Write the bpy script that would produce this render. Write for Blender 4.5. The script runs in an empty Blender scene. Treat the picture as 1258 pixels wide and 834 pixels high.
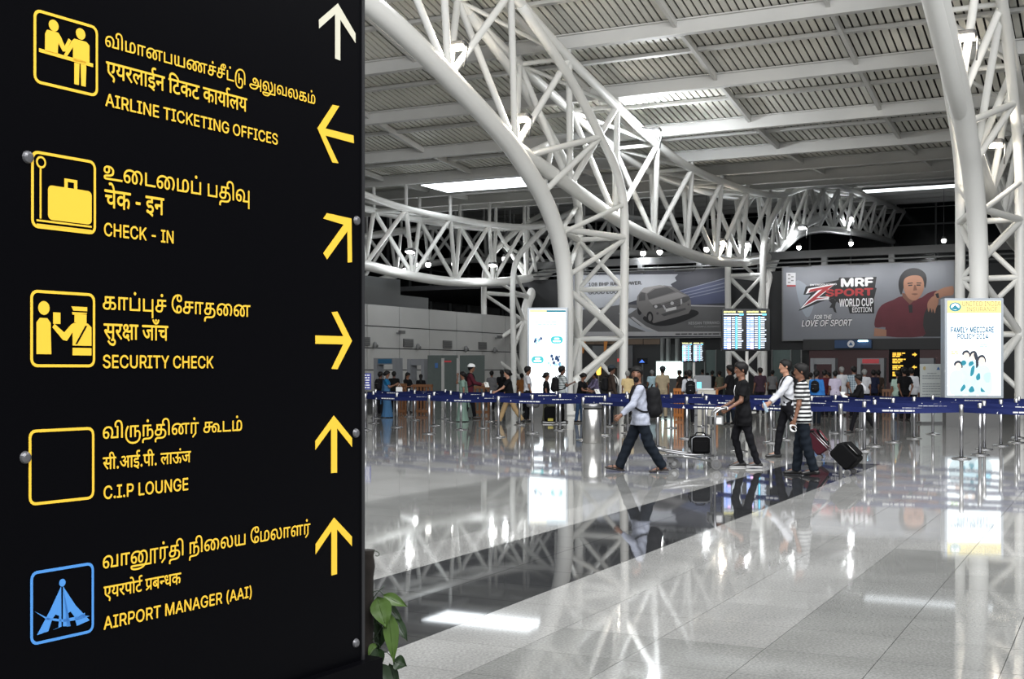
import bpy, bmesh, math, random
import numpy as np
from mathutils import Matrix, Vector
from mathutils.geometry import delaunay_2d_cdt
random.seed(7)
SC = bpy.context.scene
COL = SC.collection
FPX = 1500.0      # focal length in pixels of the 1258-wide frame
EYE = 1.62        # camera height
R = math.radians

# ---------------------------------------------------------------- camera
cam = bpy.data.cameras.new('camera')
cam.sensor_width = 36.0
cam.lens = 36.0 * FPX / 1258.0
cam.shift_y = 38.0 / 1258.0
cam.clip_end = 400
cam_o = bpy.data.objects.new('camera', cam)
cam_o.location = (0, 0, EYE)
cam_o.rotation_euler = (R(90), 0, 0)
COL.objects.link(cam_o)
SC.camera = cam_o

# ---------------------------------------------------------------- world and lights
wd = bpy.data.worlds.new('world')
SC.world = wd
wd.use_nodes = True
wd.node_tree.nodes['Background'].inputs[0].default_value = (0.92, 0.95, 1.0, 1)
wd.node_tree.nodes['Background'].inputs[1].default_value = 0.26
SC.view_settings.view_transform = 'Standard'
SC.view_settings.look = 'None'
SC.view_settings.gamma = 1.0
SC.view_settings.use_curve_mapping = False
SC.view_settings.exposure = 0.30


def area(name, loc, size, energy, rot=(0, 0, 0), color=(1, 1, 1), size_y=None):
    l = bpy.data.lights.new(name, 'AREA')
    l.energy = energy
    l.size = size
    l.color = color
    if size_y:
        l.shape = 'RECTANGLE'
        l.size_y = size_y
    o = bpy.data.objects.new(name, l)
    o.location = loc
    o.rotation_euler = rot
    COL.objects.link(o)
    return o


# unseen fill lights added over and behind the camera to brighten the hall
area('hall_fill_light', (4, -4, 11), 26, 4000, (R(42), 0, 0), (0.99, 0.995, 1), 8)
area('hall_fill_light', (6, 13, 13.4), 34, 5200, (R(36), 0, 0), (0.99, 0.995, 1), 8)

# ---------------------------------------------------------------- plan axes of the hall
TH = R(26.7)
UX, UY = math.sin(TH), math.cos(TH)      # u: along the trusses, away from the camera
VX, VY = math.cos(TH), -math.sin(TH)     # v: along the roof beams, to the right
AX, AY = 3.38, 47.0                      # foot of the nearest central column
U3 = Vector((UX, UY, 0)); V3 = Vector((VX, VY, 0)); Z3 = Vector((0, 0, 1))


def W(u, v, h=0.0):
    return Vector((AX + UX * u + VX * v, AY + UY * u + VY * v, h))


def at(px, py, Y):
    return Vector(((px - 629) / FPX * Y, Y, EYE + (455 - py) / FPX * Y))


def uv_of(p):
    dx, dy = p[0] - AX, p[1] - AY
    return dx * UX + dy * UY, dx * VX + dy * VY


# ---------------------------------------------------------------- materials
MATS = {}


def mat(name, col, rough=0.5, metal=0.0, emit=0.0, noise=0.0, scale=8.0, spec=None, bump=0.0, alpha=None, ecol=None, trans=0.0):
    if name in MATS:
        return MATS[name]
    m = bpy.data.materials.new(name)
    m.use_nodes = True
    nt = m.node_tree
    b = nt.nodes['Principled BSDF']
    b.inputs['Base Color'].default_value = (*col, 1)
    b.inputs['Roughness'].default_value = rough
    b.inputs['Metallic'].default_value = metal
    if spec is not None:
        b.inputs['Specular IOR Level'].default_value = spec
    if trans:
        b.inputs['Transmission Weight'].default_value = trans
    if emit:
        b.inputs['Emission Color'].default_value = (*(ecol or col), 1)
        b.inputs['Emission Strength'].default_value = emit
    if noise or bump:
        tc = nt.nodes.new('ShaderNodeTexCoord')
        n = nt.nodes.new('ShaderNodeTexNoise')
        n.inputs['Scale'].default_value = scale
        n.inputs['Detail'].default_value = 5
        nt.links.new(tc.outputs['Object'], n.inputs['Vector'])
        if noise:
            mx = nt.nodes.new('ShaderNodeMix')
            mx.data_type = 'RGBA'
            mx.inputs[6].default_value = (*[max(0, c * (1 - noise)) for c in col], 1)
            mx.inputs[7].default_value = (*[min(1, c * (1 + noise)) for c in col], 1)
            nt.links.new(n.outputs['Fac'], mx.inputs[0])
            nt.links.new(mx.outputs[2], b.inputs['Base Color'])
        if bump:
            bp = nt.nodes.new('ShaderNodeBump')
            bp.inputs['Strength'].default_value = bump
            nt.links.new(n.outputs['Fac'], bp.inputs['Height'])
            nt.links.new(bp.outputs['Normal'], b.inputs['Normal'])
    MATS[name] = m
    return m


def granite(name, tone, rough):
    m = bpy.data.materials.new(name)
    m.use_nodes = True
    nt = m.node_tree
    b = nt.nodes['Principled BSDF']
    geo = nt.nodes.new('ShaderNodeNewGeometry')
    n1 = nt.nodes.new('ShaderNodeTexNoise'); n1.inputs['Scale'].default_value = 1.3; n1.inputs['Detail'].default_value = 6
    n2 = nt.nodes.new('ShaderNodeTexNoise'); n2.inputs['Scale'].default_value = 60; n2.inputs['Detail'].default_value = 3
    for n in (n1, n2):
        nt.links.new(geo.outputs['Position'], n.inputs['Vector'])
    inf = nt.nodes.new('ShaderNodeObjectInfo')
    r1 = nt.nodes.new('ShaderNodeMapRange')
    r1.inputs['From Min'].default_value = 0.3; r1.inputs['From Max'].default_value = 0.7
    r1.inputs['To Min'].default_value = 0.86; r1.inputs['To Max'].default_value = 1.12
    nt.links.new(n1.outputs['Fac'], r1.inputs['Value'])
    r2 = nt.nodes.new('ShaderNodeMapRange')
    r2.inputs['From Min'].default_value = 0.38; r2.inputs['From Max'].default_value = 0.62
    r2.inputs['To Min'].default_value = 0.80; r2.inputs['To Max'].default_value = 1.16
    nt.links.new(n2.outputs['Fac'], r2.inputs['Value'])
    r3 = nt.nodes.new('ShaderNodeMapRange')
    r3.inputs['To Min'].default_value = 0.94; r3.inputs['To Max'].default_value = 1.06
    nt.links.new(inf.outputs['Random'], r3.inputs['Value'])
    m1 = nt.nodes.new('ShaderNodeMath'); m1.operation = 'MULTIPLY'
    m2 = nt.nodes.new('ShaderNodeMath'); m2.operation = 'MULTIPLY'
    nt.links.new(r1.outputs[0], m1.inputs[0]); nt.links.new(r2.outputs[0], m1.inputs[1])
    nt.links.new(m1.outputs[0], m2.inputs[0]); nt.links.new(r3.outputs[0], m2.inputs[1])
    vm = nt.nodes.new('ShaderNodeVectorMath'); vm.operation = 'SCALE'
    vm.inputs[0].default_value = tone
    nt.links.new(m2.outputs[0], vm.inputs['Scale'])
    nt.links.new(vm.outputs[0], b.inputs['Base Color'])
    b.inputs['Roughness'].default_value = rough
    b.inputs['Specular IOR Level'].default_value = 0.6
    MATS[name] = m
    return m


M_STEEL = mat('white_painted_steel', (0.82, 0.82, 0.79), 0.42, noise=0.04, scale=1.5)
M_BEAM = mat('grey_beam_paint', (0.60, 0.60, 0.585), 0.6, noise=0.08, scale=1.0)
M_DECK = mat('roof_pan_sheet', (0.72, 0.71, 0.65), 0.5, noise=0.10, scale=0.8)
M_DARK = mat('dark_void', (0.012, 0.012, 0.014), 0.9)
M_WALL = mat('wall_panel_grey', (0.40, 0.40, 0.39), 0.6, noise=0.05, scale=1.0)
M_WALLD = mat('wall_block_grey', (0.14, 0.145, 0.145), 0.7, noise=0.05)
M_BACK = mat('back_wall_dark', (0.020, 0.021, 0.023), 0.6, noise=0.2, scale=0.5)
M_GLASSD = mat('night_window_glass', (0.010, 0.012, 0.014), 0.12, spec=0.5)
M_FRAME = mat('grey_window_frame', (0.16, 0.165, 0.165), 0.5)
M_BLACK = mat('black_board', (0.0016, 0.0016, 0.0024), 0.35, spec=0.05)
M_YEL = mat('yellow_sign_film', (0.78, 0.49, 0.033), 0.6, emit=0.14)
M_CREAM = mat('cream_sign_film', (0.62, 0.60, 0.48), 0.6, emit=0.08)
M_BLUES = mat('blue_sign_film', (0.06, 0.24, 0.60), 0.6, emit=0.16)
M_CHROME = mat('brushed_chrome', (0.34, 0.34, 0.35), 0.28, metal=1.0)
M_CHROMED = mat('dull_chrome', (0.42, 0.42, 0.42), 0.35, metal=1.0)
M_BELT = mat('blue_belt_webbing', (0.007, 0.013, 0.075), 0.75, spec=0.2, noise=0.15, scale=30)
M_WHITE = mat('white_print', (0.75, 0.75, 0.75), 0.6)
M_RUB = mat('black_rubber', (0.012, 0.012, 0.012), 0.6)
M_BLKF = mat('black_fabric', (0.0035, 0.0035, 0.004), 0.9, spec=0.12, bump=0.2, scale=60)
M_GREYP = mat('grey_plastic', (0.10, 0.10, 0.10), 0.5)
M_WOOD = mat('orange_wood', (0.42, 0.15, 0.035), 0.45, noise=0.2, scale=6)
M_WOODD = mat('brown_wood', (0.16, 0.07, 0.03), 0.45, noise=0.25, scale=6)
M_LAMP = mat('lamp_glow', (1, 0.97, 0.92), 0.5, emit=9.0)
M_LAMPW = mat('warm_lamp_glow', (1, 0.88, 0.70), 0.5, emit=9.0)

# ---------------------------------------------------------------- object helpers
WM = {}
I4 = Matrix.Identity(4)


def link(name, data, parent=None, M=None, m=None):
    """Link one object; M is its world matrix."""
    o = bpy.data.objects.new(name, data)
    COL.objects.link(o)
    M = M if M is not None else (WM[parent] if parent is not None else I4)
    if parent is not None:
        o.parent = parent
        o.matrix_basis = WM[parent].inverted() @ M
    else:
        o.matrix_basis = M
    WM[o] = M.copy()
    if m is not None and data is not None and len(data.materials) == 0:
        data.materials.append(m)
    return o


def thing(name, label, cat, M=None, group=None):
    if M is not None and not isinstance(M, Matrix):
        M = Matrix.Translation(Vector(M))
    o = link(name, None, None, M if M is not None else I4)
    o['label'] = label
    o['category'] = cat
    if group:
        o['group'] = group
    return o


def tag(o, label, cat, group=None):
    o['label'] = label
    o['category'] = cat
    if group:
        o['group'] = group
    return o


def struct(o):
    o['kind'] = 'structure'
    return o


def rz(a):
    return Matrix.Rotation(a, 4, 'Z')


def frame(origin, xdir):
    """Upright drawing plane: local x along xdir, local y up, local z towards the viewer's side."""
    x = Vector((xdir[0], xdir[1], 0)).normalized()
    n = x.cross(Z3)
    M = Matrix((( x.x, 0, n.x, origin[0]), (x.y, 0, n.y, origin[1]), (x.z, 1, n.z, origin[2]), (0, 0, 0, 1)))
    return M


class MB:
    """Collects geometry for one mesh."""

    def __init__(s):
        s.v = []; s.f = []; s.sm = []

    def add(s, vs, fs, smooth=False):
        n = len(s.v)
        s.v += [tuple(v) for v in vs]
        s.f += [tuple(i + n for i in f) for f in fs]
        s.sm += [smooth] * len(fs)
        return s

    def box(s, c, d, a=0.0, M=None, taper=1.0):
        x, y, z = d[0] / 2, d[1] / 2, d[2] / 2
        vs = [(sx * x * (taper if sz > 0 else 1), sy * y * (taper if sz > 0 else 1), sz * z) for sz in (-1, 1) for sy in (-1, 1) for sx in (-1, 1)]
        ca, sa = math.cos(a), math.sin(a)
        vs = [(c[0] + p[0] * ca - p[1] * sa, c[1] + p[0] * sa + p[1] * ca, c[2] + p[2]) for p in vs]
        if M is not None:
            vs = [tuple(M @ Vector(p)) for p in vs]
        return s.add(vs, [(0, 2, 3, 1), (4, 5, 7, 6), (0, 1, 5, 4), (2, 6, 7, 3), (0, 4, 6, 2), (1, 3, 7, 5)])

    def rbox(s, c, d, r, n=3, axis='z', taper=1.0):
        """Box with its edges along one axis rounded."""
        pts = []
        ax = {'z': (0, 1, 2), 'y': (0, 2, 1), 'x': (1, 2, 0)}[axis]
        a, b, h = d[ax[0]] / 2, d[ax[1]] / 2, d[ax[2]] / 2
        for q, (sx, sy) in enumerate(((1, 1), (-1, 1), (-1, -1), (1, -1))):
            for i in range(n + 1):
                t = math.pi / 2 * (q + i / n)
                pts.append((sx * (a - r) + r * math.cos(t), sy * (b - r) + r * math.sin(t)))
        vs = []
        m = min(r * 0.5, h * 0.5)
        rings = [(-h, 1 - m / max(a, b)), (-h + m, 1), (h - m, 1), (h, 1 - m / max(a, b))]
        for z, k in rings:
            tp = 1 + (taper - 1) * (z + h) / (2 * h)
            for p in pts:
                q = [0, 0, 0]
                q[ax[0]] = p[0] * k * tp; q[ax[1]] = p[1] * k * tp; q[ax[2]] = z
                vs.append((c[0] + q[0], c[1] + q[1], c[2] + q[2]))
        N = len(pts)
        fs = [(k * N + i, k * N + (i + 1) % N, (k + 1) * N + (i + 1) % N, (k + 1) * N + i) for k in range(3) for i in range(N)]
        fs += [tuple(range(N))[::-1], tuple(range(3 * N, 4 * N))]
        return s.add(vs, fs)

    def tube(s, pts, r, n=8, caps=True, smooth=True):
        pts = [Vector(p) for p in pts]
        rr = r if isinstance(r, (list, tuple)) else [r] * len(pts)
        vs = []
        up = None
        for i, p in enumerate(pts):
            t = (pts[min(i + 1, len(pts) - 1)] - pts[max(i - 1, 0)]).normalized()
            if up is None:
                a = Vector((0, 0, 1)) if abs(t.z) < 0.9 else Vector((1, 0, 0))
            else:
                a = up
            x = t.cross(a).normalized()
            up = x.cross(t).normalized()
            for k in range(n):
                an = 2 * math.pi * k / n
                vs.append(p + (x * math.cos(an) + up * math.sin(an)) * rr[i])
        fs = [(i * n + k, (i + 1) * n + k, (i + 1) * n + (k + 1) % n, i * n + (k + 1) % n) for i in range(len(pts) - 1) for k in range(n)]
        s.add(vs, fs, smooth)
        if caps:
            N = len(vs); b = len(s.v) - N
            s.f += [tuple(b + k for k in range(n)), tuple(b + N - n + k for k in range(n))[::-1]]
            s.sm += [False, False]
        return s

    def lathe(s, prof, c=(0, 0, 0), n=20, sm=True):
        vs = [(c[0] + r * math.cos(2 * math.pi * k / n), c[1] + r * math.sin(2 * math.pi * k / n), c[2] + z) for r, z in prof for k in range(n)]
        fs = [(i * n + k, i * n + (k + 1) % n, (i + 1) * n + (k + 1) % n, (i + 1) * n + k) for i in range(len(prof) - 1) for k in range(n)]
        return s.add(vs, fs, sm)

    def ball(s, c, r, n=8, sc=(1, 1, 1)):
        vs = []; m = n
        for i in range(m + 1):
            t = math.pi * i / m
            for k in range(2 * n):
                a = math.pi * k / n
                vs.append((c[0] + r * sc[0] * math.sin(t) * math.cos(a), c[1] + r * sc[1] * math.sin(t) * math.sin(a), c[2] + r * sc[2] * math.cos(t)))
        N = 2 * n
        return s.add(vs, [(i * N + k, (i + 1) * N + k, (i + 1) * N + (k + 1) % N, i * N + (k + 1) % N) for i in range(m) for k in range(N)], True)

    def poly(s, pts, z=0.0, t=0.0):
        """Flat outline in a frame's plane at height z, thickness t."""
        N = len(pts)
        s.add([(p[0], p[1], z + t) for p in pts], [tuple(range(N))])
        if t:
            s.add([(p[0], p[1], z) for p in pts] + [(p[0], p[1], z + t) for p in pts], [(i, (i + 1) % N, N + (i + 1) % N, N + i) for i in range(N)])
        return s

    def mesh(s, name, m=None):
        me = bpy.data.meshes.new(name)
        me.from_pydata(s.v, [], s.f)
        if any(s.sm):
            me.polygons.foreach_set('use_smooth', s.sm)
        if m is not None:
            me.materials.append(m)
        me.update()
        return me

    def ob(s, name, m, parent=None, M=None):
        return link(name, s.mesh(name, m), parent, M)


_ucyl = {}


def unit_cyl(m, n=10):
    k = (m.name, n)
    if k not in _ucyl:
        _ucyl[k] = MB().tube([(0, 0, 0), (0, 0, 1)], 1.0, n, caps=False).mesh('tube', m)
    return _ucyl[k]


def bar(name, p, q, r, m, parent, n=10):
    """A straight tube between two points: one object, mesh data shared."""
    p = Vector(p); q = Vector(q); d = q - p
    rot = d.to_track_quat('Z', 'Y').to_matrix().to_4x4()
    M = Matrix.Translation(p) @ rot @ Matrix.Diagonal((r, r, d.length, 1))
    return link(name, unit_cyl(m, n), parent, M)


def crom(P, n=6):
    P = [np.array(p, float) for p in P]
    Q = [2 * P[0] - P[1]] + P + [2 * P[-1] - P[-2]]
    out = []
    for i in range(1, len(Q) - 2):
        a, b, c, d = Q[i - 1:i + 3]
        for k in range(n):
            t = k / n
            out.append(0.5 * (2 * b + (c - a) * t + (2 * a - 5 * b + 4 * c - d) * t * t + (3 * b - a - 3 * c + d) * t ** 3))
    out.append(P[-1])
    return out


class Plane:
    """Upright plane in the hall; turns a pixel of the photograph into its local point."""

    def __init__(s, origin, xdir):
        s.M = frame(origin, xdir)
        s.o = Vector(origin); s.x = Vector((xdir[0], xdir[1], 0)).normalized(); s.n = s.x.cross(Z3)

    def px(s, px, py):
        d = Vector(((px - 629) / FPX, 1, (455 - py) / FPX))
        c = Vector((0, 0, EYE))
        t = (s.o - c).dot(s.n) / d.dot(s.n)
        p = c + d * t
        q = p - s.o
        return (q.dot(s.x), q.z)


def smooth_closed(pts, n=4):
    P = [np.array(p, float) for p in pts]
    N = len(P); out = []
    for i in range(N):
        a, b, c, d = P[i - 1], P[i], P[(i + 1) % N], P[(i + 2) % N]
        for k in range(n):
            t = k / n
            out.append(tuple(0.5 * (2 * b + (c - a) * t + (2 * a - 5 * b + 4 * c - d) * t * t + (3 * b - a - 3 * c + d) * t ** 3)))
    return out


def circle(c, r, n=16, ry=None):
    return [(c[0] + r * math.cos(2 * math.pi * i / n), c[1] + (ry or r) * math.sin(2 * math.pi * i / n)) for i in range(n)]


def rrect(x0, y0, x1, y1, r, n=4):
    pts = []
    for q, (cx, cy) in enumerate(((x1 - r, y1 - r), (x0 + r, y1 - r), (x0 + r, y0 + r), (x1 - r, y0 + r))):
        for i in range(n + 1):
            t = math.pi / 2 * (q + i / n)
            pts.append((cx + r * math.cos(t), cy + r * math.sin(t)))
    return pts


def ring_faces(outer, inner, z, t):
    N = len(outer)
    mb = MB()
    vs = [(p[0], p[1], z + t) for p in outer] + [(p[0], p[1], z + t) for p in inner] + [(p[0], p[1], z) for p in outer]
    fs = [(i, (i + 1) % N, N + (i + 1) % N, N + i) for i in range(N)] + [(2 * N + i, 2 * N + (i + 1) % N, (i + 1) % N, i) for i in range(N)]
    return mb.add(vs, fs)


LT = {
65:(138,[[5,0,58,146,79,146,133,0,113,0,83,86,81,92,78,99,76,106,73,115,70,125,67,137,70,137,67,125,64,115,61,106,59,98,57,92,55,86,25,0],[32,41,32,57,106,57,106,41]]),
66:(131,[[18,0,18,146,69,146,79,145,87,143,94,140,100,136,105,132,109,126,112,120,113,114,114,107,113,101,112,96,111,91,108,88,105,84,102,82,98,80,94,78,90,76,95,74,99,73,104,70,108,67,112,63,115,58,118,52,119,46,120,39,119,32,117,25,115,19,111,14,105,9,99,5,91,2,82,1,71,0],[36,16,70,16,81,17,89,19,94,23,98,28,101,33,102,39,101,44,100,48,98,52,95,56,92,60,87,62,83,64,77,66,71,66,36,66],[36,82,68,82,73,82,78,83,82,85,86,87,90,90,92,93,94,97,96,102,96,107,95,113,93,118,90,123,84,126,77,128,69,129,36,129]]),
67:(146,[[76,-2,64,-1,53,2,43,7,34,14,27,23,20,33,16,45,13,58,12,73,13,87,16,101,20,113,27,123,34,131,43,138,53,143,64,146,76,147,84,147,91,146,97,144,104,142,110,139,115,135,120,130,124,125,128,120,131,114,133,107,135,100,117,100,115,105,114,109,111,113,109,116,106,120,102,122,98,125,94,127,90,128,86,129,81,130,76,130,68,130,60,127,53,124,46,119,41,112,36,104,33,95,31,84,30,73,31,61,33,50,36,41,41,33,46,27,53,22,60,18,68,16,76,15,81,15,86,16,90,17,94,19,98,21,102,23,106,26,109,29,111,33,114,37,115,41,117,46,135,46,134,39,131,32,128,26,124,20,120,15,115,11,110,7,104,4,97,1,91,0,84,-2]]),
68:(144,[[63,0,28,0,28,16,62,16,73,17,83,19,91,23,98,28,104,35,109,43,112,52,114,62,114,73,114,84,112,94,109,103,104,111,99,117,92,122,84,126,74,128,64,129,27,129,27,146,65,146,78,145,90,142,101,137,110,130,118,122,124,112,129,100,132,87,132,73,132,59,129,46,124,34,118,24,110,15,101,9,90,4,77,1],[36,146,36,0,18,0,18,146]]),
69:(120,[[18,0,18,146,106,146,106,129,36,129,36,82,101,82,101,65,36,65,36,16,107,16,107,0]]),
70:(118,[[18,0,18,146,106,146,106,129,36,129,36,79,99,79,99,63,36,63,36,0]]),
71:(149,[[77,-2,65,-1,53,2,43,7,34,14,26,23,20,33,16,45,13,58,12,73,13,87,16,101,20,113,26,123,34,131,43,138,53,143,64,146,76,147,83,147,91,146,97,144,104,141,110,138,115,134,120,130,125,125,128,119,132,113,134,107,136,100,117,100,115,104,113,109,111,112,108,116,105,119,102,122,98,125,94,127,90,128,86,129,81,130,76,130,68,130,60,127,53,124,46,119,41,112,36,104,33,95,31,84,30,73,31,61,33,50,36,41,41,33,46,27,53,22,60,18,68,16,77,15,85,16,92,18,99,20,105,24,109,29,113,35,116,42,118,50,119,58,124,57,81,57,81,73,137,73,137,57,136,46,133,35,129,26,123,18,116,11,108,5,98,1,88,-1]]),
72:(149,[[18,0,18,146,36,146,36,83,112,83,112,146,131,146,131,0,112,0,112,66,36,66,36,0]]),
73:(88,[[9,0,9,16,35,16,35,129,9,129,9,146,79,146,79,129,53,129,53,16,79,16,79,0]]),
74:(114,[[53,-2,41,-1,31,3,22,9,15,18,11,29,10,42,10,49,28,49,28,42,29,33,31,27,35,21,40,17,46,15,53,14,60,15,66,17,71,21,75,27,77,33,78,42,78,146,97,146,97,42,95,29,91,18,85,9,76,3,65,-1]]),
75:(134,[[30,42,30,61,34,66,37,70,40,75,44,79,47,83,50,87,54,91,57,95,61,99,104,146,129,146,67,79],[18,0,18,146,36,146,36,96,36,64,36,55,36,0],[107,0,54,74,66,88,129,0]]),
76:(113,[[18,0,18,146,36,146,36,16,104,16,104,0]]),
77:(181,[[18,0,18,146,44,146,80,54,81,51,82,49,83,46,84,42,85,39,86,35,87,31,88,28,90,24,91,20,92,17,92,13,88,13,89,17,90,20,91,23,93,27,94,31,95,35,96,38,97,42,98,45,99,49,100,51,101,54,137,146,163,146,163,0,145,0,145,83,145,86,145,90,145,93,145,97,145,101,145,105,145,110,145,114,145,118,145,123,146,127,146,131,146,127,144,122,143,117,141,113,140,108,138,104,137,100,136,96,134,92,133,89,132,86,131,83,98,0,82,0,49,83,48,86,47,88,46,92,45,95,43,99,42,103,40,108,39,112,37,117,36,122,34,126,33,131,34,127,35,123,35,119,35,115,35,111,35,106,35,102,35,98,35,94,35,90,35,86,35,83,35,0]]),
78:(151,[[18,0,18,146,39,146,99,52,100,50,102,47,104,43,107,39,109,35,111,30,114,26,117,20,119,15,116,15,116,21,115,26,115,31,115,36,115,41,115,45,115,49,115,53,115,56,115,146,133,146,133,0,111,0,58,83,56,87,53,91,51,95,48,99,46,104,43,109,39,115,35,122,31,130,34,130,35,123,35,116,35,110,36,104,36,99,36,94,36,90,36,86,36,83,36,0]]),
79:(153,[[77,-2,65,-1,53,2,43,7,34,14,27,23,20,33,16,45,13,58,12,73,13,87,16,101,20,113,27,123,34,131,43,138,53,143,65,146,77,147,89,146,100,143,110,138,119,131,126,123,133,113,137,101,140,87,141,73,140,58,137,45,133,33,126,23,119,14,110,7,100,2,89,-1],[77,15,85,16,93,18,100,22,107,27,112,33,117,41,120,50,122,61,123,73,122,84,120,95,117,104,112,112,107,119,100,124,93,127,85,130,77,130,68,130,60,127,53,124,46,119,41,112,36,104,33,95,31,84,30,73,31,61,33,50,36,41,41,33,46,27,53,22,60,18,68,16]]),
80:(128,[[18,0,18,146,67,146,78,145,87,143,95,139,102,135,107,129,112,123,115,115,116,108,117,99,116,91,115,83,112,76,107,69,102,64,95,59,87,55,78,53,67,53,32,53,32,69,67,69,74,69,80,71,85,73,89,76,93,79,95,84,97,89,98,94,99,99,98,105,97,110,95,115,93,119,89,122,85,125,80,127,74,129,66,129,36,129,36,0]]),
81:(153,[[71,46,90,46,106,24,110,19,134,-14,115,-14,99,8,95,13],[77,-2,65,-1,53,2,43,7,34,14,27,23,20,33,16,45,13,58,12,73,13,87,16,101,20,113,27,123,34,131,43,138,53,143,65,146,77,147,89,146,100,143,110,138,119,131,126,123,133,113,137,101,140,87,141,73,140,58,137,45,133,33,126,23,119,14,110,7,100,2,89,-1],[77,15,85,16,93,18,100,22,107,27,112,33,117,41,120,50,122,61,123,73,122,84,120,95,117,104,112,112,107,119,100,124,93,127,85,130,77,130,68,130,60,127,53,124,46,119,41,112,36,104,33,95,31,84,30,73,31,61,33,50,36,41,41,33,46,27,53,22,60,18,68,16]]),
82:(129,[[18,0,18,146,67,146,78,145,87,143,95,140,102,135,107,130,112,124,115,117,116,109,117,101,116,92,115,85,112,78,107,71,102,66,95,62,87,59,78,57,67,56,28,56,28,73,67,73,74,73,80,74,85,76,89,79,93,82,95,86,97,90,98,95,99,101,98,106,97,111,95,116,93,120,89,123,85,126,80,128,74,129,66,129,36,129,36,0],[101,0,66,66,87,66,123,0]]),
83:(128,[[64,-3,54,-2,45,0,37,3,30,6,24,11,19,17,15,23,13,30,11,38,30,38,31,33,33,28,36,25,39,21,44,19,48,17,53,15,59,14,64,14,71,14,76,15,82,17,87,20,91,23,94,26,97,30,98,35,99,40,98,44,97,48,95,51,92,54,89,57,84,59,80,60,75,62,70,64,53,69,42,72,33,77,25,83,20,90,17,97,15,107,16,114,18,122,22,128,27,134,33,139,40,142,48,145,56,147,65,147,75,147,83,145,91,142,98,139,103,134,108,129,112,122,114,116,115,109,97,109,95,115,92,121,87,125,80,128,73,130,65,131,59,131,53,130,48,128,44,126,40,123,37,120,35,116,34,112,33,107,34,103,36,99,38,95,42,92,45,90,49,88,54,86,58,85,61,84,76,80,80,79,84,77,89,76,93,74,98,71,102,68,106,65,110,61,113,57,115,52,117,46,117,40,116,32,114,25,111,18,106,12,100,7,93,3,84,0,75,-2]]),
84:(129,[[10,129,10,146,120,146,120,129,74,129,74,0,55,0,55,129]]),
85:(149,[[75,-2,64,-2,54,1,44,4,37,9,30,16,25,23,21,31,18,40,18,50,18,146,36,146,36,51,37,44,38,38,41,32,44,27,49,23,54,20,60,17,67,15,75,15,82,15,89,17,95,20,100,23,105,27,108,32,111,38,112,44,113,51,113,146,131,146,131,50,130,40,128,31,124,23,119,16,112,9,104,4,95,1,85,-2]]),
86:(138,[[59,0,5,146,25,146,55,59,57,54,59,47,62,39,65,30,68,20,71,9,68,9,71,21,74,31,77,40,79,47,81,54,83,59,113,146,133,146,80,0]]),
87:(197,[[45,0,5,146,24,146,47,56,48,51,49,47,51,42,52,37,53,32,54,27,55,22,56,17,57,11,54,11,55,17,56,22,58,27,59,32,60,37,61,42,62,47,63,51,64,56,88,146,109,146,132,56,134,51,135,47,136,42,137,37,138,32,139,27,141,22,142,17,143,11,140,11,141,17,142,22,143,27,144,32,145,37,146,42,148,47,149,51,150,56,173,146,192,146,152,0,131,0,106,92,104,98,102,105,101,112,99,119,98,127,96,136,100,136,99,128,98,120,96,113,95,106,93,99,91,92,66,0]]),
88:(136,[[6,0,62,81,62,68,9,146,30,146,51,115,54,110,57,106,59,103,61,100,63,97,64,94,66,91,68,87,70,83,67,83,69,87,71,91,72,94,74,97,76,100,78,103,80,106,83,110,86,115,107,146,128,146,75,68,75,82,131,0,109,0,84,37,81,41,79,44,77,47,75,50,73,53,72,56,70,59,68,63,66,66,70,66,68,63,67,59,65,56,63,53,61,50,60,48,57,44,55,41,52,37,27,0]]),
89:(136,[[59,0,59,60,5,146,27,146,55,99,59,93,61,88,64,83,67,78,69,72,72,65,64,65,67,72,70,78,72,84,75,89,78,94,81,99,109,146,131,146,77,60,77,0]]),
90:(126,[[13,0,13,13,78,110,81,114,84,119,87,123,90,127,94,132,97,136,99,130,93,130,87,129,81,129,75,129,69,129,63,129,12,129,12,146,113,146,113,132,49,37,46,32,43,28,39,23,36,19,32,14,29,9,27,16,33,16,39,16,45,16,51,16,57,16,62,16,114,16,114,0]]),
48:(130,[[65,-2,55,-1,45,2,37,7,30,14,24,22,20,32,17,44,15,58,14,73,15,88,17,101,20,113,25,123,30,132,37,139,45,144,55,146,65,147,75,146,84,144,92,139,99,132,105,123,110,113,113,101,115,88,116,73,115,58,113,44,110,32,105,22,100,14,93,7,84,2,75,-1],[65,14,72,15,78,17,83,21,87,26,91,33,94,41,96,50,98,61,98,73,98,84,96,95,94,104,91,112,87,119,83,124,78,128,72,131,65,131,58,131,52,128,47,124,42,119,38,112,35,104,33,95,32,84,32,73,32,61,33,50,35,41,38,33,42,26,47,21,52,17,58,15]]),
49:(130,[[22,0,22,16,112,16,112,0],[79,146,79,0,61,0,61,128,25,102,25,122,56,146]]),
50:(130,[[18,0,18,13,67,66,72,71,76,77,80,81,84,86,86,90,88,94,90,98,91,102,91,107,91,111,90,116,88,120,85,123,82,126,78,128,73,130,69,131,64,131,58,131,54,130,49,128,46,125,42,122,40,119,38,114,37,109,37,104,19,104,20,112,21,120,25,127,29,133,35,138,41,142,48,145,56,147,64,147,73,147,80,145,87,142,93,138,99,133,103,127,106,121,108,114,109,107,108,102,107,96,106,91,103,86,100,81,96,75,91,68,84,60,76,51,44,17,111,16,111,0]]),
52:(130,[[12,30,12,45,70,146,88,146,31,47,118,46,118,30],[80,0,80,34,80,41,80,91,98,91,98,0]]),
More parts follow.
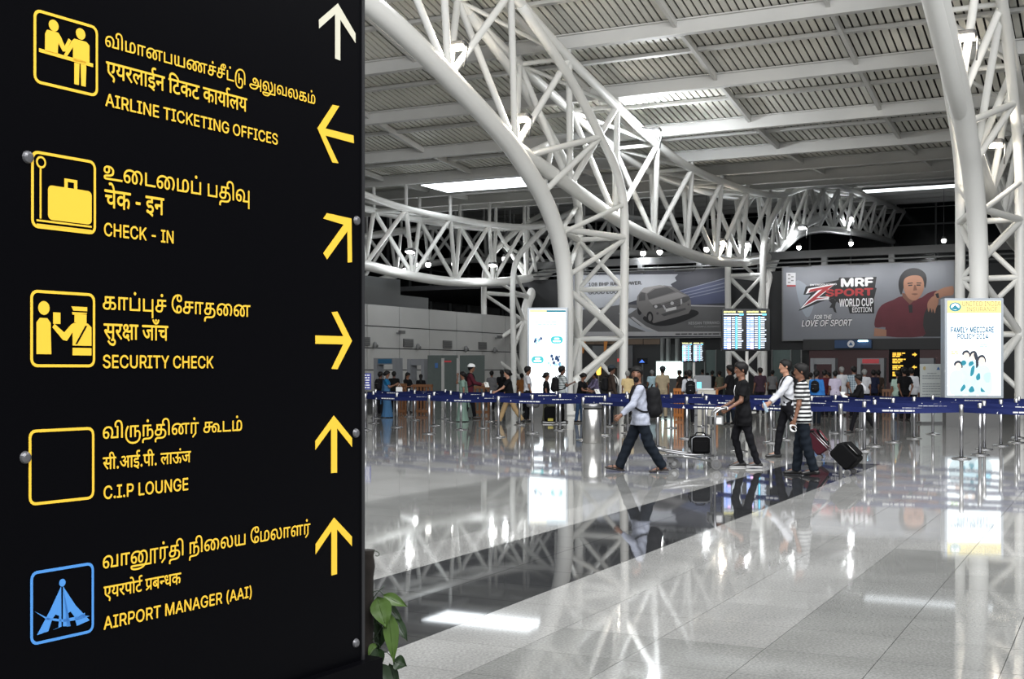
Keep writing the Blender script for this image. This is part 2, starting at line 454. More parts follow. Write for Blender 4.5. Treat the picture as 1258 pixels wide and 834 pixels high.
56:(130,[[65,-2,55,-1,47,0,39,3,32,7,26,12,21,18,18,24,16,31,15,39,15,45,16,50,19,56,21,61,25,65,29,69,33,72,38,74,43,76,37,79,31,83,26,88,23,95,21,101,20,109,21,116,23,123,26,129,30,134,35,139,42,142,49,145,56,147,65,147,73,147,81,145,88,142,94,139,99,134,103,129,107,123,109,116,109,109,109,101,106,95,103,88,98,83,93,79,86,76,91,74,96,72,101,69,105,65,108,61,111,56,113,50,114,45,115,39,114,31,112,24,108,18,104,12,98,7,91,3,83,0,74,-1],[65,14,71,15,76,16,81,17,86,20,89,23,92,26,94,30,96,35,96,40,96,45,94,50,92,54,89,58,85,61,81,64,76,66,71,67,65,67,59,67,53,66,48,64,44,61,40,58,37,54,35,50,34,45,33,40,34,35,35,30,37,26,40,23,43,20,48,17,53,16,59,15],[65,83,70,83,74,84,78,86,82,88,85,91,88,95,90,98,91,103,91,107,91,112,90,116,88,120,85,123,82,126,79,128,74,130,70,131,65,131,60,131,55,130,51,128,47,126,44,123,41,120,40,116,38,112,38,107,38,103,40,98,41,95,44,91,47,88,51,86,55,84,60,83]]),
46:(54,[[27,-1,24,-1,21,0,18,3,16,5,14,8,14,12,14,15,16,18,18,21,21,23,24,25,27,25,31,25,34,23,37,21,39,18,40,15,40,12,40,8,39,5,37,3,34,0,31,-1]]),
45:(130,[[96,70,96,54,33,54,33,70]]),
40:(78,[[25,59,25,70,26,81,28,93,31,104,34,115,37,126,41,137,45,146,50,154,67,154,62,144,58,133,54,122,51,111,48,101,46,90,44,79,43,69,43,59,43,51,44,42,45,33,47,24,50,15,53,5,57,-5,62,-16,67,-27,50,-27,42,-13,36,1,31,16,28,31,26,45]]),
41:(78,[[11,-27,16,-16,21,-5,25,6,28,15,31,25,33,34,34,42,35,51,35,59,35,69,34,79,32,90,30,101,27,111,24,122,20,133,16,144,11,154,28,154,33,146,37,137,41,126,45,115,48,104,50,93,52,81,53,70,53,59,53,45,50,30,47,16,42,1,36,-13,28,-27]]),
}
_gc = {}


def wind(P, x, y):
    w = 0
    for i in range(len(P)):
        x0, y0 = P[i - 1]; x1, y1 = P[i]
        if (y0 <= y) != (y1 <= y):
            c = (x1 - x0) * (y - y0) - (x - x0) * (y1 - y0)
            if y1 > y0 and c > 0:
                w += 1
            elif y1 < y0 and c < 0:
                w -= 1
    return w


def filled(key, contours, q):
    """Outlines given as flat number lists in units of q/1000 em -> triangles, overlaps united."""
    if key in _gc:
        return _gc[key]
    cs = [[(n[i] * q + (i % 7) * 1e-3, n[i + 1] * q) for i in range(0, len(n), 2)] for n in contours]
    vs = [Vector(p) for c in cs for p in c]
    es = []; b = 0
    for c in cs:
        es += [(b + i, b + (i + 1) % len(c)) for i in range(len(c))]
        b += len(c)
    V, E, F, *_ = delaunay_2d_cdt(vs, es, [], 0, 1e-4)
    V = [tuple(v) for v in V]
    fs = []
    for f in F:
        cx = sum(V[i][0] for i in f) / len(f); cy = sum(V[i][1] for i in f) / len(f)
        if sum(wind(c, cx, cy) for c in cs) != 0:
            fs.append(tuple(f))
    _gc[key] = (V, fs)
    return _gc[key]

_font_cache = {}


def latin(txt, bold=0.0, shear=0.0):
    """Vertices and faces of a line of Latin capitals, one em high, from the outlines above."""
    k = (txt, bold, shear)
    if k in _font_cache:
        return _font_cache[k]
    vs = []; fs = []; x = 0.0
    for ch in txt:
        if ch == ' ':
            x += 0.26
            continue
        adv, cs = LT[ord(ch)]
        V, F = filled(('latin', ch), cs, 5)
        for q, (dx, dy) in enumerate(((0, 0),) if not bold else ((-bold, 0), (bold, 0), (0, bold), (0, -bold))):
            n = len(vs)
            vs += [(x + v[0] / 1000 + dx + shear * v[1] / 1000, v[1] / 1000 + dy, q * 1e-4) for v in V]
            fs += [tuple(i + n for i in f) for f in F]
        x += adv * 5 / 1000
    _font_cache[k] = (vs, fs)
    return vs, fs


def letters(txt, x0, y0, x1, cap, m, parent, M=None, z=0.004, bold=0.0, shear=0.0, mb=None, slope=0.0):
    """Lettering fitted between x0 and x1 on baseline y0 with capital height cap."""
    vs, fs = latin(txt, bold, shear)
    if not vs:
        return None
    a = min(v[0] for v in vs); b = max(v[0] for v in vs)
    kx = (x1 - x0) / (b - a); ky = cap / 0.727
    out = [(x0 + (v[0] - a) * kx, y0 + v[1] * ky + slope * (v[0] - a) * kx, z + v[2] * 3) for v in vs]
    if mb is not None:
        mb.add(out, fs)
        return None
    return MB().add(out, fs).ob('lettering', m, parent, M)

# ================================================================ glyph outlines of the Indian scripts
GL = {
1036:[[62,-3,54,-2,46,0,38,4,31,9,25,16,21,24,17,35,15,47,14,61,15,78,19,93,25,106,33,117,42,126,53,132,65,138,78,140,91,142,103,141,114,139,124,136,132,132,140,126,146,120,151,113,155,106,159,98,161,89,162,80,163,70,162,60,161,50,159,42,157,33,154,26,151,18,218,18,218,138,239,138,239,0,129,0,128,16,131,22,134,29,137,37,139,46,140,56,141,67,140,78,138,89,134,98,130,105,124,112,117,116,109,120,100,122,90,123,79,122,69,119,60,115,52,108,46,101,41,92,37,82,35,71,34,59,34,49,36,40,38,33,41,27,44,22,48,18,53,16,58,14,63,14,67,14,71,15,75,17,78,19,80,22,82,25,84,29,85,34,85,39,84,46,82,53,78,58,74,62,68,64,62,64,55,64,49,62,43,59,37,55,32,51,27,46,23,62,29,67,35,72,42,76,49,80,57,81,65,82,76,81,86,77,94,71,101,63,104,53,106,41,105,32,103,25,100,18,96,11,91,6,85,2,79,-1,71,-2]],
1042:[[-20,211,-11,210,-3,209,5,206,12,203,19,199,24,193,28,189,32,184,34,179,37,173,39,165,41,157,42,147,43,135,44,122,44,0,22,0,22,118,22,129,21,139,20,148,19,155,18,161,16,167,14,172,11,176,8,180,5,183,1,187,-4,189,-9,191,-15,192,-20,192,-27,192,-33,190,-38,188,-43,185,-47,181,-50,176,-52,171,-53,165,-54,159,-54,154,-53,149,-52,144,-50,139,-48,134,-46,129,-68,129,-70,134,-72,139,-73,144,-74,149,-75,154,-75,159,-75,168,-73,175,-71,182,-67,188,-63,194,-58,198,-53,202,-47,205,-41,208,-34,209,-27,210]],
1029:[[145,142,157,140,167,137,176,132,183,125,189,116,194,105,197,93,199,80,199,66,199,54,198,44,196,36,193,28,188,21,184,15,179,11,175,8,170,6,165,4,159,2,153,1,145,1,137,0,128,0,22,0,22,138,44,138,44,18,100,18,100,89,100,98,101,107,103,113,105,119,108,124,111,129,115,133,120,136,125,138,131,140,137,141],[144,124,139,123,136,122,131,120,127,115,125,111,124,107,122,101,122,94,122,84,122,18,133,18,144,19,153,20,160,23,165,27,170,32,173,38,175,46,177,56,177,67,177,77,176,87,174,96,171,103,168,110,163,116,158,120,152,123]],
1041:[[22,0,22,138,156,138,156,120,113,120,113,0,92,0,92,120,44,120,44,0]],
1027:[[62,-3,54,-2,46,0,38,4,31,9,25,16,21,24,17,35,15,47,14,61,15,77,19,91,25,104,33,115,44,124,56,132,70,137,85,140,102,142,110,141,118,141,125,140,132,138,139,136,146,134,152,131,159,128,166,124,177,113,185,105,192,95,198,85,203,73,205,61,206,47,206,37,204,27,201,19,198,13,193,7,187,3,181,0,174,-2,166,-3,157,-2,149,0,142,4,137,8,132,14,129,21,126,29,125,37,124,46,125,55,126,64,127,72,129,79,132,87,136,94,140,101,145,107,150,114,162,124,168,127,173,129,178,132,185,134,191,135,199,137,208,138,218,138,230,138,304,138,304,120,262,120,262,0,240,0,240,120,224,120,218,120,213,120,208,120,204,119,199,119,194,118,190,117,186,116,182,114,178,112,174,110,170,108,165,104,160,99,156,93,153,86,150,79,148,71,147,63,146,55,145,47,146,37,148,28,150,22,154,18,159,15,165,14,170,15,174,16,177,19,180,22,182,26,183,31,184,36,185,41,185,46,184,58,182,70,177,81,172,91,164,100,155,108,147,113,139,117,130,120,120,122,110,123,100,123,88,122,77,120,67,116,59,111,51,105,45,98,41,90,37,81,35,71,34,66,34,62,34,58,34,48,36,39,38,32,41,26,44,22,48,18,53,16,58,14,63,14,68,14,71,15,75,17,78,19,80,22,82,25,84,29,85,34,85,39,84,46,82,53,78,58,74,62,68,64,62,64,55,64,49,62,43,59,37,55,32,51,27,46,23,62,29,67,35,72,42,76,49,80,57,81,65,82,76,81,86,77,94,71,101,63,104,53,106,41,105,32,103,25,100,18,96,11,91,6,85,2,79,-1,71,-2]],
1028:[[22,0,22,138,44,138,44,18,151,18,151,138,172,138,172,0]],
1030:[[88,0,88,138,110,138,110,18,197,18,197,138,219,138,219,0],[60,-3,54,-2,49,-1,44,0,40,3,36,6,32,9,30,12,27,18,26,21,24,25,23,30,23,36,22,43,22,50,22,138,44,138,44,56,44,48,44,41,44,35,46,29,48,24,50,20,54,18,59,16,64,15,69,16,74,17,78,19,82,22,86,26,90,31,90,10,86,7,82,4,78,1,72,-1,66,-2]],
1024:[[62,-3,54,-2,46,0,38,4,31,9,25,16,21,24,17,35,15,47,14,61,15,77,19,91,25,104,33,115,44,124,56,132,70,137,85,140,102,142,110,141,118,141,125,140,132,138,139,136,146,134,152,131,159,128,166,124,176,115,185,106,192,96,198,85,203,73,205,61,206,47,206,37,204,27,201,19,198,13,193,7,187,3,181,0,174,-2,166,-3,157,-2,149,0,142,4,137,8,132,14,129,21,126,29,125,37,124,46,125,55,125,64,127,72,129,80,132,87,135,94,139,101,144,107,149,114,161,124,169,129,178,134,186,137,196,140,206,141,216,142,224,141,231,141,237,140,243,138,249,136,255,134,260,131,266,128,271,124,282,114,288,109,293,102,297,96,301,89,304,81,307,73,309,65,310,56,310,47,309,37,308,27,305,19,301,13,297,7,291,3,285,0,277,-2,269,-3,260,-2,253,0,246,4,240,8,236,14,232,21,230,29,228,37,228,46,228,55,229,63,231,71,233,78,236,86,239,93,244,100,249,108,255,114,266,124,271,127,277,129,282,132,288,134,295,135,303,137,312,138,322,138,333,138,408,138,408,120,365,120,365,0,344,0,344,120,328,120,322,120,317,120,312,120,307,120,303,119,299,118,294,117,290,116,286,114,282,112,278,110,274,108,269,104,264,99,260,93,257,86,254,79,252,72,250,64,249,56,249,47,250,37,251,28,254,22,258,18,263,15,268,14,273,15,278,16,281,19,284,22,286,26,287,31,288,36,289,41,289,46,288,55,287,64,285,72,282,80,279,87,275,94,271,99,266,104,262,108,255,113,247,117,240,120,232,122,225,123,217,123,208,123,199,122,191,120,183,117,176,113,168,107,163,102,158,97,155,90,152,84,149,77,148,69,146,62,146,55,145,47,146,37,148,28,150,22,154,18,159,15,165,14,170,15,174,16,177,19,180,22,182,26,183,31,184,36,185,41,185,46,184,58,182,70,177,81,172,91,164,100,155,108,147,113,139,117,130,120,120,122,110,123,100,123,88,122,77,120,67,116,59,111,51,105,45,98,41,90,37,81,35,71,34,66,34,62,34,58,34,48,36,39,38,32,41,26,44,22,48,18,53,16,58,14,63,14,68,14,71,15,75,17,78,19,80,22,82,25,84,29,85,34,85,39,84,46,82,53,78,58,74,62,68,64,62,64,55,64,49,62,43,59,37,55,32,51,27,46,23,62,29,67,35,72,42,76,49,80,57,81,65,82,76,81,86,77,94,71,101,63,104,53,106,41,105,32,103,25,100,18,96,11,91,6,85,2,79,-1,71,-2]],
1079:[[65,-3,56,-2,47,-1,38,2,31,5,24,10,19,16,15,22,13,30,12,38,13,47,15,54,19,61,25,67,33,73,42,77,53,80,67,81,83,82,171,82,171,64,81,64,73,64,66,64,60,63,54,62,49,60,44,58,41,56,38,53,36,50,35,47,34,43,34,38,35,31,38,25,43,21,50,18,58,16,67,15,74,15,81,16,86,18,91,21,95,25,98,30,101,36,102,44,103,53,103,120,60,120,60,76,40,72,40,138,171,138,171,120,124,120,124,56,124,46,123,37,121,30,119,24,116,19,113,14,107,9,101,4,93,1,85,-1,75,-3],[108,170,103,170,99,172,96,174,93,178,92,182,91,186,92,191,93,195,96,198,99,201,103,202,108,203,113,202,117,201,120,198,123,195,124,191,125,186,124,182,123,178,120,174,117,172,113,170]],
1107:[[65,-3,56,-2,47,-1,38,2,31,5,24,10,19,16,15,22,13,30,12,38,13,47,15,54,19,61,25,67,33,73,42,77,53,80,67,81,83,82,171,82,171,64,81,64,73,64,66,64,60,63,54,62,49,60,44,58,41,56,38,53,36,50,35,47,34,43,34,38,35,31,38,25,43,21,50,18,58,16,67,15,74,15,81,16,86,18,91,21,95,25,98,30,101,36,102,44,103,53,103,120,60,120,60,76,40,72,40,138,171,138,171,120,124,120,124,56,124,46,123,37,121,30,119,24,116,19,113,14,107,9,101,4,93,1,85,-1,75,-3],[152,211,165,210,176,207,185,202,191,196,195,188,196,180,195,170,192,162,186,156,180,152,172,149,163,148,154,149,146,152,140,156,135,161,132,168,131,176,132,180,132,185,134,190,136,195,139,200,143,204,156,199,153,196,151,193,150,189,149,186,148,183,148,176,149,173,151,169,153,167,158,165,163,164,168,164,171,166,174,168,177,171,178,174,178,178,178,184,175,188,172,191,166,193,160,195,154,195,150,195,145,195,132,192,123,188,116,182,111,174,108,166,106,156,107,152,107,148,108,144,110,140,111,137,113,134,92,132,91,136,89,139,88,143,88,147,87,152,87,156,88,163,89,170,91,177,94,183,98,189,103,194,109,199,115,203,123,206,132,209,141,210]],
1082:[[22,0,22,138,44,138,44,18,169,18,169,0],[87,170,82,170,78,172,75,174,72,178,71,182,70,186,71,191,72,195,75,198,78,201,82,202,87,203,91,202,95,201,99,198,101,195,103,191,104,186,103,182,101,178,99,174,95,172,91,170]],
1116:[[106,-74,93,-73,80,-70,69,-66,59,-59,49,-51,41,-41,34,-29,28,-16,24,-1,20,16,18,34,18,54,18,60,18,80,20,98,24,115,28,130,34,144,41,157,49,168,57,178,67,187,78,194,89,200,100,205,113,208,126,210,139,211,152,210,164,208,175,206,185,202,193,197,201,191,207,186,211,180,216,174,219,168,223,161,225,153,227,145,229,136,230,127,231,117,232,106,232,94,232,0,210,0,210,84,210,97,210,110,208,123,207,135,204,146,200,156,196,165,190,173,182,179,177,183,171,186,164,189,156,191,148,192,138,192,129,191,119,190,109,187,100,184,91,179,82,173,74,165,67,157,60,147,54,136,49,123,45,109,42,93,40,76,39,57,40,39,41,22,44,7,47,-7,52,-18,57,-28,63,-37,70,-44,78,-49,86,-53,95,-55,105,-56,115,-55,123,-54,131,-51,137,-48,143,-43,148,-38,153,-31,156,-24,159,-16,160,-7,162,3,162,13,162,25,161,34,159,42,156,49,153,54,149,57,145,60,140,61,134,62,130,61,125,60,120,59,116,56,112,54,109,52,109,70,113,73,117,75,121,77,126,78,132,79,138,80,147,79,155,77,162,73,169,68,174,61,178,52,181,42,183,30,184,16,183,0,181,-15,178,-27,174,-38,168,-47,162,-55,154,-61,146,-66,137,-70,127,-72,117,-74],[89,0,89,138,110,138,110,0]],
1006:[[80,-31,65,-30,51,-28,40,-25,30,-21,22,-15,15,-9,11,-2,8,6,7,15,8,19,8,23,10,27,12,31,15,34,18,37,21,39,26,41,32,43,40,44,45,44,52,44,238,44,239,26,54,26,49,26,42,26,38,25,35,24,32,22,30,20,29,17,28,14,30,6,34,0,42,-6,52,-10,65,-12,82,-13,86,-13,102,-12,116,-10,129,-7,141,-2,151,3,159,9,167,16,173,24,177,32,178,37,180,41,181,46,182,50,182,54,182,58,182,63,182,72,180,81,178,90,174,98,168,106,162,112,155,117,146,121,136,124,131,124,127,124,123,124,118,124,113,123,109,122,105,119,102,117,99,113,96,109,95,105,95,99,95,93,97,88,100,84,105,80,110,78,116,77,122,78,127,80,131,83,135,88,136,93,137,100,137,105,136,110,134,115,132,119,129,123,125,128,140,132,142,129,145,126,148,123,150,120,152,116,154,112,155,108,156,103,156,99,156,93,155,88,154,83,152,79,149,75,146,71,142,68,138,65,133,63,128,61,122,61,116,60,108,61,102,62,95,64,90,68,85,72,80,77,77,83,76,90,75,98,76,108,78,116,82,123,88,129,94,134,101,137,109,140,117,141,126,142,138,141,149,139,160,135,169,130,177,124,184,117,190,109,195,101,199,92,202,83,203,73,204,63,204,59,204,54,203,50,203,46,202,42,201,38,200,32,194,19,186,8,176,-2,164,-11,151,-18,137,-24,121,-28,104,-30,86,-31],[237,-38,237,138,258,138,258,-38]],
1147:[[10,-42,10,-38,12,-32,15,-28,17,-26,20,-24,23,-23,26,-22,30,-22,35,-21,41,-21,278,-21,278,-39,168,-39,157,-39,39,-39,35,-39,32,-41,30,-45,31,-50,35,-54,41,-57,50,-60,60,-61,73,-62,87,-62,96,-61,106,-60,115,-58,124,-55,132,-52,139,-48,147,-43,153,-38,162,-22,164,-19,166,-16,168,-12,169,-8,171,-4,172,0,194,0,194,-4,193,-8,191,-12,190,-16,189,-19,187,-23,179,-38,171,-46,163,-54,154,-61,143,-67,132,-72,120,-76,106,-78,92,-80,76,-80,71,-80,61,-80,51,-79,42,-76,33,-73,25,-69,18,-64,14,-58,10,-50],[272,-39,272,138,293,138,293,-39],[62,-3,54,-2,46,0,38,4,31,9,25,16,21,24,17,34,15,47,14,60,15,73,17,85,20,96,25,106,30,114,37,121,44,128,52,133,61,136,70,139,80,141,90,142,98,141,106,140,114,138,122,135,130,131,136,126,141,121,144,116,147,110,149,104,151,97,153,90,154,82,154,73,154,63,154,57,155,52,155,47,156,42,157,38,158,34,160,30,162,27,164,24,167,21,170,19,174,18,177,16,181,16,186,16,191,16,196,17,201,20,205,23,209,27,212,33,214,40,215,49,216,59,215,70,214,80,212,90,209,99,205,107,201,115,196,123,190,130,184,137,204,150,214,137,222,123,228,108,234,94,236,78,238,61,237,48,235,36,231,26,227,17,221,10,214,5,205,1,195,-1,184,-2,177,-2,171,-1,165,0,159,3,154,6,149,10,144,15,140,22,137,30,135,40,133,50,132,62,132,69,132,75,132,81,131,87,129,93,128,99,125,105,122,109,118,114,114,117,110,119,106,121,101,122,95,123,89,123,78,122,68,119,59,115,52,108,45,101,40,92,37,81,35,70,34,58,34,48,36,39,38,32,41,26,44,22,48,18,53,16,58,14,63,14,68,14,71,15,75,17,78,19,80,22,82,25,84,29,85,34,85,39,84,46,82,53,78,58,74,62,68,64,62,64,55,64,49,62,43,59,37,55,32,51,27,46,23,62,29,67,35,72,42,76,49,80,57,81,65,82,76,81,86,77,94,71,101,63,104,53,106,41,105,32,103,25,100,18,96,11,91,6,85,2,79,-1,71,-2]],
1033:[[62,-3,54,-2,46,0,38,4,31,9,25,16,21,24,17,34,15,47,14,60,15,73,17,85,20,96,25,106,30,114,37,121,44,128,52,133,61,136,70,139,80,141,90,142,98,141,106,140,114,138,122,135,130,131,136,126,141,121,144,116,147,110,149,104,151,97,153,90,154,82,154,73,154,63,154,57,155,52,155,47,156,42,157,38,158,34,160,30,162,27,164,24,167,21,170,19,174,18,177,16,181,16,186,16,191,16,196,17,201,20,205,23,209,27,212,33,214,40,215,49,216,59,215,70,214,80,212,90,209,99,205,107,201,115,196,123,190,130,184,137,204,150,214,137,222,123,228,108,234,94,236,78,238,61,237,48,235,36,231,26,227,17,221,10,214,4,205,0,195,-2,184,-3,177,-3,171,-2,165,0,159,3,154,6,149,10,144,15,140,22,137,30,135,40,133,50,132,62,132,69,132,75,132,81,131,87,129,93,128,99,125,105,122,109,118,114,114,117,110,119,106,121,101,122,95,123,89,123,78,122,68,119,59,115,52,108,45,101,40,92,37,81,35,70,34,58,34,48,36,39,38,32,41,26,44,22,48,18,53,16,58,14,63,14,68,14,71,15,75,17,78,19,80,22,82,25,84,29,85,34,85,39,84,46,82,53,78,58,74,62,68,64,62,64,55,64,49,62,43,59,37,55,32,51,27,46,23,62,29,67,35,72,42,76,49,80,57,81,65,82,76,81,86,77,94,71,101,63,104,53,106,41,105,32,103,25,100,18,96,11,91,6,85,2,79,-1,71,-2]],
1018:[[65,-3,56,-2,47,-1,38,2,31,5,24,10,19,16,15,22,13,30,12,38,13,47,15,54,19,61,25,67,33,73,42,77,53,80,67,81,83,82,128,82,136,82,144,81,150,81,157,80,162,78,167,77,172,75,176,73,180,70,184,66,187,62,190,57,192,51,194,45,194,38,193,26,189,16,183,8,174,3,163,-1,150,-2,142,-2,138,-1,134,-1,129,0,126,1,130,18,133,17,139,16,145,16,156,16,162,18,166,21,170,26,172,32,172,39,172,44,171,49,169,53,166,56,163,58,159,60,155,62,150,63,145,64,140,64,135,64,130,64,81,64,73,64,66,64,60,63,54,62,49,60,44,58,41,56,38,53,36,50,35,47,34,43,34,38,35,31,38,25,43,21,50,18,58,16,67,15,74,15,81,16,86,18,91,21,95,25,98,30,101,36,102,44,103,53,103,120,60,120,60,76,40,72,40,138,171,138,171,120,124,120,124,56,124,46,123,37,121,30,119,24,116,19,113,14,107,9,101,4,93,1,85,-1,75,-3]],
1088:[[145,142,157,140,167,137,176,132,183,125,189,116,194,105,197,93,199,80,199,66,199,54,198,44,196,36,193,28,188,21,184,15,179,11,175,8,170,6,165,4,159,2,153,1,145,1,137,0,128,0,22,0,22,138,44,138,44,18,100,18,100,89,100,98,101,107,103,113,105,119,108,124,111,129,115,133,120,136,125,138,131,140,137,141],[144,124,139,123,136,122,131,120,127,115,125,111,124,107,122,101,122,94,122,84,122,18,133,18,144,19,153,20,160,23,165,27,170,32,173,38,175,46,177,56,177,67,177,77,176,87,174,96,171,103,168,110,163,116,158,120,152,123],[108,170,103,170,99,172,96,174,93,178,91,182,91,186,91,191,93,195,96,198,99,201,103,202,108,203,112,202,116,201,120,198,122,195,124,191,124,186,124,182,122,178,120,174,116,172,112,170]],
2019:[[142,138,118,138,118,95,118,84,117,75,114,68,110,62,98,52,81,48,77,66,82,68,86,69,90,71,92,73,95,76,97,80,98,86,98,95,98,138,40,138,40,88,40,78,41,70,42,63,44,58,47,53,52,49,57,45,65,40,92,24,106,16,115,7,120,-2,122,-13,120,-23,117,-32,113,-40,110,-46,92,-36,95,-30,98,-25,100,-19,101,-14,100,-9,99,-5,96,-2,91,3,83,8,72,14,51,26,42,32,34,38,28,45,24,53,21,64,20,79,20,138,0,138,0,156,142,156]],
2051:[[149,156,149,138,123,138,123,0,102,0,102,45,95,40,86,37,75,34,63,33,43,37,27,48,16,66,10,88,23,92,32,97,38,105,40,114,39,121,37,127,34,133,31,138,0,138,0,156],[32,75,38,65,45,57,54,52,65,51,76,52,86,56,95,62,102,68,102,138,53,138,58,125,60,111,53,89]],
2052:[[99,10,85,-3,71,9,58,22,45,34,34,45,26,55,19,64,14,71,12,76,10,81,10,85,11,90,14,94,19,97,26,98,32,98,37,95,41,92,45,87,54,93,60,100,63,108,64,117,64,123,63,128,61,134,60,138,0,138,0,156,106,156,106,138,80,138,83,128,84,114,83,102,78,91,72,82,64,75,53,69,42,64,54,50,68,37,83,23]],
2054:[[0,138,0,156,173,156,173,138,147,138,147,0,127,0,127,89,117,88,111,86,105,82,99,75,94,65,89,52,70,58,73,69,78,78,72,82,66,86,59,88,52,88,43,87,37,82,33,76,32,68,33,58,37,50,43,41,52,32,64,22,77,10,64,-3,50,9,37,21,26,32,18,44,13,56,11,69,13,81,17,90,24,98,33,103,42,106,51,106,62,106,71,103,80,98,88,92,105,103,125,106,127,138]],
2066:[[42,138,42,0,22,0,22,138,0,138,0,156,68,156,68,138]],
2012:[[68,56,60,55,53,54,46,52,40,49,29,57,20,66,14,76,12,88,13,94,15,100,18,105,22,108,28,112,35,114,44,116,55,116,78,116,78,138,0,138,0,156,126,156,126,138,99,138,99,98,53,98,46,98,42,98,39,97,36,95,33,92,32,87,33,81,36,77,40,73,44,69,56,72,69,74,86,71,100,64,109,53,112,38,109,24,101,13,89,5,72,1,80,-2,87,-5,95,-7,104,-10,96,-28,82,-21,68,-14,56,-7,44,0,31,2,21,5,14,9,12,16,13,21,15,25,20,28,25,29,30,28,36,26,42,23,48,18,52,17,70,18,82,22,89,29,92,38,90,46,85,51,78,54],[73,154,68,163,64,172,62,181,61,190,64,205,72,216,84,222,100,224,107,224,114,222,121,220,126,218,120,202,116,204,112,205,107,206,101,207,92,205,86,201,82,195,81,187,82,179,84,171,88,162,94,154]],
2044:[[0,156,142,156,142,138,116,138,116,0,96,0,96,74,51,74,51,61,50,55,48,50,43,48,38,47,32,48,26,52,19,58,14,65,10,72,9,80,10,85,13,89,17,91,24,92,96,92,96,138,0,138]],
2067:[[22,138,0,138,0,156,20,156,17,161,15,167,14,174,13,181,17,199,28,212,45,221,66,224,100,219,129,205,154,183,176,154,155,154,115,193,71,206,55,204,43,199,36,190,34,178,34,171,36,165,38,160,41,156,68,156,68,138,42,138,42,0,22,0]],
2035:[[130,138,93,138,93,87,79,87,68,87,59,85,52,83,45,80,35,68,32,54,33,43,37,34,43,27,51,22,61,19,71,18,83,19,94,22,104,25,114,30,120,12,109,7,97,3,85,1,72,0,55,2,41,6,28,14,19,25,13,39,12,55,14,70,20,82,30,92,42,99,57,104,72,105,72,138,0,138,0,156,130,156]],
2025:[[194,138,113,138,113,87,126,97,142,100,157,97,169,89,176,77,179,60,178,48,175,35,170,22,163,10,145,20,150,29,155,38,158,49,159,59,158,70,154,77,148,81,140,82,127,78,113,64,113,0,93,0,93,44,86,39,78,34,68,31,56,30,45,31,34,34,25,40,18,49,13,59,12,72,15,90,25,104,41,113,61,116,67,116,74,115,80,114,85,114,83,95,79,96,73,97,67,98,62,98,49,96,40,91,34,83,32,73,34,61,39,53,48,49,57,47,67,48,77,52,85,58,93,65,93,138,0,138,0,156,194,156]],
2181:[[-48,154,-52,163,-56,172,-59,181,-60,190,-57,205,-49,216,-36,222,-21,224,-14,224,-6,222,0,220,5,218,0,202,-5,204,-9,205,-14,206,-20,207,-28,205,-35,201,-39,195,-40,187,-39,179,-37,171,-33,162,-27,154]],
1010:[[74,142,91,141,106,138,118,134,128,129,136,122,143,114,147,106,150,97,150,87,150,78,148,70,145,63,141,57,136,52,130,48,123,44,116,41,107,39,98,37,88,35,77,34,57,32,49,31,43,30,40,29,38,27,36,24,37,20,40,19,43,18,262,18,262,0,48,0,40,0,34,1,29,3,25,5,21,8,19,12,17,15,16,19,16,24,16,28,17,32,20,36,23,40,27,42,32,45,39,47,47,48,56,50,76,51,90,53,101,56,110,59,117,63,122,67,125,72,127,77,129,82,129,87,128,94,127,100,124,106,119,111,114,115,108,119,100,121,92,123,82,124,76,124,72,124,68,124,57,124,50,122,43,118,38,114,35,107,34,100,35,94,36,89,39,84,43,81,49,79,56,78,61,79,66,81,71,84,74,88,76,94,76,100,76,105,75,110,74,115,71,119,68,123,64,128,80,132,82,129,85,126,88,123,90,120,92,116,94,112,95,107,96,103,96,98,95,88,91,79,85,71,77,66,67,62,55,61,47,62,40,63,34,66,28,69,23,74,20,79,17,85,15,92,14,100,15,108,18,116,22,123,28,129,35,133,43,137,53,140,63,141]],
1048:[[62,-3,54,-2,46,0,38,4,31,9,25,16,21,24,17,35,15,47,14,61,15,77,19,91,25,104,33,115,44,124,56,132,70,137,85,140,102,142,110,141,117,141,125,140,132,138,139,136,146,134,152,131,158,128,165,124,174,116,183,107,191,97,198,86,203,73,205,61,206,47,206,37,204,27,201,19,198,13,193,7,187,3,181,0,174,-2,166,-3,157,-2,149,0,142,4,137,8,132,14,129,21,126,29,125,37,124,46,125,56,126,65,127,73,130,81,133,89,136,96,140,102,144,108,149,114,160,124,167,130,174,134,182,137,190,140,198,141,207,142,222,140,234,137,245,132,254,124,261,116,267,106,271,94,273,83,274,70,274,59,272,49,271,39,268,31,265,23,262,16,259,9,255,3,251,-3,233,8,238,16,243,24,247,34,250,44,251,56,252,69,251,80,250,89,246,98,242,105,237,111,231,116,223,120,215,122,205,123,198,123,191,122,185,120,180,118,174,114,168,110,163,104,159,98,155,92,152,85,150,78,148,71,146,63,146,55,145,47,146,37,148,28,150,22,154,18,159,15,165,14,170,15,174,16,177,19,180,22,182,26,183,31,184,36,185,41,185,46,184,58,182,70,177,81,172,91,164,100,155,108,147,113,139,117,130,120,120,122,110,123,100,123,88,122,77,120,67,116,59,111,51,105,45,98,41,90,37,81,35,71,34,66,34,62,34,58,34,48,36,39,38,32,41,26,44,22,48,18,53,16,58,14,64,14,68,14,72,15,75,17,78,19,80,22,82,25,84,29,85,34,85,39,84,46,82,53,78,58,74,62,68,64,62,64,55,64,49,62,43,59,37,55,32,51,27,46,23,62,29,67,35,72,42,76,49,80,57,81,65,82,76,81,86,77,94,71,101,63,104,53,106,41,105,32,103,25,100,18,96,11,91,6,85,2,79,-1,71,-2]],
1023:[[22,0,22,138,44,138,44,18,169,18,169,0]],
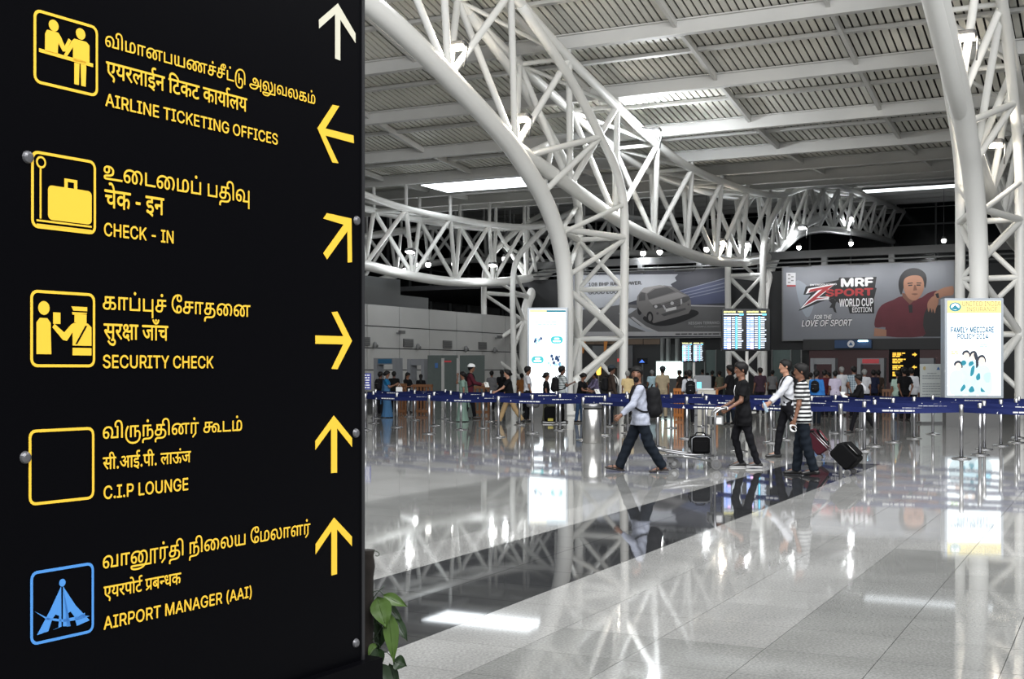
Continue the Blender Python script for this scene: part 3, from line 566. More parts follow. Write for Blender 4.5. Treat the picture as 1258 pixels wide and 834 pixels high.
1087:[[22,0,22,138,44,138,44,18,151,18,151,138,172,138,172,0],[97,170,93,170,89,172,85,174,83,178,81,182,80,186,81,191,83,195,85,198,89,201,93,202,97,203,102,202,106,201,109,198,112,195,113,191,114,186,113,182,112,178,109,174,106,172,102,170]],
1025:[[65,-3,56,-2,47,-1,38,2,31,5,24,10,19,16,15,22,13,30,12,38,13,47,15,54,19,61,25,67,33,73,42,77,53,80,67,81,83,82,119,82,133,81,146,80,158,77,169,72,177,66,185,59,190,49,193,38,194,24,194,14,191,5,188,-4,183,-11,177,-18,170,-24,165,-27,158,-30,152,-33,144,-35,136,-36,128,-38,118,-38,108,-39,96,-39,68,-39,62,-39,56,-40,52,-40,48,-42,45,-43,42,-45,39,-47,37,-49,36,-52,34,-56,34,-61,33,-66,33,-71,34,-75,34,-79,14,-80,13,-77,12,-70,12,-64,12,-54,14,-48,16,-42,19,-37,22,-33,26,-30,29,-28,32,-26,35,-25,39,-23,43,-23,47,-22,51,-21,56,-21,61,-21,88,-21,102,-21,115,-20,125,-19,134,-18,142,-16,148,-13,154,-11,158,-7,162,-3,166,1,168,5,170,10,172,15,172,20,173,26,172,34,171,40,168,46,164,51,160,54,155,58,149,60,143,62,137,63,130,64,124,64,117,64,81,64,73,64,66,64,60,63,54,62,49,60,44,58,41,56,38,53,36,50,35,47,34,43,34,38,35,31,38,25,43,21,50,18,58,16,67,15,74,15,81,16,86,18,91,21,95,25,98,30,101,36,102,44,103,53,103,120,60,120,60,76,40,72,40,138,171,138,171,120,124,120,124,56,124,46,123,37,121,30,119,24,116,19,113,14,107,9,101,4,93,1,85,-1,75,-3]],
1156:[[62,-3,54,-2,46,0,38,4,31,9,25,16,21,24,17,35,15,47,14,61,15,78,19,93,25,106,33,117,42,126,53,132,65,138,78,140,91,142,103,141,114,139,124,136,132,132,140,126,146,120,151,113,155,106,159,98,161,89,162,80,163,70,162,60,161,50,159,42,157,33,154,26,151,18,218,18,218,138,239,138,239,0,129,0,128,16,131,22,134,29,137,37,139,46,140,56,141,67,140,78,138,89,134,98,130,105,124,112,117,116,109,120,100,122,90,123,79,122,69,119,60,115,52,108,46,101,41,92,37,82,35,71,34,59,34,49,36,40,38,33,41,27,44,22,48,18,53,16,58,14,63,14,67,14,71,15,75,17,78,19,80,22,82,25,84,29,85,34,85,39,84,46,82,53,78,58,74,62,68,64,62,64,55,64,49,62,43,59,37,55,32,51,27,46,23,62,29,67,35,72,42,76,49,80,57,81,65,82,76,81,86,77,94,71,101,63,104,53,106,41,105,32,103,25,100,18,96,11,91,6,85,2,79,-1,71,-2],[218,-71,218,8,239,8,239,-71]],
2030:[[162,138,136,138,136,0,116,0,116,41,109,37,101,33,91,30,79,30,62,32,48,40,38,53,35,69,36,76,38,82,42,88,46,93,10,92,10,110,83,110,87,110,92,110,97,110,96,92,88,92,74,91,64,86,57,79,55,68,57,59,62,52,70,48,79,47,91,48,101,52,109,58,116,65,116,138,0,138,0,156,162,156]],
2075:[[-42,154,-47,171,-53,185,-58,195,-64,201,-71,205,-79,206,-84,205,-88,205,-93,203,-96,202,-102,220,-92,223,-80,224,-67,222,-56,218,-47,209,-38,196,-31,178,-24,154]],
2800:[[12,84,73,84,73,64,12,64]],
2011:[[68,56,60,55,53,54,46,52,40,49,29,57,20,66,14,76,12,88,13,94,15,100,18,105,22,108,28,112,35,114,44,116,55,116,78,116,78,138,0,138,0,156,126,156,126,138,99,138,99,98,53,98,46,98,42,98,39,97,36,95,33,92,32,87,33,81,36,77,40,73,44,69,56,72,69,74,86,71,100,64,109,53,112,38,109,24,101,13,89,5,72,1,80,-2,87,-5,95,-7,104,-10,96,-28,82,-21,68,-14,56,-7,44,0,31,2,21,5,14,9,12,16,13,21,15,25,20,28,25,29,30,28,36,26,42,23,48,18,52,17,70,18,82,22,89,29,92,38,90,46,85,51,78,54]],
1131:[[151,-71,151,0,22,0,22,138,44,138,44,18,151,18,151,138,172,138,172,-71]],
1047:[[113,-3,100,-2,87,0,75,4,63,9,53,16,43,24,35,34,28,45,22,58,17,72,15,87,14,104,15,120,18,136,22,150,28,162,36,174,45,183,55,192,66,199,78,204,91,208,105,210,119,211,128,210,138,209,146,206,154,203,160,198,166,192,170,185,172,177,173,167,173,159,171,151,168,145,164,139,159,134,153,131,146,128,139,127,131,126,123,127,116,128,109,131,104,135,99,139,96,144,93,150,91,157,91,164,91,171,93,178,96,184,99,189,103,194,107,198,121,194,118,189,115,185,113,180,112,176,111,171,111,166,111,159,113,154,116,149,121,146,126,144,132,144,138,144,143,146,147,150,150,155,152,160,153,167,153,172,151,177,149,182,145,185,141,188,137,190,132,192,126,193,120,193,116,193,111,193,106,192,97,191,88,188,79,184,71,179,64,173,57,166,51,159,45,150,41,140,38,129,36,117,36,104,36,92,38,80,40,69,44,60,49,51,54,43,61,36,67,30,75,25,83,21,91,18,100,16,103,15,108,15,114,15,122,15,128,16,134,18,138,20,142,23,145,27,148,32,149,37,150,43,149,50,147,56,144,62,140,66,134,68,128,69,121,68,116,66,111,62,108,57,106,51,105,43,105,37,106,31,108,26,110,20,113,15,117,11,102,7,97,11,93,17,90,23,87,30,86,38,85,46,86,54,87,61,90,67,94,73,99,77,104,81,111,84,119,86,128,86,135,86,143,84,149,82,155,78,160,73,164,67,167,60,169,52,170,43,169,33,166,24,162,17,157,11,150,6,142,2,133,-1,123,-2]],
1020:[[65,-3,56,-2,47,-1,38,2,31,5,24,10,19,16,15,22,13,30,12,38,13,47,15,54,19,61,25,67,33,73,42,77,53,80,67,81,83,82,171,82,171,64,81,64,73,64,66,64,60,63,54,62,49,60,44,58,41,56,38,53,36,50,35,47,34,43,34,38,35,31,38,25,43,21,50,18,58,16,67,15,74,15,81,16,86,18,91,21,95,25,98,30,101,36,102,44,103,53,103,120,60,120,60,76,40,72,40,138,171,138,171,120,124,120,124,56,124,46,123,37,121,30,119,24,116,19,113,14,107,9,101,4,93,1,85,-1,75,-3]],
2060:[[147,138,147,0,126,0,126,66,119,65,112,64,104,63,95,63,84,63,73,65,62,67,53,69,48,66,42,63,53,50,66,36,80,23,95,10,82,-3,68,9,55,22,43,34,33,45,25,55,18,64,14,71,11,76,10,81,10,85,11,90,14,94,19,97,26,98,32,98,37,95,41,92,45,88,50,93,52,100,54,107,54,114,54,122,53,128,52,133,50,138,0,138,0,156,173,156,173,138],[92,80,102,81,110,82,118,83,126,85,126,138,70,138,72,133,73,128,74,122,74,114,74,105,72,96,69,89,66,83,79,81]],
2069:[[-62,-3,-48,1,-34,3,-17,0,-5,-7,3,-18,6,-32,3,-46,-6,-57,-20,-65,-39,-67,-62,-64,-81,-56,-98,-42,-114,-25,-98,-14,-89,-25,-80,-34,-71,-41,-61,-45,-51,-48,-39,-49,-19,-44,-13,-30,-14,-23,-19,-18,-25,-15,-33,-14,-39,-15,-45,-16,-50,-17,-56,-20]],
2179:[[156,138,156,0,136,0,136,81,127,78,119,75,109,74,98,73,86,74,75,76,65,78,56,82,46,74,38,68,34,60,32,52,33,47,34,42,38,37,44,33,51,31,62,30,67,30,66,35,66,39,67,46,71,51,76,53,82,54,91,52,98,48,102,41,103,34,102,28,100,23,96,19,91,16,96,11,100,6,106,0,112,-6,98,-16,91,-9,85,-1,79,6,74,13,68,13,61,12,47,14,35,18,25,24,18,32,13,41,12,51,14,64,20,74,30,83,41,90,31,98,24,106,20,116,18,127,21,139,29,149,41,156,58,158,72,156,84,151,93,142,96,129,94,118,90,108,83,101,74,93,79,92,84,92,89,91,95,91,106,92,116,94,126,97,136,103,136,138,113,138,113,156,182,156,182,138],[38,126,40,118,44,111,50,105,57,100,71,113,76,126,75,132,72,137,66,140,57,142,50,140,44,137,40,132]],
2032:[[163,138,163,0,143,0,143,92,109,92,100,93,94,93,103,85,109,76,113,65,114,54,113,44,109,35,103,28,96,24,87,21,78,20,65,22,52,28,40,38,29,53,18,74,8,100,26,106,37,77,50,56,62,43,76,38,84,39,90,42,93,48,95,57,93,67,87,78,79,87,68,94,76,110,143,110,143,138,0,138,0,156,189,156,189,138]],
2005:[[-47,212,-46,217,-43,220,-39,223,-35,224,-30,223,-26,220,-23,217,-22,212,-23,207,-26,203,-30,200,-35,199,-39,200,-43,203,-46,207],[17,216,10,194,-2,180,-17,173,-34,170,-51,173,-66,181,-78,195,-88,216,-71,222,-64,206,-56,196,-46,189,-34,187,-21,189,-12,196,-6,207,-1,222]],
1140:[[205,80,214,79,222,77,229,73,235,67,240,60,245,52,248,42,250,32,250,20,249,3,246,-13,241,-26,235,-38,226,-48,216,-57,206,-64,194,-70,181,-75,167,-78,153,-80,138,-80,134,-80,117,-80,102,-77,88,-74,76,-69,65,-63,55,-56,47,-49,39,-40,33,-31,28,-21,24,-11,21,-1,19,10,17,21,17,32,17,36,18,50,19,63,22,75,25,87,29,98,34,109,40,119,45,129,52,138,70,128,61,113,53,99,47,84,42,69,39,53,38,36,38,32,39,20,41,8,44,-3,48,-14,54,-24,61,-33,69,-41,79,-48,91,-54,104,-58,119,-60,135,-61,155,-60,171,-57,186,-52,198,-45,209,-37,217,-26,224,-13,227,2,228,19,228,28,227,36,225,43,223,49,220,53,216,57,212,60,207,61,201,62,197,61,192,61,188,59,184,57,180,55,177,53,177,71,180,73,184,75,189,77,194,79,199,79],[90,0,90,138,221,138,221,120,177,120,177,0,156,0,156,120,112,120,112,0]],
1085:[[139,90,147,90,155,88,162,84,169,79,174,73,179,65,182,56,185,45,185,34,185,20,182,8,179,-2,174,-10,168,-17,160,-24,155,-27,149,-30,142,-33,135,-35,127,-36,118,-38,109,-38,98,-39,87,-39,68,-39,62,-39,56,-40,52,-40,48,-42,45,-43,42,-45,39,-47,37,-49,36,-52,34,-56,34,-61,33,-66,33,-71,34,-75,34,-79,14,-80,13,-77,12,-70,12,-64,12,-54,14,-48,16,-42,19,-37,22,-33,26,-30,29,-28,32,-26,35,-25,39,-23,43,-23,47,-22,51,-21,56,-21,61,-21,84,-21,97,-21,108,-20,118,-19,126,-18,133,-16,139,-14,144,-11,148,-7,152,-4,156,1,158,5,161,11,162,17,163,25,164,33,163,41,162,48,160,54,158,60,154,64,150,68,146,70,140,72,134,72,129,72,125,71,120,69,115,67,111,64,108,62,107,80,111,83,116,85,121,88,127,89,133,90],[22,0,22,138,152,138,152,120,108,120,108,0,87,0,87,120,44,120,44,0],[99,170,94,170,90,172,87,174,84,178,83,182,82,186,83,191,84,195,87,198,90,201,94,202,99,203,103,202,107,201,111,198,113,195,115,191,116,186,115,182,113,178,111,174,107,172,103,170]],
1090:[[58,-53,44,-40,92,6,92,120,44,120,44,0,22,0,22,138,156,138,156,120,113,120,113,0],[80,170,75,170,71,172,68,174,65,178,64,182,63,186,64,191,65,195,68,198,71,201,75,202,80,203,85,202,89,201,92,198,95,195,96,191,97,186,96,182,95,178,92,174,89,172,85,170]],
1103:[[200,-3,194,-2,187,-1,181,2,175,6,170,11,166,18,163,26,161,35,161,46,162,60,165,72,169,82,176,92,184,100,193,107,204,112,216,115,229,116,239,115,249,114,257,111,264,108,271,103,276,98,281,93,285,87,287,80,289,73,291,66,291,58,291,51,290,43,288,36,285,29,283,23,280,18,329,18,329,0,259,0,258,16,260,19,262,22,264,26,265,30,267,35,268,39,269,44,269,49,270,55,268,67,264,78,258,86,249,93,239,96,228,98,219,97,211,95,204,92,197,88,191,83,186,76,184,70,183,65,182,61,181,56,180,52,180,48,180,42,180,33,182,26,186,20,191,17,196,15,202,14,208,15,212,17,215,20,218,24,219,29,220,34,219,41,217,47,215,52,211,56,207,59,201,62,196,63,189,64,182,64,148,64,148,82,174,82,183,82,190,81,197,81,203,80,208,78,213,77,217,75,220,73,224,70,228,67,232,62,235,57,238,51,239,45,240,38,238,26,235,16,230,8,223,2,213,-2],[65,-3,56,-2,47,-1,38,2,31,5,24,10,19,16,15,22,13,30,12,38,13,47,15,54,19,61,25,67,33,73,42,77,53,80,67,81,83,82,156,82,156,64,81,64,73,64,66,64,60,63,54,62,49,60,44,58,41,56,38,53,36,50,35,47,34,43,34,38,35,31,38,25,43,21,50,18,58,16,67,15,74,15,81,16,86,18,91,21,95,25,98,30,101,36,102,44,103,53,103,120,60,120,60,76,40,72,40,138,171,138,171,120,124,120,124,56,124,46,123,37,121,30,119,24,116,19,113,14,107,9,101,4,93,1,85,-1,75,-3]],
2068:[[-46,154,-50,162,-53,170,-54,179,-55,187,-52,202,-44,214,-32,221,-15,224,-2,222,10,217,19,208,27,195,34,177,41,156,68,156,68,138,42,138,42,0,22,0,22,138,0,138,0,156,22,156,15,178,7,194,-2,203,-14,206,-23,205,-30,200,-33,193,-35,183,-34,175,-32,168,-30,161,-26,154]],
2801:[[18,14,19,21,22,26,27,29,33,30,39,29,44,26,48,21,49,14,48,6,44,0,39,-2,33,-4,27,-2,22,0,19,6]],
2010:[[118,54,115,39,106,28,93,22,78,20,58,24,40,36,23,57,7,89,25,96,36,72,48,54,62,42,76,38,85,39,92,43,96,48,98,57,96,66,93,73,87,80,80,87,72,86,65,85,64,103,78,104,88,109,93,115,95,124,94,131,89,136,83,140,76,140,67,140,59,138,51,135,43,131,36,148,44,152,53,155,63,157,74,158,92,156,104,148,112,137,115,124,111,106,98,94,101,91,103,89,112,88,122,88,129,88,136,88,142,89,148,91,148,138,130,138,130,156,260,156,260,138,234,138,234,0,213,0,213,138,169,138,169,0,148,0,148,72,143,71,137,70,131,70,124,70,120,70,114,70,117,63]],
2046:[[120,138,120,0,100,0,100,48,92,43,84,40,74,37,64,36,54,37,45,40,38,44,32,48,27,56,23,64,20,75,20,90,20,138,0,138,0,156,146,156,146,138],[100,138,40,138,40,92,40,83,41,76,42,71,43,66,45,63,48,60,55,56,66,54,75,55,84,59,93,64,100,70]],
2014:[[0,156,195,156,195,138,113,138,119,127,121,116,116,96,102,82,104,80,107,77,109,75,112,72,119,77,127,80,135,83,143,83,158,81,170,73,178,62,180,46,179,35,176,23,172,12,164,0,146,10,152,18,156,26,159,36,160,45,159,55,155,61,149,65,141,66,131,64,121,57,123,53,124,48,124,43,125,38,123,26,119,17,112,10,104,4,93,1,82,0,68,2,55,8,42,18,30,32,18,53,7,78,25,84,32,66,40,50,49,37,59,27,69,21,80,18,89,20,97,23,102,30,104,40,102,50,98,59,91,67,82,75,74,74,66,74,65,91,81,93,92,98,99,105,101,116,100,123,97,129,93,134,88,138,0,138]],
2006:[[-46,193,-45,199,-42,203,-38,206,-32,208,-27,206,-23,203,-20,199,-19,193,-20,187,-23,183,-27,180,-32,178,-38,180,-42,183,-45,187]],
1129:[[62,-3,54,-2,46,0,38,4,31,9,25,16,21,24,17,35,15,47,14,61,15,77,19,91,25,104,33,115,44,124,56,132,70,137,85,140,102,142,110,141,118,141,125,140,132,138,139,136,146,134,152,131,159,128,166,124,174,116,183,107,191,97,197,87,202,75,205,62,206,47,206,37,204,27,201,19,198,13,193,7,187,3,181,0,174,-2,166,-3,157,-2,149,0,142,4,137,8,132,14,129,21,126,29,125,37,124,46,125,56,126,65,128,73,130,81,133,89,137,96,141,103,145,109,150,114,160,124,166,129,173,133,180,137,188,139,197,141,206,142,220,140,233,137,244,132,253,124,260,115,266,103,271,89,273,74,274,56,273,41,271,26,268,13,263,0,257,-12,250,-22,238,-38,227,-47,215,-55,201,-62,186,-68,171,-72,154,-76,137,-78,119,-80,101,-80,94,-80,82,-80,71,-79,60,-78,50,-76,41,-74,33,-71,26,-68,20,-64,16,-59,12,-54,10,-48,10,-42,10,-38,12,-32,15,-28,17,-26,20,-24,26,-22,34,-21,41,-21,317,-21,319,-39,228,-39,207,-39,39,-39,35,-39,32,-41,30,-45,31,-48,33,-51,37,-54,42,-56,49,-58,58,-60,68,-61,81,-62,95,-62,103,-62,118,-62,131,-61,144,-59,156,-57,168,-54,178,-51,188,-47,198,-43,206,-38,223,-22,229,-15,234,-8,239,0,243,8,246,17,249,26,251,35,252,45,252,56,252,67,250,77,248,87,246,95,243,102,239,108,234,112,229,116,224,119,218,121,212,123,206,123,199,123,194,122,188,120,183,118,178,116,173,112,165,106,161,101,157,95,154,89,152,83,149,77,148,70,146,63,146,55,145,47,146,37,148,28,150,22,154,18,159,15,165,14,170,15,174,16,177,19,180,22,182,26,183,31,184,36,185,41,185,46,185,54,184,62,182,70,179,78,176,85,172,91,167,97,161,103,155,108,147,113,139,117,130,120,120,122,110,123,100,123,88,122,77,120,67,116,59,111,51,105,45,98,41,90,37,81,35,71,34,66,34,62,34,58,34,48,36,39,38,32,41,26,44,22,48,18,53,16,58,14,63,14,68,14,71,15,75,17,78,19,80,22,82,25,84,29,85,34,85,39,84,46,82,53,78,58,74,62,68,64,62,64,55,64,49,62,43,59,37,55,32,51,27,46,23,62,29,67,35,72,42,76,49,80,57,81,65,82,76,81,86,77,94,71,101,63,104,53,106,41,105,32,103,25,100,18,96,11,91,6,85,2,79,-1,71,-2],[313,-39,313,138,443,138,443,120,400,120,400,-39,378,-39,378,120,334,120,334,-39]],
1026:[[139,90,147,90,155,88,162,84,169,79,174,73,179,65,182,56,185,45,185,34,185,20,182,8,179,-2,174,-10,168,-17,160,-24,155,-27,149,-30,142,-33,135,-35,127,-36,118,-38,109,-38,98,-39,87,-39,68,-39,62,-39,56,-40,52,-40,48,-42,45,-43,42,-45,39,-47,37,-49,36,-52,34,-56,34,-61,33,-66,33,-71,34,-75,34,-79,14,-80,13,-77,12,-70,12,-64,12,-54,14,-48,16,-42,19,-37,22,-33,26,-30,29,-28,32,-26,35,-25,39,-23,43,-23,47,-22,51,-21,56,-21,61,-21,84,-21,97,-21,108,-20,118,-19,126,-18,133,-16,139,-14,144,-11,148,-7,152,-4,156,1,158,5,161,11,162,17,163,25,164,33,163,41,162,48,160,54,158,60,154,64,150,68,146,70,140,72,134,72,129,72,125,71,120,69,115,67,111,64,108,62,107,80,111,83,116,85,121,88,127,89,133,90],[22,0,22,138,152,138,152,120,108,120,108,0,87,0,87,120,44,120,44,0]],
1034:[[62,-3,54,-2,46,0,38,4,31,9,25,16,21,24,17,35,15,47,14,61,15,74,17,86,20,96,25,106,31,114,37,122,45,128,53,133,62,136,71,139,80,141,90,142,97,141,103,141,109,139,115,138,120,136,125,133,130,131,134,128,139,124,136,100,129,107,123,113,116,117,108,120,99,122,89,123,78,122,68,119,60,115,52,108,46,101,41,92,37,82,35,71,34,59,34,49,36,40,38,33,41,27,44,22,48,18,53,16,58,14,63,14,68,14,71,15,75,17,78,19,80,22,82,25,84,29,85,34,85,39,84,46,82,53,78,58,74,62,68,64,62,64,55,64,49,62,43,59,37,55,32,51,27,46,23,62,29,67,35,72,42,76,49,80,57,81,65,82,76,81,86,77,94,71,101,63,104,53,106,41,105,32,103,25,100,18,96,11,91,6,85,2,79,-1,71,-2],[134,0,134,104,137,124,137,138,263,138,263,120,221,120,221,0,199,0,199,120,156,120,156,0]],
2079:[[42,138,42,0,22,0,22,138,0,138,0,156,68,156,68,138],[22,154,17,171,12,185,7,195,1,201,-6,205,-14,206,-19,205,-24,205,-28,203,-32,202,-38,220,-27,223,-15,224,-2,222,9,218,18,209,26,196,34,178,41,154]],
2274:[[11,13,54,38,41,42,32,48,27,56,23,64,20,75,20,90,20,138,0,138,0,156,146,156,146,138,120,138,120,0,100,0,100,48,23,-3],[100,138,40,138,40,92,40,83,41,76,42,71,43,66,45,63,48,60,55,56,66,54,75,55,84,59,93,64,100,70]],
2048:[[146,138,120,138,120,0,100,0,100,41,93,37,84,33,73,30,60,30,47,31,35,35,25,41,18,49,13,60,12,72,15,90,27,104,44,113,66,116,70,116,75,116,80,115,85,115,89,114,91,96,85,97,80,98,73,99,67,99,62,99,58,98,91,56,96,60,100,64,100,138,0,138,0,156,146,156],[32,72,34,60,40,52,49,48,60,46,65,46,69,47,73,48,77,49,42,92,34,84]],
2202:[[0,156,93,156,93,138,0,138],[51,74,51,61,50,55,48,50,43,48,38,47,32,48,26,52,19,58,14,65,10,72,9,80,10,85,13,89,17,91,24,92,96,92,96,74]],
2043:[[158,138,132,138,132,0,111,0,111,38,103,33,94,29,84,27,71,26,53,28,40,36,31,48,28,63,28,69,30,76,33,82,37,87,26,93,18,100,12,111,10,123,13,137,21,148,32,156,47,158,59,156,69,151,76,143,78,133,75,121,68,111,52,120,55,123,56,126,57,129,58,132,57,135,55,139,52,141,46,142,40,141,34,136,30,130,29,122,30,115,33,109,37,105,43,102,49,100,56,99,64,101,72,101,78,101,83,100,82,83,78,83,74,83,63,82,55,78,50,72,48,64,50,55,55,48,63,44,73,43,85,45,96,49,104,54,111,61,111,138,96,138,96,156,158,156]],
}
WD = {
11:[(1036,0),(1042,1044),(1029,1306),(1041,2164),(1027,2804),(1028,4038),(1030,4816),(1024,5779),(1079,7427),(1107,8150),(1082,8926),(1116,9619),(1006,10894),(1147,12015),(1036,13275),(1033,14319),(1018,15332),(1088,16157)],
21:[(2019,0),(2051,553),(2052,1133),(2054,1542),(2066,2220),(2012,2479),(2044,2970),(2067,3785),(2035,4044),(2025,4548),(2035,5310),(2025,6074),(2066,6836),(2051,7095),(2066,7675),(2181,7934),(2054,7934),(2051,8612)],
12:[(1010,0),(1048,1067),(1023,2227),(1048,2920),(1029,4080),(1087,4938),(1028,5976),(1025,6754),(1042,7579),(1156,7841)],
22:[(2030,0),(2075,634),(2025,634),(2800,1656),(2011,2256),(2044,2747)],
13:[(1018,0),(1041,825),(1087,1465),(1131,2243),(1079,3021),(1047,4004),(1020,4724),(1041,5447),(1025,6087),(1048,6912),(1027,8072)],
23:[(2060,0),(2069,676),(2052,676),(2179,1085),(2066,1797),(2032,2316),(2066,3058),(2005,3317),(2030,3317)],
14:[(1036,0),(1042,1044),(1140,1306),(1085,2357),(1025,3146),(1042,3971),(1027,4233),(1090,5467),(1103,6367),(1023,7699),(1088,8392)],
24:[(2060,0),(2068,676),(2801,935),(2010,1203),(2012,2226),(2801,2717),(2046,2985),(2068,3553),(2801,3812),(2054,4340),(2066,5018),(2014,5277),(2006,6042),(2032,6042)],
15:[(1036,0),(1041,1044),(1129,1684),(1090,3474),(1025,4114),(1042,4939),(1026,5461),(1042,6250),(1048,6512),(1033,7672),(1030,8685),(1047,9908),(1029,10628),(1033,11486),(1041,12499),(1034,13139),(1090,14209)],
25:[(2019,0),(2051,553),(2052,1133),(2046,1542),(2079,2110),(2035,2369),(2181,2873),(2274,3133),(2048,3701),(2202,4272),(2043,4630),(2025,5245)],
}
def glyph(k):
    return filled(k, GL[k], 4)


def indic(key, x0, y0, x1, m, parent, bold=14, ky=1.0, z=0.004):
    seq = WD[key]
    a = 1e9; b = -1e9
    for g, x in seq:
        V, fs = glyph(g)
        if V:
            a = min(a, x + min(v[0] for v in V)); b = max(b, x + max(v[0] for v in V))
    k = (x1 - x0) / (b - a)
    mb = MB()
    for j, (dx, dy) in enumerate(((0, 0), (bold, 0), (bold / 2, bold / 2), (bold / 2, -bold / 2))):
        for g, x in seq:
            V, fs = glyph(g)
            mb.add([(x0 + (v[0] + x - a + dx) * k, y0 + (v[1] + dy) * k * ky, z + j * 0.0002) for v in V], fs)
    return mb.ob('lettering', m, parent)

# ================================================================ floor
G_LIGHT = granite('granite_light', (0.30, 0.30, 0.29), 0.04)
G_MID = granite('granite_mid', (0.23, 0.232, 0.223), 0.04)
G_DARK = granite('granite_dark', (0.032, 0.033, 0.035), 0.028)
floor = struct(MB().box((0, 0, -0.06), (160, 190, 0.08)).ob('floor', G_MID, None, Matrix.Translation((AX, AY, 0)) @ rz(-TH)))
TS = 0.64
vl = [12.9 - TS * i for i in range(76, 0, -1)] + [12.9, 13.6] + [14.3 + TS * i for i in range(52)]
ul = [-36.49 + TS * i for i in range(-16, 132)]


def tone(u, v):
    if 12.9 < v < 14.3 and u < -21.7:
        return 2
    if 9.7 < v < 12.25 and u < -20 or v > 16.22 and u < -31.7 or v > 14.94 and u < -36.5:
        return 1
    if -9 < u < -6.4 or (-18.5 < u < -15.9 and v < 12.9):
        return 1
    return 0


near = []; rest = [MB(), MB(), MB()]
for j in range(0, len(vl) - 1):
    for i in range(0, len(ul) - 1):
        u0, u1, v0, v1 = ul[i], ul[i + 1], vl[j], vl[j + 1]
        c = W((u0 + u1) / 2, (v0 + v1) / 2)
        if c.y < 3.5 or abs(c.x) > 0.46 * c.y + 6:
            continue
        i4, j4 = i - i % 4, j - j % 4
        i5, j5 = min(i4 + 4, len(ul) - 1), min(j4 + 4, len(vl) - 1)
        c4 = W((ul[i4] + ul[i5]) / 2, (vl[j4] + vl[j5]) / 2)
        far = c4.y > 36
        if far:
            if i % 4 or j % 4:
                continue
            u1 = ul[i5]; v1 = vl[j5]
        c = c4 if far else c
        tn = tone((u0 + u1) / 2, (v0 + v1) / 2)
        px = 629 + FPX * c.x / c.y
        if 430 < px < 1290 and c.y > 5.9:
            near.append((c.y, u0, u1, v0, v1, tn))
        else:
            near.append((1000 + c.y, u0, u1, v0, v1, tn))
near.sort()
tm = {}
GAP = 0.0022
for n, (y, u0, u1, v0, v1, tn) in enumerate(near):
    a, b = (u1 - u0) / 2 - GAP, (v1 - v0) / 2 - GAP
    if n < 290:
        k = (tn, round(b, 3))
        if k not in tm:
            tm[k] = MB().box((0, 0, -0.01), (b * 2, a * 2, 0.02)).mesh('floor_tile', (G_LIGHT, G_MID, G_DARK)[tn])
        link('floor_tile', tm[k], floor, Matrix.Translation(W((u0 + u1) / 2, (v0 + v1) / 2)) @ rz(-TH))
    else:
        P = [W(p, q) for p, q in ((u0 + GAP, v0 + GAP), (u0 + GAP, v1 - GAP), (u1 - GAP, v1 - GAP), (u1 - GAP, v0 + GAP))]
        if y % 1000 < 32:
            rest[tn].add(P + [Vector((p.x, p.y, -0.02)) for p in P], [(0, 1, 2, 3), (0, 4, 5, 1), (1, 5, 6, 2), (2, 6, 7, 3), (3, 7, 4, 0)])
        else:
            rest[tn].add(P, [(0, 1, 2, 3)])
for k, mm in enumerate((G_LIGHT, G_MID, G_DARK)):
    if rest[k].f:
        o = rest[k].ob('floor_tiling', mm, floor, I4)
        o['kind'] = 'stuff'

# ================================================================ profiles of the roof trusses along u
PB = crom([(-24, 13.2), (-20, 12.4), (-16.2, 11.5), (-14.1, 11.05), (-11.3, 10.25), (-8.05, 9.2), (-5.6, 8.75), (-2.5, 8.28), (2.7, 7.5), (6.1, 7.28), (10, 7.05), (14.4, 7.0), (19.5, 7.34),
           (23.2, 7.8), (26, 8.3), (29.1, 9.2), (31.8, 10.0), (35.5, 10.64), (40.6, 11.22), (48.8, 11.87), (57, 12.35), (67, 12.84)])
PT = crom([(-24, 17.0), (-18.4, 15.7), (-13.95, 14.7), (-8.8, 13.25), (-5.4, 12.45), (-0.7, 11.6), (4, 10.85), (8.3, 10.54), (12.8, 10.58), (18.3, 10.8), (24, 11.4), (30.5, 12.74),
           (35.2, 13.45), (39.5, 13.95), (47.8, 14.4), (58.6, 15.0), (67, 15.35)])


def prof(P):
    a = np.array([p[0] for p in P]); b = np.array([p[1] for p in P])
    return lambda u: float(np.interp(u, a, b))


zb, zt = prof(PB), prof(PT)
PAN = 4.45
UT = [-5.05 + PAN * k for k in range(-3, 17)]        # top panel points
UB = [u + PAN / 2 for u in UT]                       # bottom panel points


def chord(name, pts, r, parent, n=12):
    return MB().tube(pts, r, n).ob(name, M_STEEL, parent, I4)


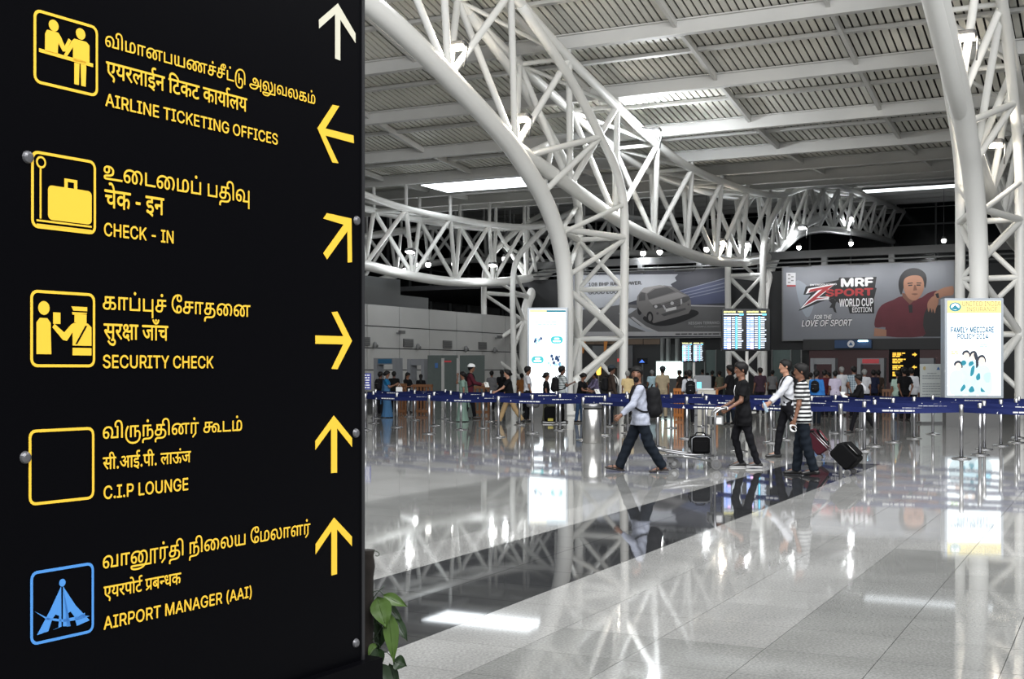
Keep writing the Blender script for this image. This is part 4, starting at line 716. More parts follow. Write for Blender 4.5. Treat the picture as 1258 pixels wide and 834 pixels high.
def truss(v0, label, hs=1.0, u0=-18.5, u1=67, ys=lambda u: 0.0):
    t = thing('roof_truss', label, 'truss', W(max(u0, -16), v0, 0) + Vector((0, 0, zb(u0))), 'wave trusses under the roof')
    H_ = lambda z: EYE + (z - EYE) * hs
    us = [u0 + (u1 - u0) * i / 60 for i in range(61)]
    chord('bottom_chord', [W(u, v0, H_(zb(u))) for u in us], 0.25, t, 14)
    for s in (-1, 1):
        chord('top_chord', [W(u, v0 + 0.95 * s, H_(zt(u))) for u in us], 0.17, t, 12)
    T = [u for u in UT if u0 <= u <= u1]
    B = [u for u in UB if u0 <= u <= u1]
    for u in T:
        bar('cross_tie', W(u, v0 - 0.95, H_(zt(u))), W(u, v0 + 0.95, H_(zt(u))), 0.085, M_STEEL, t, 8)
        if u + PAN <= u1:
            bar('top_brace', W(u, v0 - 0.95, H_(zt(u))), W(u + PAN, v0 + 0.95, H_(zt(u + PAN))), 0.075, M_STEEL, t, 8)
        for ub in (u - PAN / 2, u + PAN / 2):
            if u0 <= ub <= u1:
                for s in (-1, 1):
                    bar('web_brace', W(u, v0 + 0.95 * s, H_(zt(u))), W(ub, v0, H_(zb(ub))), 0.115, M_STEEL, t, 10)
    for u in T:
        for s in (-1, 1):
            bar('roof_stub', W(u, v0 + 0.95 * s, H_(zt(u))), W(u, v0 + 0.95 * s, zt(u) + 0.36), 0.09, M_BEAM, t, 8)
    return t


truss(0, 'white tubular wave truss dipping to the column behind the flight boards')
truss(13.9, 'white tubular wave truss above the column with the yellow topped lightbox')
truss(-14.8, 'grey lit tubular wave truss over the low panelled wall', 0.90)
truss(-27.0, 'farthest tubular wave truss, seen through the one over the panelled wall', 0.90)

LEG1 = [(-3.2, 0), (-3.2, 2), (-3.2, 3.83), (-3.34, 5.3), (-3.9, 6.45), (-5.0, 7.55), (-6.2, 8.3), (-8.05, 9.2), (-11.3, 10.25), (-14.1, 11.03), (-16.4, 11.53), (-18.4, 12.0)]
LEG2 = [(0.05, 0), (0.1, 3.3), (0.2, 6.5), (0.0, 8.2), (-0.85, 9.3), (-2.43, 10.3), (-3.9, 11.15), (-5.65, 12.0), (-8.8, 13.2)]
RING = [0.95, 2.84, 4.75, 6.7]


def column(uc, v0, sg, label, hs=1.0, full=True):
    """Three-legged lattice column whose legs sweep up into the truss; sg=-1 towards the camera."""
    t = thing('lattice_column', label, 'column', W(uc, v0, 0), 'lattice columns of the hall')
    f = (lambda u: uc + u) if sg < 0 else (lambda u: uc - u)
    H_ = lambda z: EYE + (z - EYE) * hs if z > 4.75 else z
    l1 = crom(LEG1, 5); l2 = crom(LEG2, 5)
    MB().tube([W(f(p[0]), v0, H_(p[1])) for p in l1], [0.265 + 0.05 * min(1, i_ / 30) for i_ in range(len(l1))], 16).ob('main_leg', M_STEEL, t, I4)
    for s in (-1, 1):
        MB().tube([W(f(p[0]), v0 + 0.95 * s, H_(p[1])) for p in l2], 0.165, 12).ob('rear_leg', M_STEEL, t, I4)
    p1 = lambda z: W(f(-3.2 - (0.5 if z > 6 else 0)), v0, H_(z))
    p2 = lambda z, s: W(f(0.1), v0 + 0.95 * s, H_(z))
    for z in RING[1:]:
        if full:
            bar('ring_tube', p2(z, -1), p2(z, 1), 0.10, M_STEEL, t)
        for s in (-1, 1):
            if z > 6:
                bar('ring_tube', p1(z), p2(z, s), 0.12, M_STEEL, t)
    for a, b in zip(RING[:-1], RING[1:]):
        if full:
            bar('lattice_brace', p2(a, -1), p2(b, 1), 0.09, M_STEEL, t)
            bar('lattice_brace', p2(a, 1), p2(b, -1), 0.09, M_STEEL, t)
    for s in (-1, 1):
        bar('lattice_brace', p1(5.0), p2(6.6, s), 0.10, M_STEEL, t)
        bar('lattice_brace', p1(4.6), p2(2.9, s), 0.12, M_STEEL, t)
        bar('lattice_brace', p1(1.0), p2(2.8, s), 0.12, M_STEEL, t)
        a = W(f(-2.2), v0 + 0.95 * s, H_(10.15))
        bar('upper_brace', a, W(f(-5.2), v0, H_(7.75)), 0.11, M_STEEL, t)
        bar('upper_brace', a, W(f(-6.9), v0, H_(8.75)), 0.11, M_STEEL, t)
        bar('upper_brace', W(f(-0.1), v0 + 0.95 * s, H_(7.9)), W(f(-3.9), v0, H_(6.45)), 0.09, M_STEEL, t)
    MB().lathe([(0.0, 0.001), (0.45, 0.001), (0.45, 0.10), (0.30, 0.16), (0.28, 0.5), (0, 0.5)], W(f(-3.2), v0, 0), 20).ob('foot_collar', M_STEEL, t, I4)
    return t


column(0, 0, -1, 'white lattice column beside the lightbox with two teal ovals')
column(20.3, 0, 1, 'white lattice column behind the hanging flight boards')
column(0.75, 13.95, -1, 'thick white lattice column behind the yellow topped lightbox')
column(20.3, -14.8, 1, 'dim grey lattice column in front of the panelled wall', 0.90, False)
column(0, -14.2, -1, 'lattice column hidden behind the black direction sign', 0.90)

# ================================================================ roof: beams, purlins and pan sheets
ceiling = struct(link('ceiling', None, None, I4))
V0, V1, VC = -37.5, 32.5, 5.0
hb = lambda u: zt(u) + 0.30
RU = UT
mb = MB()
ss = [W(u, V0, hb(u) + 0.74) for u in RU] + [W(u, V1, hb(u) + 0.74) for u in RU]
n = len(RU)
mb.add(ss, [(i, i + 1, n + i + 1, n + i) for i in range(n - 1)])
mb.ob('roof_skin', M_DARK, ceiling, I4)
bm_ = MB().box((0, 0, 0.25), (V1 - V0, 0.05, 0.48)).box((0, 0, 0.02), (V1 - V0, 0.30, 0.04)).box((0, 0, 0.48), (V1 - V0, 0.30, 0.04)).mesh('roof_beam', M_BEAM)
pl_ = MB().box((0, 0, 0.13), (V1 - V0, 0.26, 0.12)).mesh('roof_purlin', M_BEAM)
Mrot = rz(-TH)
for i, u in enumerate(RU):
    link('roof_beam', bm_, ceiling, Matrix.Translation(W(u, (V0 + V1) / 2, hb(u))) @ Mrot)
for i in range(n - 1):
    ua, ub = RU[i], RU[i + 1]
    za, zb_ = hb(ua) + 0.52, hb(ub) + 0.52
    L = math.hypot(ub - ua, zb_ - za); pit = math.atan2(zb_ - za, ub - ua)
    um, zm = (ua + ub) / 2, (za + zb_) / 2
    link('roof_purlin', pl_, ceiling, Matrix.Translation(W(um, (V0 + V1) / 2, zm - 0.20)) @ Mrot)
    # a panel: pans running along u with open joints between them
    pm = MB()
    NP = 19
    for k in range(NP):
        w = VC / NP
        pm.box((-VC / 2 + (k + 0.5) * w, 0, 0.03), (w * 0.74, L - 0.04, 0.05))
    pme = pm.mesh('roof_panel', M_DECK)
    bme = MB().box((0, 0, 0), (0.13, L, 0.22)).mesh('roof_brace', M_BEAM)
    v = V0
    while v < V1 - 0.1:
        X = Mrot @ Matrix.Rotation(pit, 4, 'X')
        link('roof_panel', pme, ceiling, Matrix.Translation(W(um, v + VC / 2, zm)) @ X)
        if 1 <= i <= 12:
            link('roof_brace', bme, ceiling, Matrix.Translation(W(um, v + 2.3, zm - 0.16)) @ X)
        v += VC

# ================================================================ walls
wl = struct(link('wall_left', None, None, Matrix.Translation(W(0, -15.3, 0)) @ rz(-TH)))
MB().box((-0.3, 2, 2.35), (0.5, 44, 4.7)).ob('wall_core', M_BACK, wl)
pm = MB().box((-0.02, 0, 0), (0.06, 2.93, 1.04)).mesh('wall_panel', M_WALL)
for i in range(15):
    for j in range(4):
        link('wall_panel', pm, wl, WM[wl] @ Matrix.Translation((0, -18.5 + 3.0 * i, 0.55 + 1.09 * j + 0.55)))
for i in range(8):
    g = MB().box((0.03, 0, 0), (0.06, 0.95, 0.42)).ob('vent_grille', M_GREYP, wl, WM[wl] @ Matrix.Translation((0.02, -5.6 + 4.1 * i, 3.05)))
    for k in range(4):
        MB().box((0.075, 0, -0.15 + 0.1 * k), (0.02, 0.86, 0.03)).ob('grille_slat', M_FRAME, g)
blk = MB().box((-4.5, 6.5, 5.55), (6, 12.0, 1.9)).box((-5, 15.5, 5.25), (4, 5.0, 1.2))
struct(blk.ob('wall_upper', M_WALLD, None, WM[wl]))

wb = struct(link('wall_back', None, None, Matrix.Translation(W(24.4, 0, 0)) @ rz(-TH)))
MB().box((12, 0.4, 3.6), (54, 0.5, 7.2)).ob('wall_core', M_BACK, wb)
MB().box((12, 0.3, 8.08), (54, 0.4, 0.42)).ob('parapet_band', mat('parapet_grey', (0.13, 0.133, 0.133), 0.7), wb)
for k in range(15):
    MB().box((-14.8 + 3.6 * k, 0.2, 7.55), (0.30, 0.30, 0.70)).ob('parapet_post', M_FRAME, wb)
for z in (7.4, 7.65):
    MB().tube([(-15, 0.0, z), (39, 0.0, z)], 0.05, 6).ob('parapet_rail', M_FRAME, wb)


def facade(name, M, w, h, z0, nx, nz):
    f = struct(link(name, None, None, M))
    MB().box((0, 0.15, z0 + h / 2), (w, 0.1, h)).ob('night_glass', M_GLASSD, f)
    for i in range(nx + 1):
        MB().box((-w / 2 + w * i / nx, 0, z0 + h / 2), (0.14, 0.2, h)).ob('mullion', M_FRAME, f)
    for j in range(nz + 1):
        MB().box((0, 0, z0 + h * j / nz), (w, 0.16, 0.12)).ob('transom', M_FRAME, f)
    return f


facade('window_1', Matrix.Translation(W(66, 0, 0)) @ rz(-TH), 86, 17, 0, 24, 6)
facade('window_2', Matrix.Translation(W(16, -38, 0)) @ rz(-TH) @ rz(R(90)), 100, 16, 0, 28, 6)
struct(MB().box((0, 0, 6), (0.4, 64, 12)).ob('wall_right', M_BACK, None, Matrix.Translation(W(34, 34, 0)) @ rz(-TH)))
# storey deck behind the back wall
struct(MB().box((0, 0, 0), (66, 40, 0.3)).ob('trim_1', M_BACK, None, Matrix.Translation(W(45.2, 4, 7.0)) @ rz(-TH)))

# ================================================================ black direction sign
S_C = 4710.0
s_dir = Vector((931, 1500, 0)).normalized()
Z0_ = S_C / 1560
s_org = Vector(((0 - 629) / FPX * Z0_, Z0_, 0))
SP = Plane(s_org, s_dir)
sx = lambda px, py: SP.px(px, py)
sign = thing('direction_sign', 'tall black direction sign with yellow trilingual lettering, pictograms and arrows', 'sign', SP.M)
sL, sR = sx(-230, 455)[0], sx(443.5, 455)[0]
MB().box(((sL + sR) / 2, 1.95, -0.045), (sR - sL, 2.72, 0.09)).ob('board', M_BLACK, sign)
MB().box(((sL + sR) / 2 + 0.02, 0.31, -0.06), (sR - sL + 0.10, 0.62, 0.20)).ob('plinth', M_BLACK, sign)
MB().box((sR + 0.008, 1.95, -0.045), (0.014, 2.72, 0.10)).ob('edge_strip', mat('dark_edge_strip', (0.02, 0.02, 0.022), 0.3), sign)
M_BOLT = mat('dull_bolt_cap', (0.16, 0.16, 0.17), 0.35, metal=0.6)
for px, py in ((34, 193), (31, 562), (438, 271), (437, 532), (437, 790)):
    p = sx(px, py)
    MB().add(*(lambda L: (L.v, L.f))(MB().lathe([(0, 0.010), (0.008, 0.0095), (0.014, 0.006), (0.0165, 0.001), (0.0165, 0)], (0, 0, 0), 16))).ob('bolt_cap', M_BOLT, sign, WM[sign] @ Matrix.Translation((p[0], p[1], 0)))


def spoly(name, pts, m, z=0.002, t=0.001, parent=None):
    return MB().poly([sx(*p) for p in pts], z, t).ob(name, m, parent or sign)


spoly('arrow', [(411, 17.5), (391.4, 35), (391, 24.5), (414.4, 4.3), (436, 41.4), (436, 53), (417.3, 24), (417.3, 74.5), (411, 72)], M_CREAM)
for A_ in ([(389.2, 157.6), (408, 128.8), (416, 130.5), (399, 157.8), (433.5, 166.5), (434, 176), (399, 166.5), (415, 200.7), (407.6, 199.6)],
           [(396.4, 268.5), (401, 261.8), (431, 268.5), (431.7, 322), (426.5, 322.5), (426, 284), (401, 318.7), (396.4, 311), (421.5, 276)],
           [(406.5, 383.5), (413.7, 382.7), (431.7, 418.7), (413.7, 453.6), (406.5, 453), (421, 423), (386.7, 422.3), (386.7, 412), (421, 413)],
           [(409.4, 510.4), (431.7, 538), (431.7, 549), (413.3, 526), (413.3, 580.5), (406, 581), (406, 526), (386.7, 552.5), (386.7, 541.7)],
           [(409.7, 635.7), (431.6, 659), (431.6, 670.8), (413.2, 650), (413.2, 705), (406.4, 706.8), (406.4, 652), (387, 680.7), (387, 668.3)]):
    spoly('arrow', A_, M_YEL)


def line_of(px0, py0, px1, py1):
    a = sx(px0, py0); b = sx(px1, py1)
    return a[0], (a[1] + b[1]) / 2, b[0]


for k, A_, ky in ((11, (128, 54, 386, 130.5), 1.05), (21, (129, 93, 302, 138.5), 1.12), (12, (126, 218, 305, 251), 1.05), (22, (127, 253, 200, 265.5), 1.2), (13, (125, 380, 306, 389), 1.05), (23, (126, 417, 205, 417.5), 1.15),
                  (14, (125, 538.6, 296, 529), 1.0), (24, (125, 576, 233, 568), 1.1), (15, (125, 699.7, 380, 654), 1.05), (25, (126, 733.6, 221, 718), 1.1)):
    a, h, b = line_of(*A_)
    indic(k, a, h, b, M_YEL, sign, bold=26 if k > 20 else 14, ky=ky)
for t_, A_, cap in (('AIRLINE TICKETING OFFICES', (128, 126.5, 340, 181), 0.0335), ('CHECK - IN', (126.5, 289.5, 212, 299), 0.0345), ('SECURITY CHECK', (125, 452, 261, 452), 0.0345),
                    ('C.I.P LOUNGE', (126, 612.5, 230, 602), 0.0345), ('AIRPORT MANAGER (AAI)', (126, 773, 308, 733), 0.0335)):
    a, h, b = line_of(*A_)
    letters(t_, a, h, b, cap, M_YEL, sign, bold=0.016)


def pict(px0, px1, yt, yb, m):
    """Rounded outline frame; returns a function that maps 0..1 box coordinates to the plane."""
    a = sx(px0, yt); b = sx(px0, yb); c = sx(px1, yt)
    x0, x1, y0, y1 = a[0], c[0], b[1], a[1]
    o = ring_faces(rrect(x0, y0, x1, y1, 0.020), rrect(x0 + .0075, y0 + .0075, x1 - .0075, y1 - .0075, 0.0135), 0.002, 0.001).ob('pictogram', m, sign)
    return o, (lambda nx, ny: (x0 + (x1 - x0) * nx, y0 + (y1 - y0) * ny)), (x1 - x0)


def icon(o, f, w, shapes, m, z=0.0022):
    for nm, pts in shapes:
        MB().poly([f(*p) for p in pts], z, 0.001).ob(nm, m, o)


def disc(cx, cy, r, n=16):
    return circle((cx, cy), r, n, r * 1.06)


o, f, w = pict(40.5, 119.5, 10, 101.5, M_YEL)
icon(o, f, w, [('counter_bar', [(.08, .43), (.92, .41), (.92, .46), (.08, .48)]), ('head', disc(.30, .84, .075)), ('head', disc(.72, .83, .075)),
               ('torso', [(.17, .46), (.17, .70), (.20, .76), (.37, .76), (.41, .71), (.47, .60), (.53, .72), (.57, .70), (.49, .53), (.44, .52), (.37, .62), (.36, .46)]),
               ('torso', [(.60, .43), (.60, .62), (.50, .46), (.46, .48), (.58, .70), (.62, .74), (.81, .74), (.86, .70), (.86, .46), (.81, .46), (.81, .43)]),
               ('leg', [(.62, .41), (.62, .11), (.69, .11), (.70, .41)]), ('leg', [(.72, .41), (.73, .11), (.80, .11), (.81, .41)])], M_YEL)
o, f, w = pict(37.5, 117, 184, 279.5, M_YEL)
icon(o, f, w, [('case_body', [(f2[0], f2[1]) for f2 in rrect(.25, .13, .93, .58, .06)]), ('handle', [(.50, .58), (.50, .70), (.70, .70), (.70, .58), (.65, .58), (.65, .66), (.55, .66), (.55, .58)]),
               ('strap', [(.125, .13), (.125, .79), (.15, .79), (.15, .13)]), ('base_line', [(.08, .09), (.93, .09), (.93, .115), (.08, .115)]), ('base_line', [(.08, .04), (.93, .04), (.93, .06), (.08, .06)])], M_YEL)
a_ = [f(*p) for p in disc(.145, .86, .075)]; b_ = [f(*p) for p in disc(.145, .86, .05)]
ring_faces(a_, b_, 0.0022, 0.001).ob('tag_ring', M_YEL, o)
o, f, w = pict(36.5, 116, 355.5, 451, M_YEL)
icon(o, f, w, [('head', disc(.20, .77, .085)), ('torso', [(.09, .17), (.09, .58), (.14, .64), (.25, .64), (.30, .58), (.31, .17)]), ('card', [(.34, .57), (.34, .72), (.45, .72), (.45, .57)]),
               ('head', [(.67, .71), (.67, .60), (.70, .59), (.86, .59), (.86, .71)]), ('cap', [(.62, .81), (.87, .81), (.87, .755), (.65, .755)]), ('visor', [(.63, .735), (.87, .735), (.86, .72), (.64, .70)]),
               ('torso', [(.64, .29), (.64, .47), (.55, .35), (.49, .36), (.33, .52), (.36, .57), (.51, .46), (.62, .57), (.66, .59), (.88, .59), (.94, .54), (.94, .29)]),
               ('belt_hem', [(.64, .26), (.94, .26), (.94, .16), (.64, .16)])], M_YEL)
MB().poly([f(*p) for p in ((.68, .31), (.71, .31), (.87, .56), (.84, .56))], 0.0034, 0.0006).ob('sash', M_BLACK, o)
pict(34.5, 115, 528, 621.5, M_YEL)
o, f, w = pict(36.5, 114.5, 702.5, 793.5, M_BLUES)
icon(o, f, w, [('ball', disc(.49, .78, .05)), ('left_arch', [(.47, .73), (.30, .43), (.10, .13), (.27, .15), (.33, .30), (.38, .36), (.44, .33), (.43, .17), (.35, .155), (.475, .175)]),
               ('right_arch', [(.50, .73), (.70, .43), (.93, .18), (.72, .14), (.68, .28), (.62, .36), (.55, .33), (.56, .16), (.62, .155), (.50, .175)]),
               ('swoosh', [(.06, .46), (.25, .34), (.5, .27), (.75, .27), (.85, .30), (.85, .26), (.93, .24), (.75, .22), (.5, .235), (.25, .31)])], M_BLUES)

# ================================================================ lightboxes
def print_lines(mb, x0, x1, y, h, rnd, z=0.004):
    """A line of print too small to read: short strokes of word length."""
    x = x0
    while x < x1:
        w = min(rnd.uniform(1.5, 5) * h, x1 - x)
        mb.poly([(x, y), (x + w, y), (x + w, y + h), (x, y + h)], z)
        x += w + h * 0.6


M_BOXW = mat('lit_poster_white', (0.9, 0.96, 1.0), 0.4, emit=1.12, ecol=(0.88, 0.96, 1.0))
M_TEAL = mat('poster_teal', (0.05, 0.42, 0.45), 0.5, emit=0.7)
M_NAVY = mat('poster_navy', (0.03, 0.08, 0.20), 0.5, emit=0.25)
M_PALEB = mat('poster_pale_blue', (0.30, 0.62, 0.80), 0.5, emit=1.0)
M_PYEL = mat('poster_yellow', (0.7, 0.58, 0.2), 0.5, emit=0.8)
M_PTEAL2 = mat('poster_green_blue', (0.01, 0.22, 0.30), 0.5, emit=0.3)
M_PINK = mat('poster_pink', (0.85, 0.45, 0.65), 0.5, emit=1.0)
M_PGRN = mat('poster_green', (0.45, 0.62, 0.22), 0.5, emit=0.8)
M_GLYW = mat('poster_bright_white', (1, 1, 1), 0.5, emit=1.4)
M_BOXF = mat('lightbox_frame', (0.42, 0.46, 0.50), 0.35, metal=0.5)


def lightbox(origin, xdir, px0, px1, ytop, ybot, label):
    P = Plane(origin, xdir)
    t = thing('advertising_lightbox', label, 'lightbox', P.M)
    a = P.px(px0, ytop); b = P.px(px1, ybot)
    x0, x1, y0, y1 = a[0], b[0], b[1], a[1]
    c = (x0 + x1) / 2
    MB().box((c, y0 / 2, -0.22), (x1 - x0 - 0.1, y0, 0.36)).ob('pedestal', M_GREYP, t)
    MB().box((c, (y0 + y1) / 2, -0.23), (x1 - x0, y1 - y0, 0.44)).ob('cabinet', M_BOXF, t)
    ring_faces(rrect(x0, y0, x1, y1, .02), rrect(x0 + .07, y0 + .07, x1 - .07, y1 - .07, .01), -0.01, 0.03).ob('bezel', M_BOXF, t)
    MB().poly([(x0 + .06, y0 + .06), (x1 - .06, y0 + .06), (x1 - .06, y1 - .06), (x0 + .06, y1 - .06)], -0.005, 0.01).ob('lit_poster', M_BOXW, t)
    return t, P


V2 = (VX, VY)
t, P = lightbox(Vector((at(674, 455, 43.2).x, 43.2, 0)), (0.995, -0.10), 648, 697.5, 378, 485, 'tall white lightbox poster with two teal ovals beside the lattice column')
pq = lambda pts: [P.px(*p) for p in pts]
pp = lambda nm, pts, m, z=0.012: MB().poly(pq(pts), z, 0.004).ob(nm, m, t)
pp('poster_band', [(651, 381), (671.5, 381), (671.5, 383), (651, 383)], M_PYEL)
pp('poster_band', [(671.5, 381), (695, 381), (695, 383.5), (671.5, 383.5)], M_PTEAL2)
for cx, cy in ((684, 417.5), (660.5, 442)):
    pp('oval_badge', rrect(cx - 7.5, cy - 4.5, cx + 7.5, cy + 4.5, 4.2), M_TEAL)
for cx, cy in ((684, 417.5), (660.5, 442)):
    for q, hw in ((-1.6, 3.0), (1.6, 4.6)):
        pp('badge_print', rrect(cx - hw, cy + q - 0.9, cx + hw, cy + q + 0.9, 0.6, 2), M_GLYW, 0.018)
rnd = random.Random(3)
for cx, cy, n_, w_, h_ in ((661.5, 416, 7, 6, 9), (681, 443, 14, 10, 10)):
    for k in range(n_):
        x = cx + rnd.uniform(-w_, w_) * 0.8; y = cy + rnd.uniform(-h_, h_) * 0.6; r_ = rnd.uniform(1.0, 2.0)
        pp('poster_figure', circle((x, y), r_, 8, r_ * 1.3), M_NAVY if k % 3 else M_PALEB)
mb = MB()
for y, x0, x1 in ((396.5, 657, 686), (399.2, 660, 684)):
    a = P.px(x0, y); b = P.px(x1, y)
    print_lines(mb, a[0], b[0], a[1], 0.04, rnd, 0.016)
mb.ob('poster_print', M_PALEB, t)['kind'] = 'stuff'

t, P = lightbox(Vector((at(1197, 455, 34.6).x, 34.6, 0)), (0.995, -0.10), 1160.5, 1232.5, 366.5, 489, 'tall lightbox with a yellow header and a family drawing on its poster')
pq = lambda pts: [P.px(*p) for p in pts]
pp = lambda nm, pts, m, z=0.012: MB().poly(pq(pts), z, 0.004).ob(nm, m, t)


def plet(s_, x0, y, x1, cap, m, z=0.018, bold=0.0, shear=0.0, par=None, mb=None):
    a = P.px(x0, y); b = P.px(x1, y)
    return letters(s_, a[0], a[1], b[0], cap, m, par or t, z=z, bold=bold, shear=shear, mb=mb, slope=(b[1] - a[1]) / (b[0] - a[0]) * 0)


pp('header_band', [(1163, 369.5), (1230, 369.5), (1230, 384.5), (1163, 384.5)], mat('poster_header', (0.72, 0.60, 0.20), 0.5, emit=0.75))
pp('round_emblem', circle((1173.3, 377), 7.2, 20, 5.6), M_PTEAL2, 0.014)
pp('round_emblem_core', circle((1173.3, 376.8), 5.0, 20, 3.9), M_GLYW, 0.018)
pp('emblem_hill', [(1168.6, 378.5), (1173, 374.5), (1178, 378.5), (1176, 380.3), (1171, 380.3)], M_PTEAL2, 0.022)
M_PGLD = mat('poster_gold_print', (0.25, 0.24, 0.16), 0.5, emit=0.15)
plet('UNITED INDIA', 1182, 376, 1229, 0.13, M_PGLD)
plet('INSURANCE', 1187, 382.5, 1225, 0.12, M_PGLD)
M_FAINT = mat('poster_faint', (0.6, 0.7, 0.75), 0.5, emit=1.6)


def pprint_(x0, y, x1, h, m, z=0.018):
    a = P.px(x0, y); b = P.px(x1, y)
    mb = MB(); print_lines(mb, a[0], b[0], a[1], h, rnd, z)
    o = mb.ob('fine_print', m, t); o['kind'] = 'stuff'


pprint_(1166, 392, 1228, 0.045, M_FAINT)
pprint_(1181, 397, 1213, 0.045, M_FAINT)
M_PTXT = mat('poster_blue_print', (0.01, 0.12, 0.22), 0.5, emit=0.12)
plet('FAMILY MEDICARE', 1168, 408.5, 1221, 0.155, M_PTXT, bold=0.045)
plet('POLICY 2014', 1176, 416, 1214, 0.135, M_PTXT, bold=0.045)
for x, y, m_ in ((1168, 433, M_PGRN), (1182.5, 425, M_PINK), (1203.5, 424, M_PALEB), (1214.5, 434, M_PINK)):
    pprint_(x, y, x + 10, 0.045, m_)
    pprint_(x, y + 2.4, x + 9, 0.04, m_)
M_HAIRP = mat('poster_black', (0.02, 0.03, 0.05), 0.5, emit=0.15)
M_SKINP = mat('poster_pale_skin', (0.80, 0.66, 0.56), 0.5, emit=0.42)
for cx, cy, r_ in ((1177, 449, 5.0), (1187, 436, 4.8), (1196, 436.5, 4.6), (1206, 442, 5.0)):
    pp('figure_hair', smooth_closed([(cx - r_, cy), (cx - r_ * .7, cy - r_), (cx + r_ * .4, cy - r_ * 1.2), (cx + r_, cy - r_ * .2), (cx + r_ * .9, cy + r_ * .6)]), M_HAIRP)
    pp('figure_face', circle((cx, cy + 1.6), r_ * .78, 12, r_), M_SKINP, 0.018)
pp('figure_hair', smooth_closed([(1198, 433), (1201, 438), (1202, 448), (1199, 452), (1198.5, 444), (1196, 436)]), M_HAIRP, 0.020)
M_BODY = mat('poster_pale_cloth', (0.55, 0.68, 0.72), 0.5, emit=0.42)
for pts in ([(1170, 456), (1183, 455), (1188, 463), (1187, 484), (1168, 484), (1166, 466)], [(1181, 444), (1192, 443), (1196, 452), (1193, 470), (1184, 470), (1179, 455)], [(1192, 445), (1201, 445), (1204, 455), (1201, 472), (1193, 472)],
            [(1201, 450), (1213, 450), (1218, 462), (1217, 484), (1199, 484), (1199, 462)], [(1186, 462), (1199, 460), (1202, 484), (1186, 484)]):
    pp('figure_cloth', smooth_closed(pts, 3), M_BODY, 0.010)
for pts in ([(1193, 452), (1197, 449), (1196, 459), (1192, 462)], [(1184, 442), (1187, 446), (1183, 449), (1179, 446)], [(1190, 446), (1194, 443), (1196, 447), (1191, 450)], [(1180, 478), (1184, 472), (1186, 476), (1181, 481)],
            [(1190, 479), (1194, 474), (1197, 480), (1192, 482)], [(1205, 476), (1208, 479), (1210, 481), (1205, 481)], [(1199, 462), (1203, 458), (1204, 465), (1200, 467)]):
    pp('figure_dress', smooth_closed(pts, 3), M_PTEAL2)
pp('blue_cushion', smooth_closed([(1209, 460), (1213, 457.5), (1217, 459), (1216, 468), (1212, 470), (1209, 466)]), M_PALEB)

# ================================================================ billboards on the back wall
BO = W(24.1, 0, 0)
P = Plane(BO, V2)


def board(label, px0, px1, yt, yb, M_face, name='billboard'):
    a = P.px(px0, yt); b = P.px(px1, yb)
    t = thing(name, label, 'billboard', P.M)
    x0, x1, y0, y1 = a[0], b[0], b[1], a[1]
    MB().poly([(x0, y0), (x1, y0), (x1, y1), (x0, y1)], -0.10, 0.10).ob('poster_sheet', M_face, t)
    ring_faces(rrect(x0 - .05, y0 - .05, x1 + .05, y1 + .05, .02), rrect(x0, y0, x1, y1, .01), -0.1, 0.14).ob('board_frame', M_FRAME, t)
    return t


t = board('wide billboard of a grey car driving on a curved road under a torn grey sky', 700, 893, 336.5, 413.5, mat('board_night_sky', (0.022, 0.024, 0.035), 0.55, noise=0.2, scale=0.6))
pq = lambda pts: [P.px(*p) for p in pts]
pp = lambda nm, pts, m, z=0.004: MB().poly(pq(pts), z, 0.004).ob(nm, m, t)
M_B1 = mat('board_torn_sky', (0.29, 0.305, 0.335), 0.55, noise=0.15, scale=0.8)
M_B2 = mat('board_road', (0.085, 0.085, 0.088), 0.55, noise=0.3, scale=0.8)
M_B3 = mat('board_blue_haze', (0.05, 0.06, 0.115), 0.55, noise=0.3, scale=0.5)
M_B4 = mat('board_streak', (0.17, 0.19, 0.25), 0.5)
M_CB = mat('board_car_grey', (0.11, 0.106, 0.106), 0.45, noise=0.3, scale=0.7)
M_CM = mat('board_car_sheen', (0.18, 0.176, 0.176), 0.45)
M_CD = mat('board_car_shadow', (0.045, 0.044, 0.046), 0.5)
M_CL = mat('board_car_light', (0.33, 0.33, 0.34), 0.45)
pp('torn_sky', [(701, 338), (833, 336.8), (829, 341), (831, 345), (824, 349), (826, 352), (818, 356), (812, 362), (790, 366), (760, 376), (701, 382)], M_B1)
pp('blue_haze', [(833, 358), (892, 343), (892, 372), (833, 375)], M_B3)
pp('road_surface', [(701, 383), (765, 374), (892, 376), (892, 408), (701, 408)], M_B2, 0.008)
pp('snow_bank', [(760, 385), (775, 378), (783, 379), (770, 388), (786, 400), (805, 408), (795, 408), (775, 400)], M_B1, 0.012)
pp('lane_line', [(775, 390), (778, 389), (794, 401), (810, 408), (805, 408), (790, 402)], M_CL, 0.014)
pp('lane_line', [(845, 374.5), (892, 375.5), (892, 377), (845, 376)], M_CL, 0.014)
for y0, y1 in ((357, 341), (361, 346.5), (364.5, 351), (368, 355)):
    pp('light_streak', [(835, y0), (892, y1), (892, y1 + 1.3), (835, y0 + .8)], M_B4, 0.012)
pp('bottom_strip', [(701, 407.5), (892, 407.5), (892, 412.8), (701, 412.8)], M_CL, 0.016)
